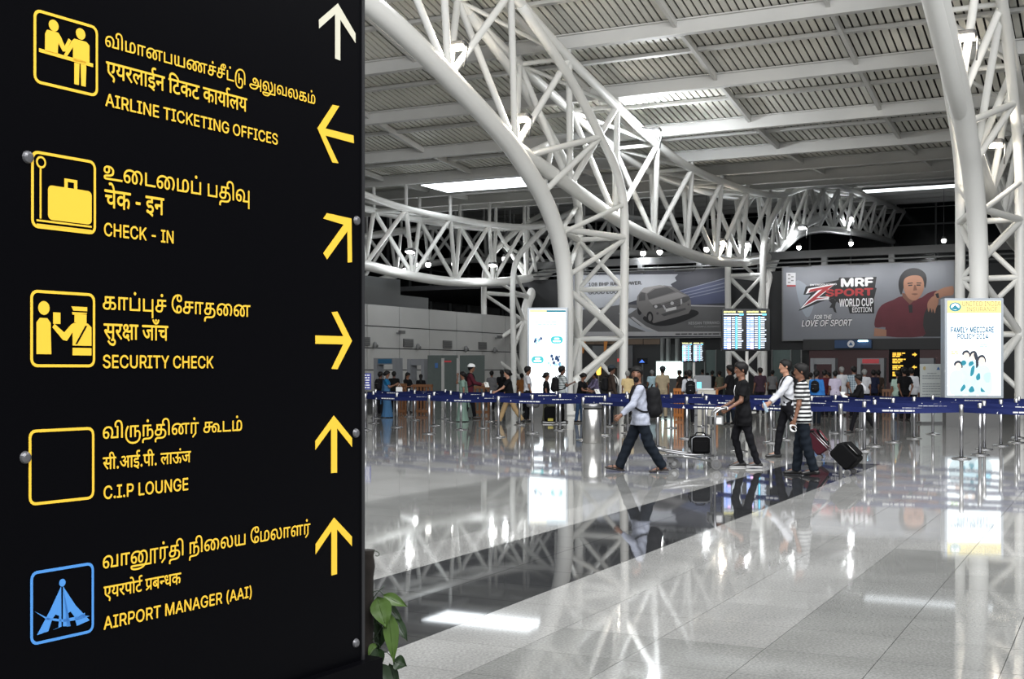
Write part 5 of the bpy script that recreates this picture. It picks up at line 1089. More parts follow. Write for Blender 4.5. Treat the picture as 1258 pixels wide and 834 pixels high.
# the car
pp('car_shadow', smooth_closed([(790, 392), (806, 400), (830, 398), (858, 386), (846, 380), (800, 386)]), M_DARK, 0.014)
pp('car_body', [(782, 372), (783, 364), (787, 358), (800, 353), (816, 350.5), (826, 352), (838, 359), (846, 363), (849, 370), (849, 380), (846, 385), (836, 388), (818, 393), (803, 397), (798, 392), (791, 387), (785, 380)], M_CB, 0.018)
pp('car_roof', [(787, 358), (791, 353.5), (811, 350), (818, 351.5), (803, 354), (795, 360)], M_CM, 0.022)
pp('windscreen', [(795, 361), (805, 355), (820, 352.5), (830, 358), (814, 363), (797, 368)], M_CD, 0.024)
pp('side_window', [(785, 363), (788, 359), (793, 360), (793, 369), (785, 370)], M_CD, 0.024)
pp('bonnet', [(797, 369), (815, 363.5), (833, 359), (844, 363.5), (824, 369), (802, 374.5)], M_CM, 0.024)
pp('front_wheel', circle((798.5, 390), 4.2, 16, 7.5), M_DARK, 0.026)
pp('wheel_rim', circle((798.7, 390), 2.2, 12, 4.6), M_CB, 0.030)
pp('rear_wheel', circle((786, 381), 2.8, 14, 6), M_DARK, 0.016)
pp('grille', [(814, 373.5), (835, 367), (838, 369), (836, 376), (817, 380), (813, 377)], M_CD, 0.028)
for k in range(4):
    pp('grille_bar', [(815 + k * .3, 374.3 + k * 1.5), (836.5, 368.5 + k * 1.6), (836.5, 369 + k * 1.6), (815 + k * .3, 374.9 + k * 1.5)], M_CB, 0.032)
pp('grille_emblem', circle((826, 372.5), 2.2, 14, 2.2), M_CL, 0.034)
pp('headlight', smooth_closed([(802, 375), (811, 373.5), (814, 377), (806, 379.5)]), M_CD, 0.028)
pp('headlight', smooth_closed([(838, 366), (846, 364), (847.5, 368), (840, 372)]), M_CD, 0.028)
pp('headlamp_lens', circle((806, 376.5), 1.9, 10), M_CL, 0.032)
pp('chrome_bar', [(814, 375), (816, 374.5), (819, 380), (817, 380.7)], M_CL, 0.034)
pp('chrome_bar', [(836, 367.5), (838, 367), (838.3, 373), (836.5, 374)], M_CL, 0.034)
pp('number_plate', [(818, 379.5), (831, 376.5), (831.3, 380), (818.3, 383)], mat('plate_white', (0.45, 0.45, 0.45), 0.5), 0.034)
pp('bumper_gap', [(812, 386), (842, 378), (843, 380.5), (816, 388.5)], M_CD, 0.030)
pp('fog_lamp', circle((808, 385), 1.6, 10), M_CD, 0.030)
pp('fog_lamp', circle((846, 374), 1.3, 10), M_CD, 0.030)
pp('door_mirror', circle((833, 358), 1.6, 10, 1.1), M_CB, 0.032)
M_PRB = mat('board_black_print', (0.02, 0.02, 0.022), 0.6)
plet('108 BHP RAW POWER.', 723, 351.5, 789, 0.19, M_PRB, z=0.02, bold=0.05)
plet('GOOD LOOKS.', 723, 361.5, 770, 0.19, M_PRB, z=0.02, bold=0.05)
plet('NISSAN TERRANO.', 846, 398.5, 885, 0.15, M_CL, z=0.02, bold=0.02)
plet('POWERFUL ELEGANCE.', 853, 402.3, 885, 0.08, M_CL, z=0.02)
pprint_(830, 411.3, 850, 0.08, M_CD, 0.028)
pprint_(852, 411.3, 888, 0.08, M_CD, 0.028)

t = board('grey sports billboard with a red zigzag logo and a man in a maroon polo', 962, 1172, 328.5, 415.5, mat('board_cool_grey', (0.18, 0.19, 0.215), 0.5, noise=0.15, scale=0.35))
M_RED = mat('board_red', (0.34, 0.03, 0.035), 0.5)
M_WH = mat('board_white', (0.72, 0.72, 0.74), 0.5)
M_BK = mat('board_black', (0.012, 0.012, 0.014), 0.5)
M_MAR = mat('board_maroon', (0.105, 0.016, 0.026), 0.6, noise=0.3, scale=1.2)
M_SK = mat('board_skin', (0.34, 0.17, 0.11), 0.6, noise=0.15, scale=1.5)
M_SKD = mat('board_skin_dark', (0.16, 0.075, 0.05), 0.6)
pp('light_glow', smooth_closed([(978, 345), (992, 352), (1000, 372), (992, 390), (982, 372)]), mat('board_pale_glow', (0.24, 0.27, 0.31), 0.5), 0.003)
pp('corner_emblem', [(966, 335), (977.5, 335), (977.5, 350), (966, 350)], mat('board_emblem_white', (0.55, 0.55, 0.57), 0.5))
pp('emblem_strip', [(967, 350), (977.5, 350), (977.5, 352), (967, 352)], M_RED)
for i_ in range(5):
    pp('emblem_mark', [(968 + (i_ % 2) * 4, 337 + i_ * 2.3), (971 + (i_ % 2) * 4, 337 + i_ * 2.3), (971 + (i_ % 2) * 4, 338.4 + i_ * 2.3), (968 + (i_ % 2) * 4, 338.4 + i_ * 2.3)], M_FRAME, 0.010)
pp('logo_backing', [(990, 352), (1030, 344), (1031, 341), (1077, 340), (1075, 353), (1077, 354), (1074, 366), (1074, 385), (1044, 385), (1042, 377), (1030, 372), (1024, 366), (1008, 371), (981, 382), (989, 371), (996, 362), (987, 362)], M_BK, 0.006)
pp('zigzag_outline', [(993, 354.5), (1027, 348), (1006, 365), (1019, 364), (1018, 368), (1004, 369), (983, 379.5), (991, 370), (1006, 356), (990, 361)], M_WH, 0.010)
pp('zigzag_letter', [(995.5, 355.5), (1024, 350), (1003, 366), (1017, 365.5), (1003, 368), (987, 376.5), (993, 370), (1010, 355.5), (993, 359.5)], M_RED, 0.014)
plet('MRF', 1033, 352, 1073, 0.42, M_WH, z=0.012, bold=0.05)
plet('INTRODUCING', 995, 351, 1028, 0.09, M_WH, z=0.012, bold=0.02)
plet('SPORT', 1014, 364, 1073, 0.36, M_RED, z=0.014, bold=0.05)
plet('WORLD CUP', 1031, 376.5, 1073, 0.40, M_WH, z=0.012, bold=0.03)
plet('EDITION', 1047, 383.5, 1071, 0.25, M_WH, z=0.012, bold=0.02)
pp('bowler_figure', [(1021, 367), (1025, 366), (1026, 369), (1034, 364.5), (1027, 372), (1026, 377), (1028, 384.5), (1025, 383), (1023, 378), (1019, 378), (1022, 373), (1018, 369)], M_BK, 0.016)
plet('FOR THE', 1000, 392, 1022, 0.22, M_BK, z=0.012, bold=0.10, shear=0.25)
plet('LOVE OF SPORT', 985, 401, 1047, 0.33, M_BK, z=0.012, bold=0.11, shear=0.25)
plet('FOR THE', 1000, 392, 1022, 0.22, M_WH, z=0.02, bold=0.03, shear=0.25)
plet('LOVE OF SPORT', 985, 401, 1047, 0.33, M_WH, z=0.02, bold=0.03, shear=0.25)
# the man: torso, arm on a ledge, head
pp('dark_ledge', [(1134, 383), (1137, 377), (1160, 374), (1165, 372), (1165, 413.5), (1134, 413.5)], M_BK, 0.006)
pp('polo_shirt', smooth_closed([(1075, 402), (1076, 388), (1083, 375), (1098, 368), (1108, 364), (1128, 367), (1140, 360), (1151, 357), (1152, 364), (1145, 371), (1136, 384), (1134, 400), (1134, 413), (1089, 413), (1088, 402)], 3), M_MAR, 0.010)
pp('upper_arm', [(1074.5, 403), (1089, 405), (1089, 413), (1073.5, 413)], M_SK, 0.012)
pp('forearm', smooth_closed([(1148, 360), (1158, 354), (1166, 352), (1171, 352), (1171, 362), (1160, 364), (1150, 368)], 3), M_SK, 0.014)
pp('hand', smooth_closed([(1140, 371), (1146, 364), (1152, 364), (1153, 372), (1150, 379), (1148.5, 385), (1146, 379), (1145, 384.5), (1143, 378), (1141, 383.5), (1139.5, 378)], 3), M_SK, 0.018)
pp('wrist_watch', [(1149, 361), (1153, 360), (1154, 366), (1151, 366)], M_BK, 0.022)
pp('neck', [(1108, 360), (1127, 362), (1126, 372), (1118, 377), (1110, 368)], M_SKD, 0.014)
pp('shirt_collar', [(1106, 364), (1110, 366), (1118, 374), (1125, 367), (1129, 369), (1121, 382), (1116, 381), (1108, 372)], M_MAR, 0.018)
pp('shirt_placket', [(1116, 375), (1121, 374), (1121, 384), (1117, 384)], M_BK, 0.022)
pp('hair', smooth_closed([(1107, 362), (1104, 352), (1105, 342), (1110, 334), (1118, 329.8), (1128, 330), (1136, 335), (1138.5, 343), (1136.5, 354), (1133, 346), (1122, 342), (1113, 346), (1110, 354)], 4), M_BK, 0.018)
pp('face', smooth_closed([(1110, 350), (1112, 342), (1121, 338.3), (1131, 339.5), (1135, 347), (1134.5, 356), (1130.5, 364), (1124.5, 369), (1117.5, 367.3), (1112, 360)], 4), M_SK, 0.022)
for pts in ([(1116, 350), (1121, 349.5), (1121, 351), (1116, 351.5)], [(1126, 349.5), (1131, 349.5), (1131, 351), (1126, 351)]):
    pp('eye', pts, M_BK, 0.027)
for pts in ([(1115, 347.5), (1121.5, 347), (1121.5, 348.2), (1115, 349)], [(1126, 347), (1132, 347.2), (1132, 348.4), (1126, 348.2)]):
    pp('eyebrow', pts, M_BK, 0.027)
pp('nose', [(1123, 350), (1125, 350), (1126.8, 356.5), (1122, 357)], M_SKD, 0.026)
pp('mouth', smooth_closed([(1119.5, 361), (1124, 360.3), (1128, 361), (1124, 362.6)]), M_SKD, 0.027)

# lamp bars on arms, added above the billboards to brighten them
for k, (px, wd) in enumerate(((735, 4), (790, 4), (850, 4), (990, 4), (1060, 4), (1130, 4))):
    a = P.px(px, 322)
    t = thing('billboard_fill_lamp', ('added slim lamp over the %s of the %s billboard' % (('start', 'middle', 'end')[k % 3], ('car', 'car', 'car', 'sports', 'sports', 'sports')[k])), 'lamp', P.M @ Matrix.Translation((a[0], 7.28, 1.3)), 'added slim lamps over the billboards')
    MB().box((0, 0, 0), (1.2, 0.07, 0.14)).ob('lamp_body', M_GREYP, t)
    MB().tube([(0, 0.02, -.05), (0, 0.05, -1.2)], 0.02, 5).ob('lamp_arm', M_FRAME, t)
    l = bpy.data.lights.new('board_fill_light', 'AREA'); l.shape = 'RECTANGLE'; l.size = 2.5; l.size_y = 0.15; l.energy = 34
    n_ = Vector((-UX, -UY, 0))
    dirv = (-n_ * 1.0 + Vector((0, 0, -1.6))).normalized()
    link('board_fill_light', l, t, Matrix.Translation(WM[t].translation + Vector((0, 0, -.08))) @ dirv.to_track_quat('-Z', 'Y').to_matrix().to_4x4())

# ================================================================ signs, boards and equipment of the concourse


M_SCR = mat('screen_black', (0.008, 0.009, 0.012), 0.2)
M_SW = mat('screen_white_rows', (0.75, 0.85, 1.0), 0.5, emit=0.95)
M_SB = mat('screen_blue_cells', (0.08, 0.20, 0.75), 0.5, emit=0.9)
M_SC = mat('screen_cyan_cells', (0.15, 0.60, 0.85), 0.5, emit=1.2)
M_SY = mat('screen_yellow_print', (0.95, 0.90, 0.35), 0.5, emit=1.3)
M_SPK = mat('screen_pink_cells', (0.90, 0.55, 0.85), 0.5, emit=1.3)


def flight_board(Y, px0, px1, yt, yb, label, pole=True, rows=15, bright=False):
    P = Plane(Vector((at((px0 + px1) / 2, 455, Y).x, Y, 0)), (1, -0.05))
    t = thing('flight_board', label, 'flight board', P.M)
    a = P.px(px0, yt); b = P.px(px1, yb)
    x0, x1, y0, y1 = a[0], b[0], b[1], a[1]
    MB().rbox(((x0 + x1) / 2, (y0 + y1) / 2, -0.12), (x1 - x0, y1 - y0, 0.22), 0.04, 2, 'z').ob('cabinet', M_SCR, t)
    if pole:
        MB().tube([((x0 + x1) / 2 + .05, 0.02, -0.12), ((x0 + x1) / 2 + .05, y0 + .02, -0.12)], 0.06, 10).ob('pole', M_STEEL, t)
        MB().lathe([(0, 0), (0.35, 0), (0.35, 0.03), (0.07, 0.06)], (0, 0, 0), 16)
        MB().box(((x0 + x1) / 2 + .05, 0.015, -0.12), (0.7, 0.03, 0.5)).ob('base_plate', M_STEEL, t)
    W_ = (x1 - x0); rnd = random.Random(5)
    for s in range(2):
        xa = x0 + W_ * (0.045 + 0.47 * s); xb = xa + W_ * 0.405
        ya = y0 + (y1 - y0) * 0.05; yb_ = y1 - (y1 - y0) * 0.05
        w, h = xb - xa, yb_ - ya
        sc = MB().poly([(xa, ya), (xb, ya), (xb, yb_), (xa, yb_)], 0.0, 0.004).ob('screen', M_SCR, t)
        letters('DEPARTURE', xa, yb_ - 0.055 * h, xa + .60 * w, 0.042 * h, M_SY, sc, z=0.008, bold=0.04)
        letters('TIME', xa + .70 * w, yb_ - 0.05 * h, xa + .98 * w, 0.035 * h, M_SY, sc, z=0.008, bold=0.04)
        mw, mbl, mc, mp = MB(), MB(), MB(), MB()
        mw.poly([(xa, yb_ - .11 * h), (xa + .8 * w, yb_ - .11 * h), (xa + .8 * w, yb_ - .085 * h), (xa, yb_ - .085 * h)], 0.006)
        mc.poly([(xa + .78 * w, yb_ - .125 * h), (xb, yb_ - .125 * h), (xb, yb_ - .08 * h), (xa + .78 * w, yb_ - .08 * h)], 0.007)
        for r in range(rows):
            y = yb_ - h * (0.16 + 0.84 * (r + 0.6) / rows)
            hh = h * 0.42 / rows
            for (c0, c1) in ((0.0, 0.14), (0.17, 0.36), (0.40, 0.56), (0.70, 0.90 + (0.08 if rnd.random() < 0.2 else 0))):
                mw.poly([(xa + c0 * w, y), (xa + c1 * w, y), (xa + c1 * w, y + hh), (xa + c0 * w, y + hh)], 0.008)
            mbl.poly([(xa, y - hh), (xa + .36 * w, y - hh), (xa + .36 * w, y + hh * 1.2), (xa, y + hh * 1.2)], 0.005)
            mc.poly([(xa + .59 * w, y - hh * .9), (xa + .68 * w, y - hh * .9), (xa + .68 * w, y + hh * 1.5), (xa + .59 * w, y + hh * 1.5)], 0.006)
            if r % 5 == 0 or r > rows - 4:
                mp.poly([(xa + .18 * w, y - hh), (xa + .34 * w, y - hh), (xa + .34 * w, y + hh), (xa + .18 * w, y + hh)], 0.009)
        mw.ob('flight_rows', M_SW, sc); mbl.ob('row_cells', M_SC if bright else M_SB, sc); mc.ob('status_cells', M_SC, sc); mp.ob('airline_marks', M_SPK, sc)
    return t


flight_board(47.0, 886.5, 946.5, 379, 431, 'large pair of upright departure screens in front of the middle lattice column')
flight_board(57.0, 837, 866, 419.5, 444.5, 'small pair of departure screens on a pole beside the bright white display', rows=12, bright=True)

# back wall fittings, all standing a little in front of the wall
P = Plane(W(23.6, 0, 0), V2)


def wallbox(name, px0, px1, yt, yb, m, parent, d=0.15, z=0.0):
    a = P.px(px0, yt); b = P.px(px1, yb)
    return MB().box(((a[0] + b[0]) / 2, (a[1] + b[1]) / 2, z - d / 2), (b[0] - a[0], a[1] - b[1], d)).ob(name, m, parent)


M_MARW = mat('maroon_wall', (0.038, 0.005, 0.008), 0.45, noise=0.2, scale=0.6)
t = thing('maroon_shop_front', 'dark maroon shop front under the sports billboard', 'shop front', P.M)
wallbox('front_panel', 994, 1165, 429, 494, M_MARW, t, 0.3)
wallbox('fascia', 987, 1172, 417, 429, M_BACK, t, 0.45, 0.1)
t = thing('blue_fascia_sign', 'small blue fascia sign with a white triangle emblem over the maroon front', 'sign', P.M)
wallbox('sign_box', 1027, 1072, 418, 427.5, mat('fascia_blue', (0.01, 0.04, 0.11), 0.5, emit=0.08), t, 0.2, 0.35)
a = P.px(1047, 422.6)
MB().poly([(a[0] + p[0], a[1] + p[1]) for p in circle((0, 0), .19, 20)], 0.36, 0.01).ob('emblem_ring', M_WH, t)
MB().poly([(a[0] - .11, a[1] - .08), (a[0] + .11, a[1] - .08), (a[0], a[1] + .12)], 0.38, 0.01).ob('emblem_triangle', M_NAVY, t)
a = P.px(1062, 419.0)
MB().box((a[0], a[1], 0.42), (0.5, 0.07, 0.05)).ob('strip_lamp', mat('strip_lamp_cyan', (0.6, 0.9, 1), 0.5, emit=6), t)
t = thing('glazed_partition', 'grey green glass partition behind the small departure screens', 'partition', P.M)
M_GP = mat('grey_green_glass', (0.10, 0.135, 0.13), 0.25, noise=0.1)
M_GPD = mat('dark_green_glass', (0.04, 0.05, 0.05), 0.25)
for x0, x1, m_ in ((868, 880, M_GP), (880.6, 893, M_GPD), (950, 972, M_GP), (972.5, 984, M_GPD), (845, 866, M_GPD)):
    wallbox('glass_panel', x0, x1, 430, 492, m_, t, 0.05, 0.1)
for x in (866.5, 880.3, 893.6, 949, 972.2, 985):
    wallbox('mullion', x - .6, x + .6, 429.6, 492, M_FRAME, t, 0.12, 0.14)
t = thing('check_in_hall_front', 'dark glazed front with grey columns below the car billboard', 'shop front', P.M)
wallbox('front_panel', 700, 845, 424, 492, M_BACK, t, 0.1)
for x0, x1 in ((716, 731), (731.6, 745), (745.6, 757), (772, 790), (791, 811)):
    wallbox('bay_panel', x0, x1, 416.5, 423, mat('bay_brown', (0.12, 0.085, 0.06), 0.6, noise=0.4, scale=0.8), t, 0.05, 0.05)
for x in (700, 762, 815, 822, 833):
    wallbox('pillar', x - 1.6, x + 1.6, 416, 492, M_FRAME, t, 0.3, 0.3)
wallbox('bay_panel', 729, 778, 425, 452, mat('bay_grey', (0.10, 0.11, 0.12), 0.6), t, 0.1, 0.15)
for x0 in (717, 744, 760):
    MB().poly([P.px(x0, 417), P.px(x0 + 5, 417), P.px(x0 + 2, 434), P.px(x0, 434)], 0.25, 0.02).ob('orange_drape', mat('orange_cloth', (0.55, 0.22, 0.05), 0.8), t)
t = thing('lit_display_panel', 'bright white display panel behind the policeman in the beret', 'display', P.M)
wallbox('lit_face', 812, 844, 444, 464.5, mat('display_white', (0.75, 0.95, 0.9), 0.5, emit=1.5, ecol=(0.80, 1, 0.95)), t, 0.08, 0.8)
wallbox('display_stand', 811, 845, 464.5, 492, M_GREYP, t, 0.3, 0.78)
t = thing('small_wall_monitor', 'small dark monitor with a blue triangle near the bright white display', 'monitor', P.M)
wallbox('monitor_case', 788, 800, 440, 447, M_SCR, t, 0.1, 0.7)
a = P.px(794, 444.8)
MB().poly([(a[0] - .17, a[1] - .03), (a[0] + .17, a[1] - .03), (a[0], a[1] + .15)], 0.71, 0.01).ob('blue_triangle', M_SB, t)
wallbox('monitor_pole', 793.6, 794.6, 447, 492, M_FRAME, t, 0.06, 0.66)
t = thing('red_wall_sign', 'small red sign with a white line above the yellow shirted man', 'sign', P.M)
wallbox('red_face', 764, 776, 440.5, 444.5, mat('red_sign', (0.55, 0.05, 0.05), 0.5, emit=0.5), t, 0.08, 0.75)
t = thing('hanging_yellow_lantern', 'glowing amber poster lamp behind the man in the brown jacket', 'lamp', P.M)
a = P.px(743.5, 453)
MB().rbox((a[0], a[1], 1.0), (0.26, 0.75, 0.12), 0.1, 3, 'z').ob('amber_shade', mat('amber_glow', (1.0, 0.55, 0.08), 0.5, emit=1.6), t)
MB().tube([(a[0], 0, 1.0), (a[0], a[1] - .36, 1.0)], 0.03, 6).ob('lamp_post', M_FRAME, t)

# walk-through metal detectors
M_MD = mat('detector_grey', (0.20, 0.21, 0.225), 0.45)


def detector(px0, px1, yt, Y, label, red=None):
    P_ = Plane(Vector((at((px0 + px1) / 2, 455, Y).x, Y, 0)), V2)
    t = thing('metal_detector', label, 'security gate', P_.M, 'walk-through security gates')
    a = P_.px(px0, yt)[0]; b = P_.px(px1, yt)[0]; h = P_.px(px0, yt)[1]
    for x in (a + .08, b - .08):
        MB().box((x, h / 2, -0.3), (0.16, h, 0.6)).ob('side_panel', M_MD, t)
    MB().box(((a + b) / 2, h - 0.14, -0.3), (b - a - .32, 0.28, 0.5)).ob('top_beam', M_MD, t)
    if red:
        MB().box(((a + b) / 2, h - 0.14, -0.03), ((b - a) * .62, 0.2, 0.02)).ob('name_plate', red, t)
    return t


M_RP = mat('red_plate', (0.40, 0.04, 0.05), 0.5, emit=0.15)
detector(995.5, 1026, 440, 57, 'walk-through metal detector behind the woman with the blue shirt')
detector(1053, 1086, 440, 56, 'walk-through metal detector with a red plate across its top', M_RP)
detector(1116, 1147, 440, 54, 'walk-through metal detector beside the white notice stand')
detector(459, 486, 440, 55, 'walk-through metal detector behind the woman in the blue sari', mat('blue_plate', (0.02, 0.10, 0.2), 0.5))
detector(500, 521, 441, 55, 'walk-through metal detector behind the woman looking at her phone')

# glass booth by the panelled wall
P_ = Plane(Vector((at(560, 455, 54).x, 54, 0)), V2)
t = thing('glass_booth', 'grey green glass booth standing by the low panelled wall', 'booth', P_.M)
M_BTH = mat('booth_green_grey', (0.085, 0.105, 0.10), 0.35, noise=0.1)
for x0, x1 in ((526, 545), (545.5, 562), (565.5, 595)):
    a = P_.px(x0, 436.5); b = P_.px(x1, 497)
    MB().box(((a[0] + b[0]) / 2, a[1] / 2, 0), (b[0] - a[0], a[1], 0.08)).ob('booth_panel', M_BTH, t)
for x in (545, 563.7):
    a = P_.px(x, 440)
    MB().box((a[0], a[1] / 2, 0.03), (0.13, a[1], 0.12)).ob('booth_post', M_WALL, t)
a = P_.px(537, 449)
MB().box((a[0], a[1], 0.06), (0.14, 0.22, 0.02)).ob('notice_plate', M_NAVY, t)
a = P_.px(550, 444)
MB().box((a[0], a[1], 0.06), (0.42, 0.07, 0.02)).ob('red_plate', M_RP, t)


for k, (px, py) in enumerate(((459, 424), (512, 426), (571, 428.5), (606.5, 430))):
    WP = Plane(W(0, -15.24, 0), U3)
    a = WP.px(px, py)
    t = thing('wall_speaker', 'small round grey fitting %s on the panelled wall' % ('first from the black sign', 'between the first two vents', 'between the second and third vents', 'just past the third vent')[k], 'fitting', WP.M @ Matrix.Translation((a[0], a[1], 0)))
    MB().ball((0, 0, 0.08), 0.17, 6, (0.8, 1.1, 0.6)).ob('speaker_shell', M_FRAME, t)
    MB().ball((0.05, -0.03, 0.16), 0.08, 5).ob('dark_mouth', M_GREYP, t)
for k, (px, py) in enumerate(((488, 408), (609, 414))):
    a = WP.px(px, py)
    t = thing('security_camera', ('security camera high on the panelled wall by the black sign', 'security camera on the panelled wall near the dim column')[k], 'camera', WP.M @ Matrix.Translation((a[0], a[1], 0)))
    MB().box((0.1, 0, 0.22), (0.42, 0.16, 0.16)).ob('camera_housing', M_GREYP, t)
    MB().tube([(-0.05, -.05, 0), (-0.05, -.05, 0.2)], 0.04, 6).ob('bracket', M_FRAME, t)


def counter(px0, px1, yt, Y, label, m, slats=True):
    P_ = Plane(Vector((at((px0 + px1) / 2, 455, Y).x, Y, 0)), V2)
    t = thing('wooden_barrier', label, 'barrier', P_.M, 'wooden barriers by the security gates')
    a = P_.px(px0, yt); b = P_.px(px1, yt)
    h = a[1]; w = b[0] - a[0]; x0 = a[0]
    MB().box((x0 + w / 2, h - .05, 0), (w, 0.10, 0.12)).ob('top_rail', m, t)
    MB().box((x0 + w / 2, 0.12, 0), (w, 0.10, 0.08)).ob('bottom_rail', m, t)
    n = max(3, int(w / 0.16))
    for i in range(n + 1):
        MB().box((x0 + .03 + (w - .06) * i / n, h / 2, 0), (0.06, h, 0.06)).ob('slat', m, t)
    return t


counter(488, 499, 471, 45, 'low brown wooden barrier just beyond the woman in the blue sari', M_WOODD)
counter(508, 531, 472, 45, 'low brown wooden barrier beyond the woman looking at her phone', M_WOODD)
counter(583, 601, 474, 44, 'brown wooden barrier behind the man in the white cap', M_WOODD)
counter(828, 840, 477, 41, 'orange wooden slatted chair back beside the man with the round black backpack', M_WOOD)
counter(876.5, 882, 477.5, 41.5, 'orange wooden slatted chair back beside the white desk', M_WOOD)
counter(1084, 1098, 478, 44, 'brown wooden barrier beyond the walker with the white scarf', M_WOODD)

P_ = Plane(Vector((at(868, 455, 39).x, 39, 0)), (1, -.2))
t = thing('white_desk', 'plain white desk behind the luggage trolley', 'desk', P_.M)
MB().box((0, 0.5, -0.25), (0.56, 1.0, 0.5)).ob('desk_body', mat('ivory_laminate', (0.55, 0.53, 0.46), 0.5), t)
MB().box((0, 1.02, -0.25), (0.62, 0.04, 0.56)).ob('desk_top', M_WHITE, t)
MB().box((0, 0.62, 0.006), (0.50, 0.02, 0.012)).ob('drawer_line', M_GREYP, t)
P_ = Plane(Vector((at(863, 455, 44).x, 44, 0)), (1, -.2))
t = thing('service_kiosk', 'grey service kiosk with a small lit screen near the pale desk', 'kiosk', P_.M)
MB().rbox((0, 0.72, -0.2), (0.62, 1.44, 0.4), 0.06, 2, 'z').ob('kiosk_body', M_MD, t)
MB().box((-0.12, 1.05, 0.01), (0.16, 0.3, 0.02)).ob('kiosk_screen', M_SC, t)

# yellow lettered direction board by the maroon front
P_ = Plane(Vector((at(1113, 455, 52).x, 52, 0)), (1, -0.25))
t = thing('small_direction_board', 'small black direction board with yellow lettering by the maroon front', 'sign', P_.M)
a = P_.px(1092, 429); b = P_.px(1130, 470)
MB().box(((a[0] + b[0]) / 2, (a[1] + b[1]) / 2, -0.06), (b[0] - a[0], a[1] - b[1], 0.1)).ob('board', M_BLACK, t)
for x in (a[0] + .1, b[0] - .1):
    MB().box((x, b[1] / 2, -0.06), (0.06, b[1], 0.06)).ob('post', M_FRAME, t)
M_YB = mat('yellow_board_print', (0.95, 0.55, 0.05), 0.5, emit=0.8)
rnd = random.Random(11)
for i, (y, ln) in enumerate(((433, 15.5), (440.5, 16), (448.5, 13), (456.5, 7))):
    for j in range(3):
        p = P_.px(1096.5, y + 2 * j); q = P_.px(1096.5 + ln * (1, .75, .62)[j], y + 2 * j)
        mb = MB(); print_lines(mb, p[0], q[0], p[1] - .055, 0.05, rnd); mb.ob('lettering', M_YB, t)
for y, s in ((435.5, 1), (451, -1)):
    c = P_.px(1123.5, y)
    MB().poly([(c[0] + s * p[0], c[1] + p[1]) for p in ((-.09, -.03), (0, -.03), (0, -.09), (.1, 0), (0, .09), (0, .03), (-.09, .03))], 0.003).ob('arrow', M_YB, t)

# white notice stand
P_ = Plane(Vector((at(1144.5, 455, 37.2).x, 37.2, 0)), (1, 0.12))
t = thing('notice_stand', 'white printed notice standing on the floor beside the yellow topped lightbox', 'notice stand', P_.M)
a = P_.px(1131, 447); b = P_.px(1158, 520)
x0, x1, y1 = a[0], b[0], a[1]
MB().box(((x0 + x1) / 2, y1 / 2, -0.03), (x1 - x0, y1, 0.05)).ob('notice_panel', mat('notice_white', (0.50, 0.53, 0.52), 0.5), t)
MB().box(((x0 + x1) / 2, 0.03, -0.12), (x1 - x0, 0.06, 0.4)).ob('stand_foot', M_CHROMED, t)
rnd = random.Random(4)
M_GPR = mat('grey_print', (0.20, 0.22, 0.24), 0.6)
mb = MB()
for y, f0, f1 in ((1.52, .3, .72), (1.44, .08, .9), (1.37, .08, .9), (1.2, .08, .9), (1.13, .08, .9), (1.05, .08, .9), (.98, .08, .9), (.88, .08, .45), (.88, .55, .9), (.8, .08, .45), (.8, .55, .9), (.7, .08, .9)):
    print_lines(mb, x0 + (x1 - x0) * f0, x0 + (x1 - x0) * f1, y, 0.022, rnd)
mb.ob('notice_print', M_GPR, t)
MB().poly([(x1 - .2, y1 - .18), (x1 - .08, y1 - .18), (x1 - .14, y1 - .08)], 0.004).ob('blue_emblem', M_NAVY, t)
MB().poly(circle((x0 + .12, y1 - .13), .045, 14, .06), 0.004).ob('gold_emblem', mat('gold_print', (0.45, 0.36, 0.16), 0.6), t)

# blue queue notice on a post
P_ = Plane(Vector((at(452, 455, 34.5).x, 34.5, 0)), (1, 0))
t = thing('queue_notice', 'small blue notice with white lines on a post beside the black sign', 'sign', P_.M)
MB().box((-0.04, 1.31, 0), (0.26, 0.46, 0.03)).ob('notice_plate', mat('notice_blue', (0.02, 0.03, 0.22), 0.5), t)
rnd = random.Random(9); mb = MB()
for k in range(6):
    print_lines(mb, -0.13, 0.05, 1.12 + k * .07, 0.03, rnd, 0.017)
mb.ob('notice_print', M_WHITE, t)
MB().tube([(-0.04, 0, 0), (-0.04, 1.08, 0)], 0.022, 8).ob('post', M_CHROME, t)

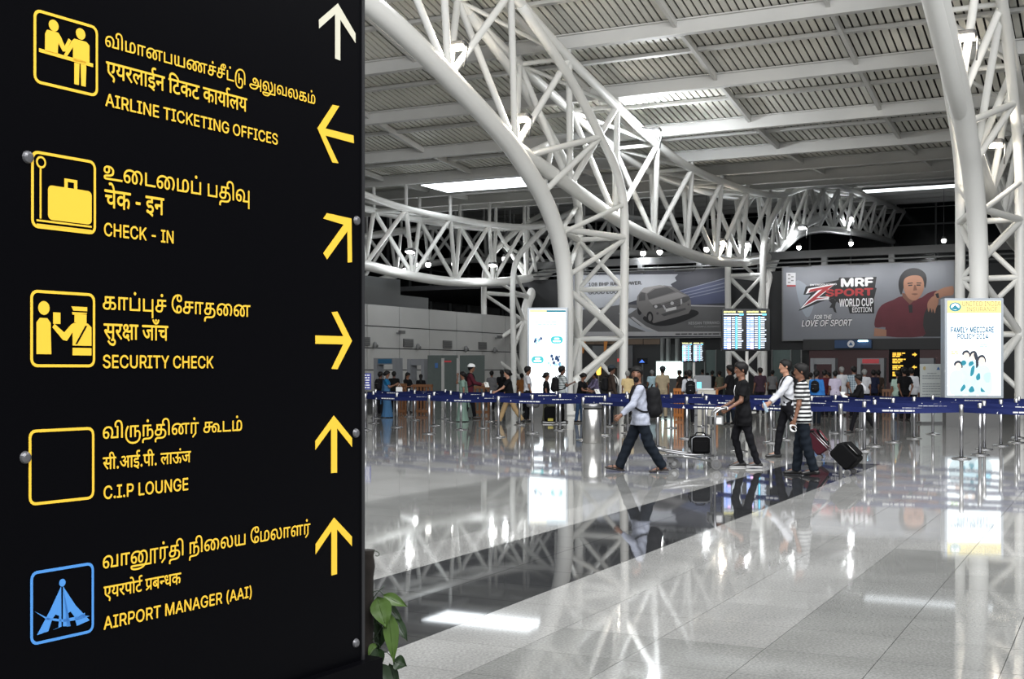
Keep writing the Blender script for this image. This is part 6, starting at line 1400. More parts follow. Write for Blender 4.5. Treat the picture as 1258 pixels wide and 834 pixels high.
# pendant lamps and the two light panels above
for k, (px, py, Y) in enumerate(((790, 311, 72), (810.5, 309.5, 72), (868, 306, 70), (981.5, 304, 88), (1045.5, 299, 88), (1159.5, 295.5, 86), (511.5, 326, 74), (526, 325, 74), (558, 324, 74), (620, 318, 74))):
    p = at(px, py, Y)
    lab = ('small white pendant lamp, nearest of the row to the first lattice column', 'bright pendant lamp, second from the first lattice column', 'bright pendant lamp above the flight board side of the car billboard',
           'pendant lamp just above the sports billboard beside the middle column', 'pendant lamp over the middle of the sports billboard', 'pendant lamp beside the thick column, above the maroon polo man',
           'leftmost pendant lamp under the low truss', 'second pendant lamp under the low truss', 'third pendant lamp under the low truss', 'pendant lamp behind the curved leg of the dim column')[k]
    t = thing('pendant_lamp', lab, 'lamp', p, 'pendant lamps at the back of the hall')
    MB().ball((0, 0, 0), 0.17, 6).ob('globe', M_LAMP, t)
    MB().lathe([(0, 0.30), (0.10, 0.28), (0.16, 0.10), (0.14, 0.08)], (0, 0, 0), 12).ob('lamp_hood', M_GREYP, t)
    uu, vv = uv_of(p)
    MB().tube([(0, 0, 0.29), (0, 0, max(0.6, zt(uu) + 0.3 - p.z))], 0.015, 5).ob('cord', M_GREYP, t)
    l = bpy.data.lights.new('lamp_light', 'POINT'); l.energy = 90; l.shadow_soft_size = 0.2; l.color = (0.93, 0.96, 1)
    lo = link('lamp_light', l, t, Matrix.Translation(p + Vector((0, 0, -0.3))))


def panel_light(name, u0, u1, v0, v1, h, label, e):
    t = thing(name, label, 'ceiling light', W((u0 + u1) / 2, (v0 + v1) / 2, h))
    M = WM[t] @ rz(-TH)
    MB().box((0, 0, 0), (v1 - v0, u1 - u0, 0.12)).ob('light_tray', M_FRAME, t, M)
    MB().box((0, 0, -0.075), (v1 - v0 - .1, u1 - u0 - .1, 0.03)).ob('diffuser', mat('panel_glow_%d' % int(e * 10), (0.9, 0.96, 1), 0.5, emit=e), t, M)


panel_light('ceiling_light_panel', 9.2, 12.0, -13.6, -7.6, 11.0, 'large glowing panel between roof beams above the low truss', 3.0)
panel_light('ceiling_light_strip', 39, 40.4, 2.5, 16.5, 13.6, 'long cool light strip beyond the arched truss', 1.6)

# ---------------------------------------------------------------- floodlights clamped to the trusses


def floodlight(p, label, warm, e, up=0.12, tiltdir=(0, 0, 1)):
    t = thing('floodlight', label, 'floodlight', p, 'floodlights clamped on the trusses')
    Mf = WM[t] @ rz(-TH) @ Matrix.Rotation(R(-14), 4, 'X')
    MB().rbox((0, 0, up + 0.62), (0.50, 0.34, 0.16), 0.06, 2, 'z').ob('housing', M_GREYP, t, Mf)
    MB().box((0, 0, up + 0.525), (0.42, 0.27, 0.04)).ob('lens', M_LAMPW if warm else M_LAMP, t, Mf)
    MB().tube([(0.27, 0, -0.02), (0.29, 0, up + .45), (0.26, 0, up + .62)], 0.025, 6).ob('bracket', M_GREYP, t, Mf)
    l = bpy.data.lights.new('flood_light', 'POINT'); l.energy = e * 0.5; l.shadow_soft_size = 0.10
    l.color = (1, 0.90, 0.76) if warm else (0.92, 0.96, 1)
    link('flood_light', l, t, Matrix.Translation(Vector(p) + Vector((0, 0, up + 0.40))))
    return t


def fl_at(u, v, dv, lab, warm, e, hs=1.0):
    h = EYE + (zb(u) - EYE) * hs
    floodlight(W(u, v + dv, h + 0.28), lab, warm, e)


fl_at(-16.1, 0, 0.25, 'floodlight glaring at the top where the big leg meets the black sign', False, 420)
fl_at(-11.7, 0, 0.25, 'floodlight on the big curved leg, second below the top', True, 420)
fl_at(-7.3, 0, 0.25, 'floodlight on the big curved leg where the wave truss begins', True, 420)
fl_at(1.3, 0, 0.25, 'warm floodlight on the wave truss just past the first lattice column', True, 420)
FB = floodlight(W(1.6, 1.6, 10.3), 'cool floodlight beside the first lattice column lighting the roof beams', False, 1500)
MB().tube([(0, 0, 0.7), tuple(W(1.6, 0.95, 11.2) - W(1.6, 1.6, 10.3))], 0.04, 6).ob('hanger', M_GREYP, FB)
fl_at(15.0, 0, 0.2, 'warm floodlight at the lowest dip of the wave truss', True, 260)
fl_at(19.4, 0, 0.2, 'cool floodlight on the dip of the truss over the flight boards', False, 240)
fl_at(29.0, 0, 0.9, 'cool floodlight where the truss springs up past the middle column', False, 500)
fl_at(46.0, 0, 0.3, 'small cool floodlight far along the arched truss', False, 350)
fl_at(-9.2, 13.9, 0.4, 'floodlight on the thick leg of the column with the yellow topped lightbox', True, 380)
fl_at(-1.0, 13.9, 0.4, 'floodlight behind the thick leg, lower down', True, 260)
fl_at(-0.6 + 8.9, -13.9, 0.2, 'cool floodlight on the low truss nearest the black sign', False, 170, .9)
fl_at(8.3 + 8.9, -13.9, 0.2, 'cool floodlight on the low truss beside the big curved leg', False, 190, .9)
fl_at(16, -27, 0.2, 'floodlight on the farthest truss seen through the near one', False, 220, .9)
fl_at(30, -27, 0.2, 'second floodlight along the farthest truss', False, 260, .9)

# ---------------------------------------------------------------- queue posts with their belts
rows = [   # (u, v) of the posts, from the sign side to the far side
    ('front', [(-15.3, -2.6), (-15.6, -0.4), (-16.6, 2.2), (-17.2, 4.5), (-17.35, 6.8), (-19.2, 9.3), (-19.7, 11.2), (-20.2, 13.3), (-19.8, 15.4), (-20.1, 17.6)]),
    ('second', [(-13.6, -2.6), (-14.0, -0.4), (-14.4, 1.9), (-15.1, 4.4), (-15.3, 6.5), (-15.8, 8.8), (-16.5, 11.0), (-18.4, 13.4), (-18.6, 15.6), (-18.9, 17.8)]),
    ('third', [(-11.6, -4.7), (-12.0, -2.5), (-12.6, 0.0), (-13.3, 2.0), (-13.6, 4.5), (-14.0, 6.6), (-14.3, 8.8), (-15.1, 11.0), (-16.7, 13.3), (-16.8, 15.5), (-17.0, 17.7)]),
    ('fourth', [(-8.8, -4.5), (-9.4, -2.6), (-10.2, -0.8), (-11.0, 2.0), (-10.8, 4.8), (-10.9, 6.7), (-12.2, 9.0), (-13.4, 11.2), (-15.0, 13.4), (-15.4, 15.7), (-15.8, 17.9)]),
    ('fifth', [(-7.0, -4.3), (-8.1, -2.2), (-9.4, 0.2), (-9.9, 2.7), (-9.7, 4.9), (-9.6, 7.2), (-10.1, 9.4), (-11.6, 11.4), (-13.3, 13.6), (-14.0, 15.9), (-14.3, 18.0)]),
    ('rearmost', [(-8.4, 9.6), (-9.2, 11.6), (-10.9, 13.7), (-11.9, 15.8), (-12.2, 17.9)]),
]
base_me = MB().lathe([(0, 0.0), (0.175, 0.0), (0.175, 0.012), (0.15, 0.022), (0.05, 0.032), (0.035, 0.05), (0, 0.05)], (0, 0, 0), 20).mesh('base_disc', M_CHROME)
post_me = MB().tube([(0, 0, 0.03), (0, 0, 0.90)], 0.034, 12).mesh('post', M_CHROME)
head_me = MB().lathe([(0, 1.0), (0.03, 0.998), (0.042, 0.985), (0.042, 0.80), (0.035, 0.79), (0, 0.79)], (0, 0, 0), 12).mesh('belt_cassette', M_CHROMED)
ORD = ['first', 'second', 'third', 'fourth', 'fifth', 'sixth', 'seventh', 'eighth', 'ninth', 'tenth']


def tri_mark(mb, x, y, s):
    mb.poly([(x - s, y - s * .7), (x + s, y - s * .7), (x, y + s)], 0.004)


for rn, ps in rows:
    pts = []
    vis = 0
    for u_, v_ in ps:
        pts.append(W(u_, v_))
    for i, p in enumerate(pts):
        px = 629 + FPX * p.x / p.y
        if 440 < px < 1262:
            lab = 'chrome belt post, %s post of the %s queue row counted from the black sign' % (ORD[vis], rn)
            vis += 1
        else:
            lab = 'chrome belt post out past the %s of the %s queue row' % ('sign side' if px < 600 else 'far end', rn)
        t = thing('queue_post', lab, 'queue post', p, 'chrome queue posts with blue belts')
        link('base_disc', base_me, t); link('post', post_me, t); link('belt_cassette', head_me, t)
        if i + 1 < len(pts):
            d = pts[i + 1] - p
            L = d.length
            M = frame(p + Vector((0, 0, 0)), d)
            n = 8
            vs = []; fs = []
            for k in range(n + 1):
                x = 0.03 + (L - .06) * k / n
                sag = -0.025 * math.sin(math.pi * k / n)
                tw = 0.012 * math.sin(7 * k + i)
                for (y, z) in ((0.85, -0.002 - tw), (0.945, -0.002 + tw), (0.945, 0.002 + tw), (0.85, 0.002 - tw)):
                    vs.append((x, y + sag, z))
            for k in range(n):
                for q in range(4):
                    fs.append((4 * k + q, 4 * (k + 1) + q, 4 * (k + 1) + (q + 1) % 4, 4 * k + (q + 1) % 4))
            b = MB().add(vs, fs).ob('belt', M_BELT, t, M)
            if p.y < 45:
                mb = MB(); rnd = random.Random(i * 7 + len(rn))
                x = 0.35 + 0.15 * (i % 3)
                while x < L - 0.9:
                    sag = -0.025 * math.sin(math.pi * x / L)
                    tri_mark(mb, x, 0.885 + sag, 0.035)
                    print_lines(mb, x + 0.25, x + 0.82, 0.875 + sag, 0.026, rnd, 0.016)
                    x += 1.45
                mb.ob('belt_print', M_WHITE, b)['kind'] = 'stuff'

# ---------------------------------------------------------------- litter bin
t = thing('litter_bin', 'round brushed steel litter bin standing before the blue belts', 'bin', Vector(((727.5 - 629) / FPX * 27.3, 27.3, 0)))
MB().lathe([(0, 0), (0.205, 0), (0.21, 0.01), (0.21, 0.74), (0.20, 0.75)], (0, 0, 0), 28).ob('bin_body', mat('bin_steel', (0.50, 0.49, 0.47), 0.28, metal=1.0), t)
MB().lathe([(0.198, 0.745), (0.198, 0.79), (0.19, 0.79)], (0, 0, 0), 28).ob('black_band', M_RUB, t)
MB().lathe([(0.20, 0.785), (0.215, 0.79), (0.215, 0.86), (0.20, 0.875), (0.135, 0.86), (0.125, 0.84), (0.125, 0.80)], (0, 0, 0), 28).ob('rim_lid', M_CHROME, t)
MB().lathe([(0.0, 0.79), (0.13, 0.79)], (0, 0, 0), 20).ob('dark_opening', M_RUB, t)

# ---------------------------------------------------------------- luggage trolley with a bag
TX, TY = (876 - 629) / FPX * 20.1, 20.1
t = thing('luggage_trolley', 'steel airport luggage trolley pushed by the youth in black', 'trolley', Matrix.Translation((TX, TY, 0)) @ rz(R(-3)))
for s in (-1, 1):
    MB().tube([(0.0, .24 * s, .10), (0.0, .24 * s, .80), (0.015, .23 * s, .93), (0.09, .22 * s, .99), (0.20, .21 * s, 1.0)], 0.022, 10).ob('upright', M_CHROME, t)
    MB().tube([(0.0, .24 * s, .23), (-.45, .26 * s, .25), (-.80, .24 * s, .30), (-.95, .14 * s, .33)], 0.016, 8).ob('deck_rail', M_CHROME, t)
    w = MB().lathe([(0.0, -0.02), (0.082, -0.02), (0.088, -0.012), (0.088, 0.012), (0.082, 0.02), (0, 0.02)], (0, 0, 0), 20, False).ob('rear_wheel', M_GREYP, t, WM[t] @ Matrix.Translation((0.02, .27 * s, .088)) @ Matrix.Rotation(R(90), 4, 'X'))
    MB().lathe([(0, 0.024), (0.04, 0.024), (0.045, 0.018)], (0, 0, 0), 14, False).ob('hub_cap', M_CHROME, w, WM[w] @ (Matrix.Rotation(R(180), 4, 'X') if s > 0 else I4) @ Matrix.Identity(4))
    MB().box((0.015, .235 * s, .15), (0.07, .05, .14)).ob('wheel_fork', M_CHROMED, t)
MB().tube([(0.20, .21, 1.0), (0.225, 0.0, 1.0), (0.20, -.21, 1.0)], 0.024, 10).ob('handle_bar', mat('pale_grip', (0.60, 0.60, 0.60), 0.5), t)
MB().tube([(-.95, .14, .33), (-.97, 0, .33), (-.95, -.14, .33)], 0.016, 8).ob('front_bow', M_CHROME, t)
for x in (-.15, -.35, -.55, -.75):
    MB().tube([(x, .25, .245), (x, -.25, .245)], 0.010, 6).ob('deck_bar', M_CHROME, t)
MB().tube([(0.0, 0, .12), (-.35, 0, .19), (-.80, 0, .21)], 0.022, 8).ob('keel_tube', M_CHROMED, t)
MB().box((-.66, 0, .215), (.34, .14, .03)).ob('front_plate', M_CHROMED, t)
w = MB().lathe([(0.0, -0.022), (0.08, -0.022), (0.086, -0.012), (0.086, 0.012), (0.08, 0.022), (0, 0.022)], (0, 0, 0), 20, False).ob('front_wheel', M_GREYP, t, WM[t] @ Matrix.Translation((-.64, 0, .086)) @ Matrix.Rotation(R(90), 4, 'X'))
MB().lathe([(0, 0.026), (0.04, 0.026), (0.045, 0.02)], (0, 0, 0), 14, False).ob('hub_cap', M_CHROMED, w, WM[w])
MB().box((-.70, 0, .16), (.10, .10, .12)).ob('wheel_fork', M_GREYP, t)
MB().rbox((0.07, 0, .80), (0.17, .36, .14), 0.02, 2).ob('display_box', M_CHROMED, t)
MB().box((0.06, -.185, .80), (0.11, .01, .10)).ob('display_card', M_WHITE, t)
MB().box((-.06, 0, .80), (0.04, .44, .13)).ob('back_plate', M_GREYP, t)
MB().tube([(0.0, .22, .66), (0.0, -.22, .66)], 0.018, 8).ob('cross_bar', M_CHROME, t)
MB().tube([(0.0, .2, .30), (-.13, .2, .42), (-.02, .2, .52)], 0.012, 6).ob('basket_wire', M_CHROME, t)
b = thing('travel_bag', 'small black travel bag with grey piping lying on the luggage trolley', 'bag', WM[t] @ Matrix.Translation((-.21, 0, .256)))
MB().rbox((0, 0, .15), (.33, .30, .30), 0.06, 3, 'y', 0.92).ob('bag_body', M_BLKF, b)
MB().tube([(-.15, -.155, .03), (-.15, -.155, .25), (-.10, -.155, .28), (.10, -.155, .28), (.15, -.155, .25), (.15, -.155, .03)], 0.006, 5).ob('piping', mat('grey_piping', (0.3, 0.31, 0.33), 0.6), b)
MB().tube([(-.09, 0, .29), (-.06, 0, .34), (.06, 0, .34), (.09, 0, .29)], 0.012, 6).ob('handle', M_BLKF, b)
MB().rbox((-.005, -.16, .12), (.24, .04, .18), 0.03, 2, 'y').ob('front_pocket', M_BLKF, b)
MB().tube([(-.16, -.1, .28), (-.20, -.12, .2), (-.19, -.12, .1)], 0.012, 5).ob('strap_end', M_BLKF, b)


def rolling_case(name, label, wheelpx, Y, tilt, yaw, dims, m, m2, rod, accent=None):
    """Two-wheeled case pulled at a tilt; local x along its length towards the handle."""
    L, D, Wd = dims
    X = (wheelpx - 629) / FPX * Y
    base = Matrix.Translation((X, Y, 0.0)) @ rz(yaw)
    t = thing(name, label, 'suitcase', base)
    M = base @ Matrix.Translation((0, 0, 0.055)) @ Matrix.Rotation(tilt, 4, 'Y')
    # after tilt: local +x runs up towards the handle on the -x side of the picture
    MB().rbox((L / 2 + .03, 0, -D / 2 - .0), (L, Wd, D), 0.05, 3, 'y').ob('case_body', m, t, M)
    MB().rbox((L / 2 + .03, 0, -D - .02), (L * .72, Wd * .78, 0.05), 0.03, 2, 'z').ob('front_pocket', m2, t, M)
    MB().tube([(L * .25, -Wd * .41, -D - .04), (L * .80, -Wd * .41, -D - .04)], 0.005, 5).ob('zip', M_CHROMED, t, M)
    MB().tube([(L + .03, -.08, -D * .6), (L + .055, -.03, -D * .6), (L + .055, .03, -D * .6), (L + .03, .08, -D * .6)], 0.012, 6).ob('carry_handle', M_BLKF, t, M)
    for s in (-1, 1):
        w = MB().lathe([(0, -.014), (.048, -.014), (.052, -.006), (.052, .006), (.048, .014), (0, .014)], (0, 0, 0), 16, False).ob('wheel', M_GREYP, t, base @ Matrix.Translation((0.0, s * (Wd / 2 - .02), .054)) @ Matrix.Rotation(R(90), 4, 'X'))
        MB().lathe([(0, .018), (.025, .018), (.028, .012)], (0, 0, 0), 12, False).ob('hub', M_CHROME, w, WM[w])
        MB().tube([(L, s * .07, -.02), (L + rod, s * .07, -.02)], 0.009, 6).ob('pull_rod', M_CHROME, t, M)
    MB().tube([(L + rod, -.09, -.02), (L + rod, .09, -.02)], 0.018, 8).ob('grip', M_BLKF, t, M)
    if accent:
        MB().box((L * .55 + .03, 0, -D - .047), (L * .5, Wd * .5, 0.01)).ob('red_panel', accent, t, M)
    return t


rolling_case('rolling_suitcase', 'black wheeled suitcase pulled by the man in the striped polo', 1045, 18.8, R(-136), R(-30), (0.38, 0.27, 0.40), M_BLKF, M_BLKF, 0.48)
rolling_case('rolling_suitcase', 'dark red wheeled suitcase half hidden behind the man in the striped polo', 1007, 22.0, R(-126), R(-20), (0.46, 0.24, 0.32), mat('maroon_fabric', (0.04, 0.005, 0.010), 0.85, spec=0.2), M_BLKF, 0.46, mat('red_fabric', (0.13, 0.012, 0.02), 0.85))

# ---------------------------------------------------------------- climbing plant on a moss pole behind the sign
PY_ = 4.42
t = thing('potted_climber', 'leafy green climber on a mossy pole in a pot behind the black sign', 'plant', Vector((at(451, 455, PY_).x, PY_, 0)))
gx = lambda px, py, dy=0.0: at(px, py, PY_ + dy)
lean = WM[t]
MB().lathe([(0, 0), (0.13, 0), (0.17, 0.30), (0.18, 0.32), (0.16, 0.32), (0.15, 0.28), (0, 0.28)], (0, 0, 0), 22).ob('pot', mat('dark_pot', (0.03, 0.025, 0.02), 0.6), t)
M_MOSS = mat('moss_pole_fibre', (0.009, 0.006, 0.004), 0.95, noise=0.5, scale=60, bump=0.8)
rnd = random.Random(2)
mb = MB(); prof_ = []
mb.tube([(0, 0, 0.25 + .02 * k) for k in range(37)], [0.026 + rnd.uniform(-.004, .003) for _ in range(37)], 12)
mb.ob('moss_pole', M_MOSS, t)
M_LF = mat('climber_leaf', (0.055, 0.105, 0.018), 0.4, noise=0.35, scale=14)
M_LFD = mat('climber_leaf_dark', (0.014, 0.032, 0.010), 0.4, noise=0.3, scale=14)


def leaf(b, tip, w, m, side=0.3):
    b = Vector(b); tip = Vector(tip); d = tip - b; L = d.length; d.normalize()
    n = Vector((side, -1, 0.35)).normalized()
    s = d.cross(n).normalized(); n = s.cross(d)
    mb = MB(); vs = []
    prof_w = (0.0, .62, .95, 1.0, .92, .75, .5, .22, 0.0)
    N = len(prof_w)
    for i, k in enumerate(prof_w):
        tt = i / (N - 1)
        c = b + d * L * tt - n * 0.10 * L * tt * tt
        for j in (-1, -.5, 0, .5, 1):
            vs.append(c + s * (w / 2 * k * j) + n * (abs(j) * 0.14 * w - 0.02 * w * math.sin(i * 2.1 + j)))
    fs = [(i * 5 + j, (i + 1) * 5 + j, (i + 1) * 5 + j + 1, i * 5 + j + 1) for i in range(N - 1) for j in range(4)]
    mb.add(vs, fs, True)
    mb.add([v - n * 0.0012 for v in vs], [f[::-1] for f in fs], True)
    o = mb.ob('leaf', m, t, I4)
    MB().tube([b + (tip - b) * q / 6 - n * 0.10 * L * (q / 6) ** 2 + n * .001 for q in range(6)], 0.0011, 4).ob('midrib', m, o, I4)
    return o


for bp, tp, w, m_, dy in (((463, 733), (475, 772), 27, M_LF, -.03), ((471, 731), (501, 745), 15, M_LF, .02), ((477, 752), (485, 815), 20, M_LF, -.02), ((486, 760), (501, 788), 13, M_LFD, .03),
                          ((484, 812), (500, 818), 19, M_LFD, .0), ((463, 795), (467, 822), 17, M_LFD, -.04), ((470, 735), (499, 771), 12, M_LFD, .05), ((462, 815), (478, 850), 26, M_LFD, -.01),
                          ((458, 738), (466, 790), 18, M_LFD, .04), ((478, 815), (490, 850), 14, M_LFD, .02), ((461, 790), (452, 806), 10, M_LF, -.03), ((470, 770), (463, 800), 16, M_LFD, .05)):
    leaf(gx(bp[0], bp[1], dy), gx(tp[0], tp[1], dy - .02), w / FPX * PY_, m_, rnd.uniform(-.4, .5))
mb = MB()
for pts in ([(452, 740), (458, 728), (466, 726), (471, 731)], [(454, 745), (462, 730), (472, 720)], [(455, 790), (466, 775), (478, 752)], [(455, 745), (449, 728), (447, 727)], [(460, 812), (472, 800), (484, 812), (487, 834)],
            [(457, 677), (462, 677), (466, 680), (464, 683), (461, 682)], [(456, 768), (464, 765), (470, 770)], [(456, 792), (463, 790), (468, 796)]):
    mb.tube(crom([gx(p[0], p[1], -.01) for p in pts], 4), 0.0016, 5)
mb.ob('stems', M_LFD, t, I4)['kind'] = 'stuff'

# ================================================================ people
CUBE = [(0, 0, 0), (1, 0, 0), (0, 1, 0), (1, 1, 0), (0, 0, 1), (1, 0, 1), (0, 1, 1), (1, 1, 1)]
EDG = [(a, b) for a in range(8) for b in range(a + 1, 8) if sum(abs(CUBE[a][i] - CUBE[b][i]) for i in range(3)) == 1]


def prim(a, b, r1, r2=None, sc=(1, 1, 1), clips=()):
    return (np.array(a, float), np.array(b, float), r1, r1 if r2 is None else r2, sc, clips)


def sdf_mesh(prims, res, k=0.03, cut=(), wr=0.0, seed=0.0):
    """Closed surface around smoothly joined tapered limbs: vertices, quads."""
    lo = np.array([9.] * 3); hi = -lo
    for a, b, r1, r2, sc, cl in prims:
        r = max(r1, r2) * max(sc) + 0.02
        lo = np.minimum(lo, np.minimum(a, b) - r); hi = np.maximum(hi, np.maximum(a, b) + r)
    lo -= 2 * res; hi += 2 * res
    n = np.ceil((hi - lo) / res).astype(int) + 1
    ax = [lo[i] + res * np.arange(n[i]) for i in range(3)]
    D = np.full(n, 0.5)
    for a, b, r1, r2, sc, cl in prims:
        sl = []
        for i in range(3):
            r = max(r1, r2) * sc[i] + k + 2.5 * res
            i0 = max(0, int((min(a[i], b[i]) - r - lo[i]) / res)); i1 = min(n[i], int((max(a[i], b[i]) + r - lo[i]) / res) + 2)
            sl.append(slice(i0, i1))
        g = [ax[0][sl[0]][:, None, None], ax[1][sl[1]][None, :, None], ax[2][sl[2]][None, None, :]]
        q = [(g[i] - a[i]) / sc[i] for i in range(3)]
        ba = [(b[i] - a[i]) / sc[i] for i in range(3)]
        L = sum(x * x for x in ba)
        t = np.clip(sum(q[i] * ba[i] for i in range(3)) / L, 0, 1) if L > 1e-9 else 0.0
        d = (np.sqrt(sum((q[i] - t * ba[i]) ** 2 for i in range(3)) + 1e-12) - (r1 + (r2 - r1) * t)) * min(sc)
        for nn, c in cl:
            d = np.maximum(d, g[0] * nn[0] + g[1] * nn[1] + g[2] * nn[2] - c)
        O = D[sl[0], sl[1], sl[2]]
        h = np.clip(0.5 + 0.5 * (O - d) / k, 0, 1)
        D[sl[0], sl[1], sl[2]] = O * (1 - h) + d * h - k * h * (1 - h)
    G = [ax[0][:, None, None], ax[1][None, :, None], ax[2][None, None, :]]
    if wr:
        D = D + wr * (np.sin(G[2] * 42 + 9 * G[0] + seed) * np.sin(G[1] * 31 + seed * 2 + 14 * G[2]) + 0.6 * np.sin(G[0] * 55 + G[2] * 27 + seed * 3))
    for nn, c in cut:
        D = np.maximum(D, G[0] * nn[0] + G[1] * nn[1] + G[2] * nn[2] - c)
    m = n - 1
    ins = D < 0
    S = [ins[o[0]:o[0] + m[0], o[1]:o[1] + m[1], o[2]:o[2] + m[2]] for o in CUBE]
    cnt = sum(s.astype(np.int8) for s in S)
    act = (cnt > 0) & (cnt < 8)
    idx = np.argwhere(act)
    vid = np.full(m, -1); vid[act] = np.arange(len(idx))
    val = [D[idx[:, 0] + o[0], idx[:, 1] + o[1], idx[:, 2] + o[2]] for o in CUBE]
    acc = np.zeros((len(idx), 3)); w = np.zeros(len(idx))
    for a, b in EDG:
        x = (val[a] < 0) != (val[b] < 0)
        t = np.where(x, val[a] / np.where(x, val[a] - val[b], 1), 0)
        for i in range(3):
            acc[:, i] += np.where(x, CUBE[a][i] + t * (CUBE[b][i] - CUBE[a][i]), 0)
        w += x
    V = lo + (idx + acc / w[:, None]) * res
    F = []
    for axi in range(3):
        o1, o2 = [(1, 2), (2, 0), (0, 1)][axi]
        s0 = [slice(0, None)] * 3; s1 = [slice(0, None)] * 3
        s0[axi] = slice(0, n[axi] - 1); s1[axi] = slice(1, n[axi])
        A, B = ins[tuple(s0)], ins[tuple(s1)]
        E = np.argwhere(A != B)
        ok = (E[:, o1] > 0) & (E[:, o2] > 0) & (E[:, o1] < n[o1] - 1) & (E[:, o2] < n[o2] - 1)
        E = E[ok]
        if not len(E):
            continue
        fl = A[E[:, 0], E[:, 1], E[:, 2]]
        q = []
        for d1, d2 in ((1, 1), (0, 1), (0, 0), (1, 0)):
            e = E.copy(); e[:, o1] -= d1; e[:, o2] -= d2
            q.append(vid[e[:, 0], e[:, 1], e[:, 2]])
        Q = np.stack(q, 1)
        Q[~fl] = Q[~fl][:, ::-1]
        F.append(Q)
    F = np.concatenate(F)
    return V, F


def sdf_ob(name, prims, res, m, parent, k=0.03, cut=(), wr=0.0, seed=0.0, extra=None):
    V, F = sdf_mesh(prims, res, k, cut, wr, seed)
    vs = V.tolist(); fs = F.tolist()
    if extra:
        b = len(vs)
        vs += [tuple(v) for v in extra.v]; fs += [[i + b for i in f] for f in extra.f]
    me = bpy.data.meshes.new(name)
    me.from_pydata(vs, [], fs)
    me.polygons.foreach_set('use_smooth', [True] * len(fs))
    me.materials.append(m)
    me.update()
    return link(name, me, parent)


def cloth(name, col, kind='', col2=(0.6, 0.6, 0.6), scale=20.0, rough=0.85):
    """Woven cloth; kind adds a printed pattern: bands, plaid or marl."""
    if name in MATS:
        return MATS[name]
    m = mat(name, col, rough, noise=0.10, scale=9, spec=0.15)
    if kind:
        nt = m.node_tree; b = nt.nodes['Principled BSDF']
        tc = nt.nodes.new('ShaderNodeTexCoord'); sp = nt.nodes.new('ShaderNodeSeparateXYZ')
        nt.links.new(tc.outputs['Object'], sp.inputs[0])

        def band(out, s, th):
            a = nt.nodes.new('ShaderNodeMath'); a.operation = 'MULTIPLY'; a.inputs[1].default_value = s
            f = nt.nodes.new('ShaderNodeMath'); f.operation = 'FRACT'
            g = nt.nodes.new('ShaderNodeMath'); g.operation = 'GREATER_THAN'; g.inputs[1].default_value = th
            nt.links.new(out, a.inputs[0]); nt.links.new(a.outputs[0], f.inputs[0]); nt.links.new(f.outputs[0], g.inputs[0])
            return g.outputs[0]
        o = band(sp.outputs[2], scale, 0.5)
        if kind == 'plaid':
            p = band(sp.outputs[1], scale, 0.6)
            ad = nt.nodes.new('ShaderNodeMath'); ad.operation = 'ADD'
            nt.links.new(o, ad.inputs[0]); nt.links.new(p, ad.inputs[1])
            hf = nt.nodes.new('ShaderNodeMath'); hf.operation = 'MULTIPLY'; hf.inputs[1].default_value = 0.5
            nt.links.new(ad.outputs[0], hf.inputs[0]); o = hf.outputs[0]
        mx = nt.nodes.new('ShaderNodeMix'); mx.data_type = 'RGBA'
        mx.inputs[6].default_value = (*col, 1); mx.inputs[7].default_value = (*col2, 1)
        nt.links.new(o, mx.inputs[0]); nt.links.new(mx.outputs[2], b.inputs['Base Color'])
    return m


SKIN = {'brown': mat('skin_brown', (0.165, 0.075, 0.043), 0.5, noise=0.08), 'dark': mat('skin_dark', (0.10, 0.045, 0.027), 0.5, noise=0.08), 'light': mat('skin_light', (0.38, 0.20, 0.13), 0.5, noise=0.06)}
M_HAIR = mat('black_hair', (0.004, 0.0035, 0.0035), 0.6, spec=0.25, bump=0.5, scale=60)
M_HGREY = mat('grey_hair', (0.20, 0.20, 0.195), 0.6, bump=0.5, scale=60)
M_EYEW = mat('eye_white', (0.6, 0.58, 0.55), 0.3)
M_LIP = mat('lip_brown', (0.16, 0.05, 0.04), 0.5)
M_SHOE = mat('black_leather', (0.012, 0.011, 0.011), 0.3)


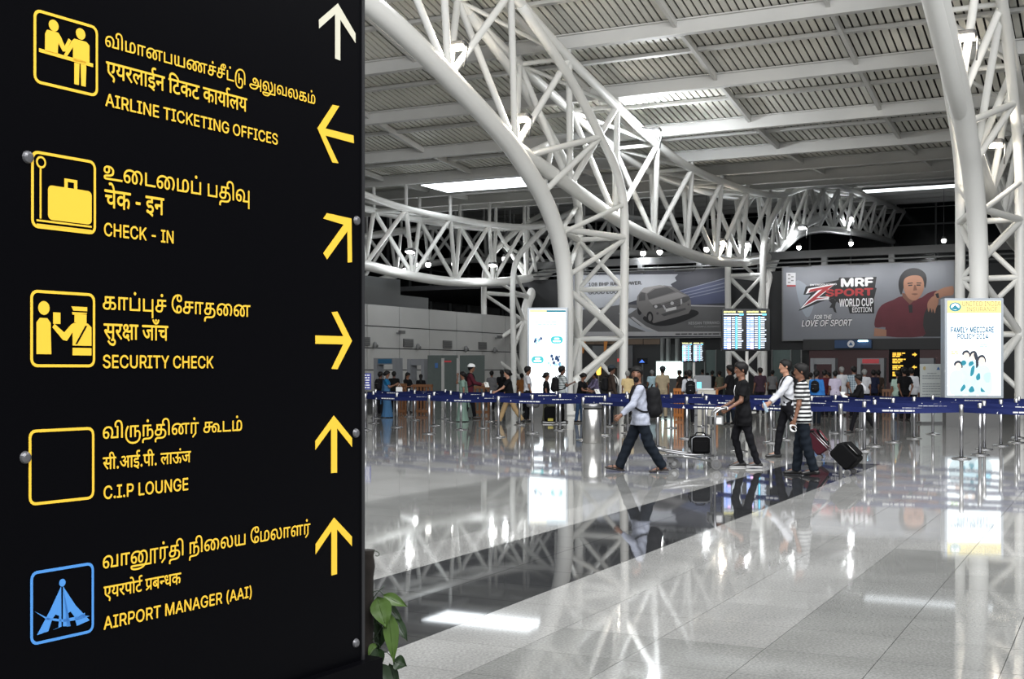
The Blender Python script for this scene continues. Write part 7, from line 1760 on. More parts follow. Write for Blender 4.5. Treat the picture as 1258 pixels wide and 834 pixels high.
def person(label, px, Y, face, H, pose=None, top='short', topm=None, botm=None, skin='brown', hair='short', hairm=None, res=0.024, feat=False, hem=-0.13, slim=1.0, bottom='trousers', shoem=None,
           beard=False, fat=1.0, sandals=False, cap=None, collar=None):
    P = dict(lean=0, legs=((4, 4, 0), (-4, 4, 0)), arms=((6, 7, 12, 0), (6, 7, 12, 0)), yaw=0, nod=0)
    P.update(pose or {})
    k = H / 1.75
    X = (px - 629) / FPX * Y
    hm = hairm or M_HAIR
    sk = SKIN[skin]
    v = lambda *a: np.array(a, float)
    # ---- joints, pelvis at the origin, order: left then right
    hips = [v(0, .09, -.04), v(0, -.09, -.04)]
    knees, ankles, toes, heels = [], [], [], []
    for i, (a, b, f) in enumerate(P['legs']):
        a_, s_ = R(a), R(a - b)
        kn = hips[i] + .43 * v(math.sin(a_), 0, -math.cos(a_))
        an = kn + .42 * v(math.sin(s_), 0, -math.cos(s_))
        fp = R(f)
        fd = v(math.cos(fp), 0, math.sin(fp)); fn = v(-math.sin(fp), 0, math.cos(fp))
        knees.append(kn); ankles.append(an)
        toes.append(an + fd * .165 - fn * .055); heels.append(an - fd * .045 - fn * .050)
    low = min(min(t[2] - .025 for t in toes), min(h[2] - .028 for h in heels))
    pz = -low
    sh = v(0, 0, pz)
    hips = [h + sh for h in hips]; knees = [h + sh for h in knees]; ankles = [h + sh for h in ankles]; toes = [h + sh for h in toes]; heels = [h + sh for h in heels]
    pel = sh
    ln = R(P['lean']); up = v(math.sin(ln), 0, math.cos(ln)); fw = v(math.cos(ln), 0, -math.sin(ln))
    T = lambda x, y, z: pel + fw * x + v(0, y, 0) + up * z
    nb = T(0.0, 0, .50)
    hc = T(.015, 0, .665)
    sho = [T(0, .168, .435), T(0, -.168, .435)]
    elb, wri, tip, hdir = [], [], [], []
    for i, (p, b, e, inw) in enumerate(P['arms']):
        s = 1 if i == 0 else -1
        p_, b_, e_, c_ = R(p), R(b), R(p + e), R(b - inw)
        u = v(math.sin(p_) * math.cos(b_), s * math.sin(b_), -math.cos(p_) * math.cos(b_))
        f = v(math.sin(e_) * math.cos(c_), s * math.sin(c_), -math.cos(e_) * math.cos(c_))
        el = sho[i] + .285 * u; wr_ = el + .25 * f
        elb.append(el); wri.append(wr_); tip.append(wr_ + f * .17); hdir.append(f)
    base = Matrix.Translation((X, Y, 0)) @ rz(R(face)) @ Matrix.Diagonal((k, k, k, 1))
    t = thing('person', label, 'person', base)
    # ---- head turn
    cy, syw = math.cos(R(P['yaw'])), math.sin(R(P['yaw'])); nd = R(P['nod'])

    def Hd(x, y, z):
        x, y, z = x * 1.05, y * 1.05, z * 1.05
        x2 = x * math.cos(nd) + z * math.sin(nd); z2 = -x * math.sin(nd) + z * math.cos(nd)
        return hc + v(x2 * cy - y * syw, x2 * syw + y * cy, z2)
    hp = [prim(Hd(-.022, 0, .028), Hd(.015, 0, .030), .090, .083, (1, .92, 1.02)), prim(Hd(.030, 0, -.015), Hd(.045, 0, -.078), .064, .034, (1, 1, 1)),
          prim(Hd(-.01, .035, -.06), Hd(.055, .012, -.085), .030, .022), prim(Hd(-.01, -.035, -.06), Hd(.055, -.012, -.085), .030, .022)]
    small = [prim(Hd(.083, 0, .005), Hd(.098, 0, -.028), .010, .014), prim(Hd(-.008, .080, .005), Hd(-.010, .084, -.025), .014, .010, (1, .7, 1)), prim(Hd(-.008, -.080, .005), Hd(-.010, -.084, -.025), .014, .010, (1, .7, 1))]
    torso = lambda d: [prim(T(0, .05, -.02), T(0, -.05, -.02), (.108 + d) * fat), prim(T(.0, 0, .02), T(.01, 0, .18), (.105 + d) * fat, (.108 + d) * fat, (1, 1.22, 1)),
                       prim(T(.01, 0, .20), T(0, 0, .36), .108 + d, .102 + d, (1, 1.42, 1)), prim(T(-.01, .12, .425), T(-.01, -.12, .425), .058 + d), prim(T(-.01, 0, .43), T(-.005, 0, .50), .062 + d, .050 + d * .5, (1, 1.3, 1))]
    armp = lambda d, i: [prim(sho[i], elb[i], .050 + d, .040 + d), prim(elb[i], wri[i], .040 + d, .027 + d)]
    legp = lambda d, i, s=1.0: [prim(hips[i], knees[i], (.083 + d) * s, (.056 + d) * s, (1, .95, 1)), prim(knees[i], ankles[i], (.055 + d) * s, (.036 + d) * s)]
    body = hp + ([] if res > .02 else small) + [prim(nb - up * .05, hc - up * .05, .054, .050)] + torso(-.012) + armp(-.004, 0) + armp(-.004, 1)
    if res > .02:
        body += [prim(Hd(.080, 0, .005), Hd(.095, 0, -.026), .014, .017)]
    body += legp(-.012, 0) + legp(-.012, 1)
    for i in range(2):
        body += [prim(ankles[i], toes[i] + v(0, 0, .01), .034, .022), prim(ankles[i], heels[i] + v(0, 0, .008), .032, .022)]
    # ---- hands: palm in the body surface, five separate fingers
    fing = MB()
    curl = P.get('curl', (35, 35))
    for i in range(2):
        s = 1 if i == 0 else -1
        d = hdir[i]; side = np.cross(d, v(0, 1, 0)); side /= np.linalg.norm(side) + 1e-9
        if side[0] < 0:
            side = -side
        nrm = np.cross(d, side); nrm *= (-s if nrm[1] > 0 else s) if s > 0 else (1 if nrm[1] > 0 else -1)
        w0 = wri[i]
        body += [prim(w0 + side * .012, w0 + d * .080 + side * .022, .018, .015), prim(w0 - side * .010, w0 + d * .078 - side * .018, .018, .015)]
        for j, (off, ln_) in enumerate(((.028, .070), (.010, .078), (-.009, .072), (-.026, .056))):
            p0 = w0 + d * .070 + side * off
            pts = [p0]; c = R(curl[i]) * .35
            dd = d.copy()
            for q in range(3):
                ang = c * (1 + q * .8)
                dd = d * math.cos(ang * (q + .6)) + nrm * math.sin(ang * (q + .6))
                pts.append(pts[-1] + dd * ln_ * (.46, .32, .24)[q])
            fing.tube([tuple(p) for p in pts], [.0095, .009, .008, .006], 6)
        pts = [w0 + d * .022 + side * .022, w0 + d * .05 + side * .048 + nrm * .010, w0 + d * .078 + side * .055 + nrm * .024, w0 + d * .098 + side * .05 + nrm * .034]
        fing.tube([tuple(p) for p in pts], [.012, .011, .0095, .007], 6)
    sdf_ob('body', body, res, sk, t, 0.022, extra=fing)
    # ---- clothes
    sd = px * 0.37
    hz = pel[2] + hem
    if top:
        tp = torso(.012)
        if hem < -.08:
            tp.append(prim(T(0, .055, -.02), T(0, .055, hem), .122 * fat, .126 * fat))
            tp.append(prim(T(0, -.055, -.02), T(0, -.055, hem), .122 * fat, .126 * fat))
            for i in range(2):
                tp.append(prim(hips[i], hips[i] + (knees[i] - hips[i]) * .32, .110, .104))
        for i in range(2):
            if top == 'short':
                u = (elb[i] - sho[i]) / .285
                pe = sho[i] + u * .20
                tp.append(prim(sho[i], pe + u * .05, .066, .066, (1, 1, 1), ((u, float(u @ pe)),)))
            elif top == 'long':
                u = (wri[i] - elb[i]) / .25
                pe = elb[i] + u * .225
                tp += [prim(sho[i], elb[i], .064, .056), prim(elb[i], pe + u * .05, .055, .043, (1, 1, 1), ((u, float(u @ pe)),))]
            elif top == 'rolled':
                u = (wri[i] - elb[i]) / .25
                pe = elb[i] + u * .06
                tp += [prim(sho[i], elb[i], .064, .056), prim(elb[i], pe + u * .05, .055, .05, (1, 1, 1), ((u, float(u @ pe)),))]
        nk = T(0, 0, .505)
        ncl = np.array([up[0] + fw[0] * .30, 0, up[2] + fw[2] * .30]); ncl /= np.linalg.norm(ncl)
        sdf_ob('shirt', tp, res, topm, t, 0.028, cut=[((0, 0, -1), -hz), (tuple(ncl), float(ncl @ nk))], wr=0.0065 if res < .014 else .004, seed=sd)
        if collar:
            MB().tube([tuple(T(.062 * math.cos(a) + .005, .068 * math.sin(a), .505 - .03 * math.cos(a))) for a in np.linspace(.5, 2 * math.pi - .5, 12)], .016, 6).ob('collar', collar, t)
    if bottom == 'trousers':
        lp = [prim(T(0, .05, -.02), T(0, -.05, -.02), .118 * fat), prim(T(0, 0, -.02), T(0, 0, .06), .112 * fat, .11 * fat, (1, 1.2, 1))]
        for i in range(2):
            u = (ankles[i] - knees[i]) / .42
            pe = ankles[i] + u * .018
            lp += [prim(hips[i], knees[i], .096, .070 * slim, (1, .95, 1)), prim(knees[i], pe + u * .06, .068 * slim, .056 * slim, (1, 1, 1), ((u, float(u @ pe)),))]
        sdf_ob('trousers', lp, res, botm, t, 0.022, cut=[((0, 0, 1), pel[2] + .06)], wr=0.006 if res < .014 else .004, seed=sd + 1)
    elif bottom == 'sari':
        mb = MB(); N = 36; vs = []; rings = [(.05, .125, .15), (-.06, .135, .18), (-.25, .15, .195), (-.5, .16, .20), (-.75, .185, .22), (-pel[2] + .03, .22, .25)]
        for q, (z, rx, ry) in enumerate(rings):
            for a in range(N):
                an = 2 * math.pi * a / N
                pl = 1 + .09 * q / 5 * math.sin(an * 11 + z * 4) + .03 * math.sin(an * 5 + z * 9) * (q / 5)
                vs.append((rx * pl * math.cos(an) + (.03 if q > 2 else 0), ry * pl * math.sin(an), pel[2] + z))
        fs = [(i * N + a, i * N + (a + 1) % N, (i + 1) * N + (a + 1) % N, (i + 1) * N + a) for i in range(len(rings) - 1) for a in range(N)]
        mb.add(vs, fs, True).ob('sari_skirt', botm, t)
        # loose end over the left shoulder and down the back
        lp = [(prim(p[0], p[1], p[2] + .014, p[3] + .014, p[4], (((0, -.62, .78), float(.78 * (pel[2] + .42) - .62 * .05)), ((0, .62, -.78), float(-.78 * (pel[2] + .02) + .62 * .05))))) for p in torso(.012)[1:4]]
        sdf_ob('sari_drape', lp, res, botm, t, 0.02)
        dm = MB(); pts = []
        for q in range(8):
            z = pel[2] + .45 - q * .13
            pts += [(-.125 - .012 * q, .19 - .004 * q, z), (-.145 - .014 * q, .06 - .015 * q, z), (-.135 - .014 * q, .065 - .015 * q, z), (-.115 - .012 * q, .18 - .004 * q, z)]
        dm.add(pts, [(4 * q + a, 4 * q + (a + 1) % 4, 4 * (q + 1) + (a + 1) % 4, 4 * (q + 1) + a) for q in range(7) for a in range(4)], True)
        dm.ob('sari_end', botm, t)
    # ---- shoes
    for i in range(2):
        fp = R(P['legs'][i][2])
        fn = (math.sin(fp), 0, -math.cos(fp))
        sole = heels[i] - v(0, 0, .0) + v(*fn) * .026
        if sandals:
            s_ = [prim(heels[i] + v(-.02, 0, .0), toes[i] + v(.02, 0, 0), .040, .044, (1, 1, .45), ())]
            o = sdf_ob('sandal', s_, res * .8, shoem or M_SHOE, t, 0.01)
            for f_ in (.35, .7):
                c = heels[i] * (1 - f_) + toes[i] * f_
                MB().tube([tuple(c + v(0, .042 * math.cos(a), .050 * math.sin(a) + .004)) for a in np.linspace(0, math.pi, 7)], .009, 5).ob('sandal_strap', shoem or M_SHOE, o)
        else:
            s_ = [prim(ankles[i] + v(0, 0, -.01), heels[i] + v(0, 0, .01), .040, .038), prim(heels[i] + v(0, 0, .006), toes[i] + v(.01, 0, .0), .038, .034, (1, 1, .85)), prim(ankles[i] + v(.03, 0, -.02), toes[i], .036, .028)]
            sdf_ob('shoe', s_, max(res * .75, .012), shoem or M_SHOE, t, 0.02, cut=[(fn, float(np.dot(fn, sole)))])
    # ---- hair
    hn = Hd(.75, 0, -.66) - hc
    if hair in ('short', 'grey', 'long', 'bun', 'crew'):
        g = .019 if hair != 'crew' else .016
        s_ = [prim(Hd(-.024, 0, .034), Hd(.015, 0, .042), .083 + g, .078 + g, (1, .95, 1.02), ((tuple(hn), float(hn @ Hd(.020, 0, 0) + .012)),))]
        s_.append(prim(Hd(-.045, 0, .0), Hd(-.050, 0, -.045), .070, .052, (1, 1.05, 1), ((tuple(hn), float(hn @ Hd(.0, 0, 0) + .0)),)))
        s_.append(prim(Hd(-.01, 0, .065), Hd(.05, 0, .075), .060, .036, (1, 1.15, .8)))
        if hair == 'long':
            s_.append(prim(Hd(-.05, 0, 0), T(-.13, 0, .38), .062, .042, (.8, 1.3, 1)))
        if hair == 'bun':
            s_.append(prim(Hd(-.11, 0, -.01), Hd(-.12, 0, -.02), .042, .040))
        sdf_ob('hair', s_, min(res, .016), M_HGREY if hair == 'grey' else hm, t, 0.02, wr=.002, seed=sd)
    if cap is not None:
        s_ = [prim(Hd(-.022, 0, .040), Hd(.012, 0, .040), .112, .106, (1, .95, 1.0), (((0, 0, -1), -float(Hd(0, 0, .035)[2])),))]
        o = sdf_ob('cap', s_, min(res, .016), cap, t, 0.02)
        MB().add(*(lambda q: (q, [(0, 1, 2, 3, 4, 5), (5, 4, 3, 2, 1, 0)]))([tuple(Hd(x, y, z)) for x, y, z in ((.07, .065, .04), (.13, .055, .03), (.165, .02, .025), (.165, -.02, .025), (.13, -.055, .03), (.07, -.065, .04))])).ob('cap_brim', cap, o)
    if feat:
        for s in (-1, 1):
            e = MB().ball(tuple(Hd(.0735, .030 * s, .010)), .0105, 5).ob('eye', M_EYEW, t)
            MB().ball(tuple(Hd(.0795, .030 * s, .009)), .0068, 4).ob('iris', M_HAIR, e)
            MB().tube([tuple(Hd(.080, .014 * s, .030)), tuple(Hd(.086, .030 * s, .036)), tuple(Hd(.070, .048 * s, .030))], .005, 5).ob('eyebrow', hm, t)
        MB().tube([tuple(Hd(.070, .024, -.052)), tuple(Hd(.082, 0, -.050)), tuple(Hd(.070, -.024, -.052))], [.004, .0075, .004], 6).ob('mouth', M_LIP, t)
    if beard:
        s_ = [prim(Hd(.032, 0, -.040), Hd(.046, 0, -.080), .0715, .044, (1, 1.0, 1), ((tuple(Hd(-.55, 0, .84) - hc), float((Hd(-.55, 0, .84) - hc) @ Hd(.05, 0, -.066))),)),
              prim(Hd(.083, .022, -.042), Hd(.092, .0, -.038), .008, .010), prim(Hd(.083, -.022, -.042), Hd(.092, .0, -.038), .008, .010)]
        sdf_ob('beard', s_, .009, hm, t, 0.012)
    J = dict(t=t, k=k, sho=sho, elb=elb, wri=wri, tip=tip, hc=hc, pel=pel, T=T, base=base, hd=hdir, Hd=Hd)
    return J


def wp(J, p):
    return J['base'] @ Vector([float(x) for x in p])


def backpack(J, label, m, w=.30, h=.46, d=.17, straps=True, drop=0.0):
    T = J['T']
    c = T(-.112 - d / 2, 0, .46 - h / 2 - drop)
    M = J['base'] @ Matrix.Translation([float(x) for x in c])
    t = thing('backpack', label, 'backpack', M)
    r = .10
    pk = [prim((0, 0, -h / 2 + r), (0.01, 0, h / 2 - r), r * 1.04, r * .88, (d / (2 * r), w / (2 * r), 1)), prim((d * .1, 0, -h / 2 + r * .8), (d * .1, 0, h / 2 - r), r * .8, r * .8, (d / (2 * r), w / (2 * r) * 1.1, 1))]
    sdf_ob('pack_body', pk, .016, m, t, .04, wr=.003, seed=h)
    sdf_ob('front_pocket', [prim((-d * .42, 0, -h * .26), (-d * .36, 0, h * .02), r * .72, r * .6, (.5, w / (2 * r) * 1.05, 1))], .014, m, t, .02)
    MB().tube([(d * .2, -.03, h / 2 - .02), (d * .1, -.02, h / 2 + .03), (d * .1, .02, h / 2 + .03), (d * .2, .03, h / 2 - .02)], .009, 5).ob('grab_loop', m, t)
    MB().tube([(-d / 2 - .035, -w * .36, h * .14), (-d / 2 - .045, 0, h * .17), (-d / 2 - .035, w * .36, h * .14)], .004, 4).ob('zip', M_CHROMED, t)
    MB().box((-d / 2 - .055, w * .1, -h * .2), (.004, .03, .02)).ob('metal_tab', M_CHROME, t)
    if straps:
        for s in (-1, 1):
            pts = [T(-.13, .09 * s, .44), T(-.05, .105 * s, .505), T(.07, .115 * s, .47), T(.135, .12 * s, .33), T(.12, .16 * s, .18), T(.0, .185 * s, .08), T(-.13, .14 * s, .06)]
            MB().tube([Vector([float(x) for x in p]) for p in crom(pts, 3)], .015, 6).ob('strap', m, t, J['base'])
    return t


def shoulder_bag(J, label, m, side=-1, size=(.14, .30, .24), drop=.12, fwd=-.05):
    T = J['T']
    c = T(fwd, .24 * side, -drop)
    M = J['base'] @ Matrix.Translation([float(x) for x in c])
    t = thing('shoulder_bag', label, 'bag', M)
    MB().rbox((0, 0, 0), (size[1], size[0], size[2]), 0.05, 3, 'y').ob('bag_body', m, t)
    pts = [c + np.array([0, 0, size[2] / 2 - .01]), T(fwd, .20 * side, .25), T(-.03, .12 * side, .50), T(-.05, .0, .46), T(fwd - .08, .1 * side, .1), c + np.array([-.06, 0, size[2] / 2 - .01])]
    MB().tube([Vector([float(x) for x in p]) for p in crom(pts, 3)], .010, 5).ob('strap', m, t, J['base'])
    return t


def sheet(J, label, i, name='paper', cat='papers', size=(.15, .21), m=None):
    p = wp(J, J['wri'][i] + J['hd'][i] * .13)
    t = MB().box((0, 0, 0), (size[0], size[1], .012)).ob(name, m or mat('paper_white', (0.75, 0.77, 0.75), 0.6), None, Matrix.Translation(p) @ rz(.4) @ Matrix.Rotation(R(50), 4, 'X'))
    tag(t, label, cat)
    return t


c_ = cloth
K_BLACK = c_('cotton_black', (0.005, 0.005, 0.006))
K_TROU = c_('trousers_black', (0.006, 0.006, 0.008))
K_JEAN = c_('denim_dark', (0.0055, 0.0085, 0.0135))
K_JEAN2 = c_('denim_blue', (0.03, 0.06, 0.12))
K_WHITE = c_('cotton_white', (0.50, 0.51, 0.54))
K_PALE = c_('cotton_pale_blue_grey', (0.35, 0.37, 0.43), 'plaid', (0.27, 0.29, 0.36), 40)
K_STRIPE = c_('polo_black_white', (0.007, 0.007, 0.009), 'bands', (0.55, 0.56, 0.56), 15.6)
K_KHAKI = c_('cotton_khaki', (0.36, 0.25, 0.13))
K_POLICE = c_('uniform_khaki', (0.30, 0.25, 0.17))
K_GREY = c_('cotton_grey', (0.14, 0.14, 0.145))
K_BROWN = c_('jacket_brown', (0.035, 0.025, 0.02))
K_MAROON = c_('cotton_maroon', (0.07, 0.012, 0.02))
K_LAV = c_('cotton_lavender', (0.48, 0.44, 0.56))
K_MINT = c_('cotton_mint', (0.33, 0.44, 0.38))
K_YEL = c_('cotton_straw', (0.62, 0.48, 0.25))
K_BLUE = c_('cotton_bright_blue', (0.03, 0.15, 0.42))
K_SKY = c_('cotton_sky', (0.38, 0.52, 0.58))
K_PLAID = c_('plaid_blue_grey', (0.10, 0.15, 0.19), 'plaid', (0.40, 0.46, 0.50), 16)
K_PURP = c_('plaid_purple', (0.10, 0.08, 0.16), 'plaid', (0.22, 0.20, 0.30), 22)
K_STR2 = c_('tee_grey_stripes', (0.55, 0.57, 0.57), 'bands', (0.15, 0.19, 0.19), 18)
K_SARIB = c_('sari_blue', (0.05, 0.13, 0.25))
K_SARIG = c_('sari_pale_green', (0.17, 0.25, 0.21))
K_TEAL = c_('blouse_blue', (0.01, 0.10, 0.22))
K_NAVY = c_('cotton_navy', (0.012, 0.015, 0.035))
K_OLIVE = c_('cotton_olive', (0.10, 0.10, 0.07))
M_BPACK = mat('backpack_black', (0.005, 0.005, 0.006), 0.8, spec=0.2, bump=0.3, scale=50)
M_SAND = mat('sandal_brown', (0.02, 0.012, 0.010), 0.5)
M_WCAP = mat('cap_white', (0.75, 0.76, 0.76), 0.7)
M_BERET = mat('beret_dark_blue', (0.012, 0.018, 0.025), 0.8)

# ---- the four walkers near the camera
J = person('man in a pale checked shirt and dark jeans striding past with a black backpack', 787, 19.4, 180, 1.73,
           dict(lean=4, legs=((-17, 14, -6), (24, 2, 14)), arms=((26, 8, 22, 2), (-14, 10, 14, 0)), yaw=75, curl=(40, 40)), 'long', K_PALE, K_JEAN, res=.012, feat=True, beard=True, sandals=True, shoem=M_SAND, hem=-.15, slim=1.3, fat=1.1)
backpack(J, 'bulging black backpack on the bearded man in the pale shirt', M_BPACK, .30, .50, .24)
J = person('youth in loose black clothes and white soled trainers pushing the luggage trolley', 913, 20.3, 180, 1.76,
           dict(lean=2, legs=((-12, 6, 0), (16, 30, -4)), arms=((12, 6, 46, 4), (16, 6, 44, 4)), yaw=8, nod=4, curl=(70, 70)), 'short', K_BLACK, K_TROU, res=.012, feat=True, hem=-.26, slim=.92)
MB().tube([tuple(J['T'](.125, .05, .42)), tuple(J['T'](.145, .03, .33)), tuple(J['T'](.14, .04, .25))], .005, 5).ob('earphone_cord', M_WHITE, J['t'])
for s in (-1, 1):
    MB().tube([tuple(J['Hd'](.092, .030 * s + .018 * math.cos(a), .010 + .014 * math.sin(a))) for a in np.linspace(0, 2 * math.pi, 11)], .0025, 4).ob('spectacle_rim', M_CHROMED, J['t'])
M_SOLE = mat('white_sole', (0.6, 0.6, 0.6), 0.5)
for o_ in [o for o in J['t'].children if o.name.startswith('shoe')]:
    xs = [v.co for v in o_.data.vertices]
    x0, x1 = min(c.x for c in xs), max(c.x for c in xs); ym = sum(c.y for c in xs) / len(xs); z0 = min(c.z for c in xs)
    MB().rbox(((x0 + x1) / 2, ym, z0 + .009), (x1 - x0 - .01, .078, .018), .03, 3).ob('white_sole', M_SOLE, o_)
J = person('tall man in a white shirt and black trousers holding a water bottle', 968, 22.6, 180, 1.83,
           dict(lean=3, legs=((-20, 26, -18), (16, 8, 0)), arms=((34, 6, 14, 2), (20, 6, 30, 2)), yaw=0, nod=-3, curl=(60, 60)), 'long', K_WHITE, K_TROU, skin='light', hair='crew', res=.013, feat=True, hem=-.02)
backpack(J, 'black bag strapped across the back of the tall man in the white shirt', M_BPACK, .26, .34, .10)
p = wp(J, J['tip'][0] - J['hd'][0] * .06)
t = thing('water_bottle', 'clear water bottle held low by the tall man in the white shirt', 'bottle', Matrix.Translation(p) @ Matrix.Rotation(R(-20), 4, 'Y'))
MB().lathe([(0, -.10), (.030, -.10), (.032, -.09), (.032, .04), (.022, .075), (.012, .09), (.012, .10)], (0, 0, 0), 14).ob('bottle_body', mat('bottle_plastic', (0.55, 0.68, 0.78), 0.1, trans=0.5), t)
MB().lathe([(0, .115), (.014, .115), (.014, .098), (0, .098)], (0, 0, 0), 12).ob('bottle_cap', M_BLUES, t)
J = person('man in a black and white striped polo and jeans walking away with a suitcase', 986, 18.9, 158, 1.72,
           dict(lean=1, legs=((-9, 8, -2), (9, 3, 0)), arms=((4, 6, 10, 0), (-8, 2, 4, 0)), yaw=12, curl=(60, 80)), 'short', K_STRIPE, K_JEAN, hair='short', res=.012, feat=True, hem=-.14, slim=1.22, fat=1.05, collar=K_BLACK)
p = wp(J, J['tip'][0] - J['hd'][0] * .05)
t = thing('white_earphones', 'white earphones bunched in the hand of the striped polo man', 'earphones', p)
for k_ in range(3):
    MB().tube([(.05 * math.cos(a + k_), -.045 + .012 * k_, .05 * math.sin(a * 1.0 + k_ * .6) - .01) for a in np.linspace(0, 5.2, 12)], .006, 5).ob('cable_loop', M_WHITE, t)


# ---- everyone behind the queue belts
def bg(label, px, head, feet, face, **kw):
    Y = FPX * EYE / (feet - 455)
    H = EYE + (455 - head) * Y / FPX
    return person(label, px, Y, face, H, **kw)


ST = lambda a=0, b=0, **k: dict(legs=((3 + a, 4, 0), (-3 - a, 4, 0)), arms=((8 + b, 7, 14, 2), (4 - b, 7, 16, 2)), **k)
PHONE = dict(legs=((3, 4, 0), (-3, 4, 0)), arms=((18, 6, 82, 24), (18, 6, 80, 24)), nod=24)
WALK = dict(lean=3, legs=((-22, 14, -14), (24, 4, 8)), arms=((24, 6, 20, 0), (-20, 6, 12, 0)))
BEHIND = dict(legs=((3, 4, 0), (-3, 4, 0)), arms=((-22, 14, 20, 34), (-22, 14, 20, 34)))

J = bg('woman in a blue sari and short sleeved blue blouse near the black sign', 475, 456, 513, 0, pose=dict(arms=((26, 10, 88, 12), (26, 10, 88, 12)), nod=12), top='short', topm=K_TEAL, bottom='sari', botm=K_SARIB, hair='bun', hem=.02)
p = wp(J, J['wri'][1] + J['hd'][1] * .1)
t = thing('white_carry_bag', 'white plastic carry bag held by the woman in the blue sari', 'bag', p + Vector((.05, -.05, -.28)))
MB().rbox((0, 0, 0), (.24, .07, .34), .03, 2, 'y', 0.7).ob('bag_body', M_WHITE, t)
MB().tube([(-.05, 0, .16), (0, 0, .27), (.05, 0, .16)], .006, 5).ob('handle', M_WHITE, t)
J = bg('dark haired person in black with a rucksack behind the woman in the blue sari', 467, 457, 510, 60, pose=ST(), top='short', topm=K_BLACK, botm=K_TROU, skin='dark')
backpack(J, 'dark rucksack worn by the person behind the blue sari woman', M_BPACK, .28, .4, .14, straps=False)
bg('person in black standing just past the woman in the blue sari', 484, 456.5, 508, 90, pose=ST(), top='short', topm=K_BLACK, botm=K_TROU, skin='dark')
bg('long haired woman in black looking down at her phone by the metal detector', 500.5, 458, 507, 320, pose=PHONE, top='short', topm=K_BLACK, botm=K_TROU, hair='long', skin='brown')
bg('dim figure in black inside the metal detector by the glass booth', 517, 460, 503, 90, pose=ST(), top='short', topm=K_BLACK, botm=K_TROU, hair='long', skin='dark')
bg('woman in a pale green sari with one arm raised to her head', 569, 457, 518, 175, pose=dict(arms=((-10, 10, 10, 0), (80, 22, 105, 0)), nod=6), top='short', topm=K_SARIG, bottom='sari', botm=K_SARIG, hair='bun', hem=.02)
J = bg('man in a white cap and maroon shirt holding out papers', 577, 447, 514.3, 0, pose=dict(lean=4, legs=((-8, 6, 0), (14, 6, 0)), arms=((26, 6, 46, 0), (30, 6, 52, 0))), top='long', topm=K_MAROON, botm=K_TROU, cap=M_WCAP, hair='crew')
sheet(J, 'white papers held out by the man in the white cap', 1)
backpack(J, 'small black backpack on the man in the white cap', M_BPACK, .26, .4, .14)
bg('person in a grey checked shirt seen from behind near the panelled wall', 604, 456, 504, 80, pose=ST(), top='long', topm=K_GREY, botm=K_TROU)
bg('slim person in a dark top beside the grey shirted person by the wall', 616.5, 455, 504, 100, pose=ST(), top='short', topm=K_BLACK, botm=K_TROU, hair='long')
bg('figure in a dim orange top half hidden behind the man in the white shirt', 641, 459, 506, 90, pose=ST(), top='short', topm=cloth('cotton_rust', (0.22, 0.09, 0.03)), botm=K_TROU)
bg('heavy man in a black polo and khaki trousers striding towards the sign', 626, 452, 520, 180, pose=dict(lean=5, legs=((-22, 12, -10), (24, 4, 8)), arms=((38, 8, 24, 0), (10, 8, 20, 0))), top='short', topm=K_BLACK, botm=K_KHAKI, hair='bun', fat=1.12, slim=1.15, skin='light')
J = bg('man in a short sleeved white shirt waiting beside the tall lit poster', 648, 450.5, 518, 8, pose=ST(), top='short', topm=K_WHITE, botm=K_TROU, hem=-.02, feat=True)
p = wp(J, J['tip'][1])
t = thing('hand_bag', 'round dark grey holdall hanging from the white shirted man by the lit poster', 'bag', p + Vector((-.02, -.02, -.14)))
MB().rbox((0, 0, 0), (.42, .2, .26), .1, 4, 'y').ob('bag_body', K_GREY, t)
MB().tube([(-.09, 0, .10), (0, 0, .19), (.09, 0, .10)], .010, 5).ob('handle', M_BLKF, t)
bg('woman in a black top standing in front of the tall lit poster', 671, 458, 519, 350, pose=ST(), top='short', topm=K_BLACK, botm=K_OLIVE, hair='bun', skin='brown')
t = thing('bag_heap_trolley', 'dark bags heaped on a low trolley beside the woman in the black top', 'luggage', Vector(((680 - 629) / FPX * 38, 37.4, 0)))
MB().rbox((0, 0, .28), (.62, .42, .46), .1, 3, 'y').ob('lower_bag', M_BLKF, t)
MB().rbox((-.02, 0, .66), (.44, .36, .32), .1, 3, 'y').ob('upper_bag', K_OLIVE, t)
MB().box((0, 0, .035), (.7, .44, .03)).ob('trolley_deck', M_CHROMED, t)
MB().box((-.12, -.215, .12), (.16, .01, .08)).ob('yellow_label', mat('label_yellow', (0.45, 0.38, 0.05), 0.6), t)
J = bg('dark skinned man in a grey striped tee holding papers beside the lit poster', 690, 450, 519, 12, pose=dict(arms=((12, 6, 20, 0), (24, 8, 92, 10)), nod=-4), top='short', topm=K_STR2, botm=K_TROU, skin='dark', feat=True)
backpack(J, 'big black backpack on the man in the grey striped tee', M_BPACK, .32, .48, .22)
sheet(J, 'bright white papers held up by the man in the grey striped tee', 1)
J = bg('woman in a black waistcoat and jeans bending over papers by the column', 712, 458, 519.3, 330, pose=dict(lean=12, arms=((30, 8, 50, 10), (30, 8, 50, 10)), nod=30, legs=((6, 6, 0), (-4, 4, 0))), top='short', topm=K_BLACK, botm=K_JEAN2, hair='bun', skin='brown')
sheet(J, 'white sheet in the hands of the woman in the black waistcoat', 0)
bg('person in a green top far behind the first lattice column', 716, 455, 500, 90, pose=ST(), top='short', topm=cloth('cotton_green', (0.05, 0.16, 0.08)), botm=K_TROU)
bg('person in a purple plaid shirt leaning behind the column braces', 733, 457, 506, 200, pose=dict(lean=10, arms=((30, 8, 30, 0), (30, 8, 30, 0))), top='long', topm=K_PURP, botm=K_TROU)
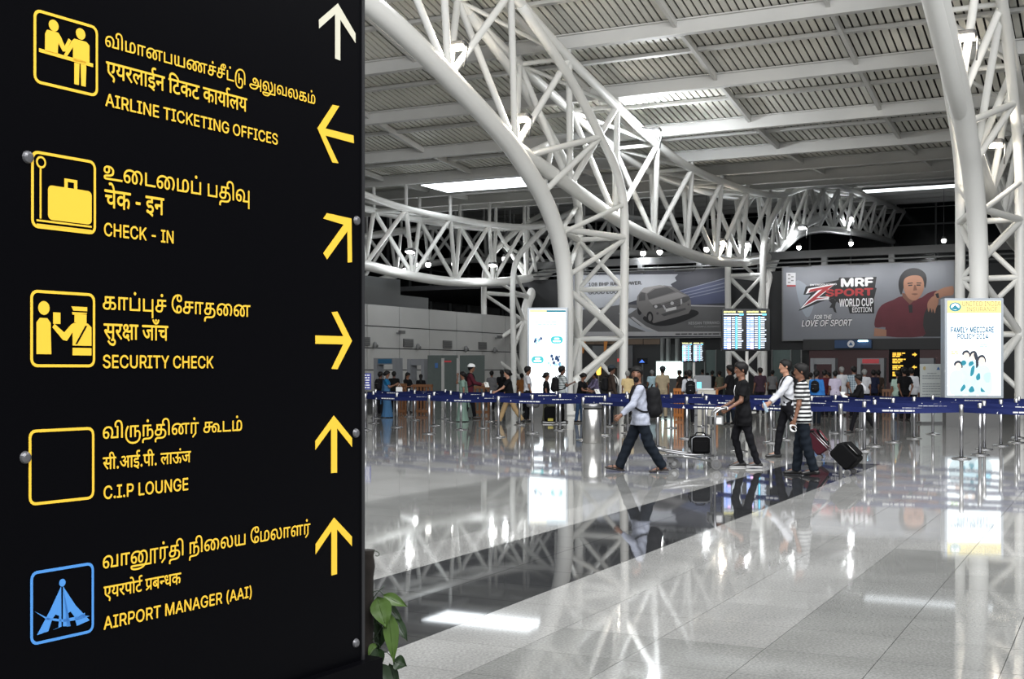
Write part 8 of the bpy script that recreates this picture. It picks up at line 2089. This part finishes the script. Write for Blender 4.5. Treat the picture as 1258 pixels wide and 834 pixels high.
J = bg('man in a dark brown jacket and cap facing away by the litter bin', 751, 449, 523, 10, pose=ST(), top='long', topm=K_BROWN, botm=K_JEAN, cap=M_BERET, hair='crew', skin='dark')
backpack(J, 'black rucksack on the man in the dark brown jacket', M_BPACK, .28, .42, .18)
bg('bald man in a straw yellow shirt seen from behind', 771, 456, 512, 80, pose=ST(), top='short', topm=K_YEL, botm=K_TROU, hair='grey')
bg('man in a pale sky blue shirt far off beside the bright white display', 801, 455, 500, 100, pose=ST(), top='short', topm=K_SKY, botm=K_TROU, hair='grey')
bg('policeman in khaki uniform and dark beret seen from behind', 814, 450.5, 514, 95, pose=ST(), top='short', topm=K_POLICE, botm=K_POLICE, cap=M_BERET, hair='crew', hem=-.02, skin='brown')
bg('person in a brown top in front of the bright white display', 835, 455, 500, 150, pose=ST(), top='short', topm=K_BROWN, botm=K_TROU)
bg('small dark figure at the edge of the bright white display', 842.5, 456, 497, 90, pose=ST(), top='short', topm=K_BLACK, botm=K_TROU)
J = bg('man in a white shirt with a rounded black backpack seen from behind', 847, 455, 521, 92, pose=ST(), top='rolled', topm=K_WHITE, botm=K_TROU, skin='brown')
backpack(J, 'rounded black backpack with a white badge on the white shirted man', M_BPACK, .30, .46, .18)
bg('dim figure in grey under the small departure screens', 863, 453.5, 494, 90, pose=ST(), top='short', topm=K_GREY, botm=K_TROU)
bg('short person in black beside the service kiosk', 869, 458, 494.5, 90, pose=ST(), top='short', topm=K_BLACK, botm=K_TROU)
bg('dark haired person in black in front of the glass partition', 875, 455.5, 498, 90, pose=ST(), top='short', topm=K_BLACK, botm=K_TROU)
bg('person in a patterned olive shirt by the middle lattice column', 884, 456, 499, 120, pose=ST(), top='short', topm=K_OLIVE, botm=K_TROU)
bg('person in black standing beyond the youth with the trolley', 897, 449, 522, 150, pose=dict(arms=((16, 8, 60, 10), (16, 8, 60, 10))), top='short', topm=K_BLACK, botm=K_JEAN, skin='brown')
bg('man in a dark plum shirt facing away beneath the flight boards', 934, 452, 509, 95, pose=ST(), top='short', topm=cloth('cotton_plum', (0.035, 0.02, 0.03)), botm=K_TROU)
bg('grey shirted figure just past the plum shirted man', 949, 455, 500, 90, pose=ST(), top='short', topm=K_GREY, botm=K_TROU)
bg('person with a grey shirt seen between the two walkers with bags', 975, 455, 510, 90, pose=ST(), top='short', topm=K_GREY, botm=K_TROU, skin='dark')
bg('person in a cream top just beyond the striped polo man', 996, 458, 509, 90, pose=ST(), top='short', topm=cloth('cotton_cream', (0.5, 0.48, 0.40)), botm=K_TROU)
J = bg('woman in a bright blue shirt with a dark rucksack', 1003, 455, 523, 60, pose=ST(), top='long', topm=K_BLUE, botm=K_JEAN, hair='bun')
backpack(J, 'dark rucksack of the woman in the bright blue shirt', M_BPACK, .24, .36, .12, straps=False)
bg('person in maroon standing in front of the first metal detector', 1013, 455, 512, 60, pose=ST(), top='short', topm=K_MAROON, botm=K_TROU)
bg('man in a white shirt bending forward beneath the metal detector', 1018, 458, 506, 180, pose=ST(), top='short', topm=K_WHITE, botm=K_TROU)
bg('man in a lavender shirt facing away in the security queue', 1026, 456, 513, 92, pose=ST(), top='short', topm=K_LAV, botm=K_JEAN)
bg('tall man in a long white shirt facing away in the security queue', 1034, 451, 510, 88, pose=ST(), top='short', topm=K_WHITE, botm=K_WHITE, hem=-.3, hair='grey', skin='brown')
bg('man in a blue grey plaid shirt with hands behind his back', 1049, 450.5, 513, 95, pose=BEHIND, top='short', topm=K_PLAID, botm=K_TROU)
bg('grey haired man in a white shirt in the security queue', 1062, 454, 511, 80, pose=ST(), top='short', topm=K_WHITE, botm=K_TROU, hair='grey')
bg('person in navy beside the grey haired man in the queue', 1073, 455, 509, 90, pose=ST(), top='short', topm=K_NAVY, botm=K_TROU, skin='dark')
bg('brown shirted person by the red plated metal detector', 1079, 455, 508, 90, pose=ST(), top='short', topm=K_BROWN, botm=K_TROU, skin='dark')
J = bg('walker in black with a white scarf over the shoulders, carrying papers', 1057, 459, 532, 180, pose=dict(lean=4, legs=((-24, 10, -14), (20, 6, 4)), arms=((30, 8, 60, 0), (20, 10, 70, 0)), nod=8), top='long', topm=K_BLACK, botm=K_TROU, skin='dark')
T = J['T']
MB().tube([tuple(T(.10, -.10, .36)), tuple(T(.03, -.09, .48)), tuple(T(-.07, 0, .50)), tuple(T(-.13, .02, .40)), tuple(T(-.15, .03, .28))], [.03, .045, .05, .06, .05], 8).ob('scarf', K_WHITE, J['t'])
sheet(J, 'white papers held in front by the walker with the white scarf', 0)
bg('man in a pale mint tee standing by the notice stand', 1103, 456, 515, 95, pose=ST(), top='short', topm=K_MINT, botm=K_JEAN2, hair='short')
bg('man in a black tee with hands clasped behind his back', 1111, 452, 517, 92, pose=BEHIND, top='short', topm=K_BLACK, botm=K_TROU, skin='brown')
bg('man in a white shirt between the black tee man and the notice stand', 1120, 452, 515, 70, pose=ST(), top='long', topm=K_WHITE, botm=K_TROU)
bg('person in lavender half hidden behind the notice stand', 1153, 460, 511, 90, pose=ST(), top='short', topm=K_LAV, botm=K_TROU)
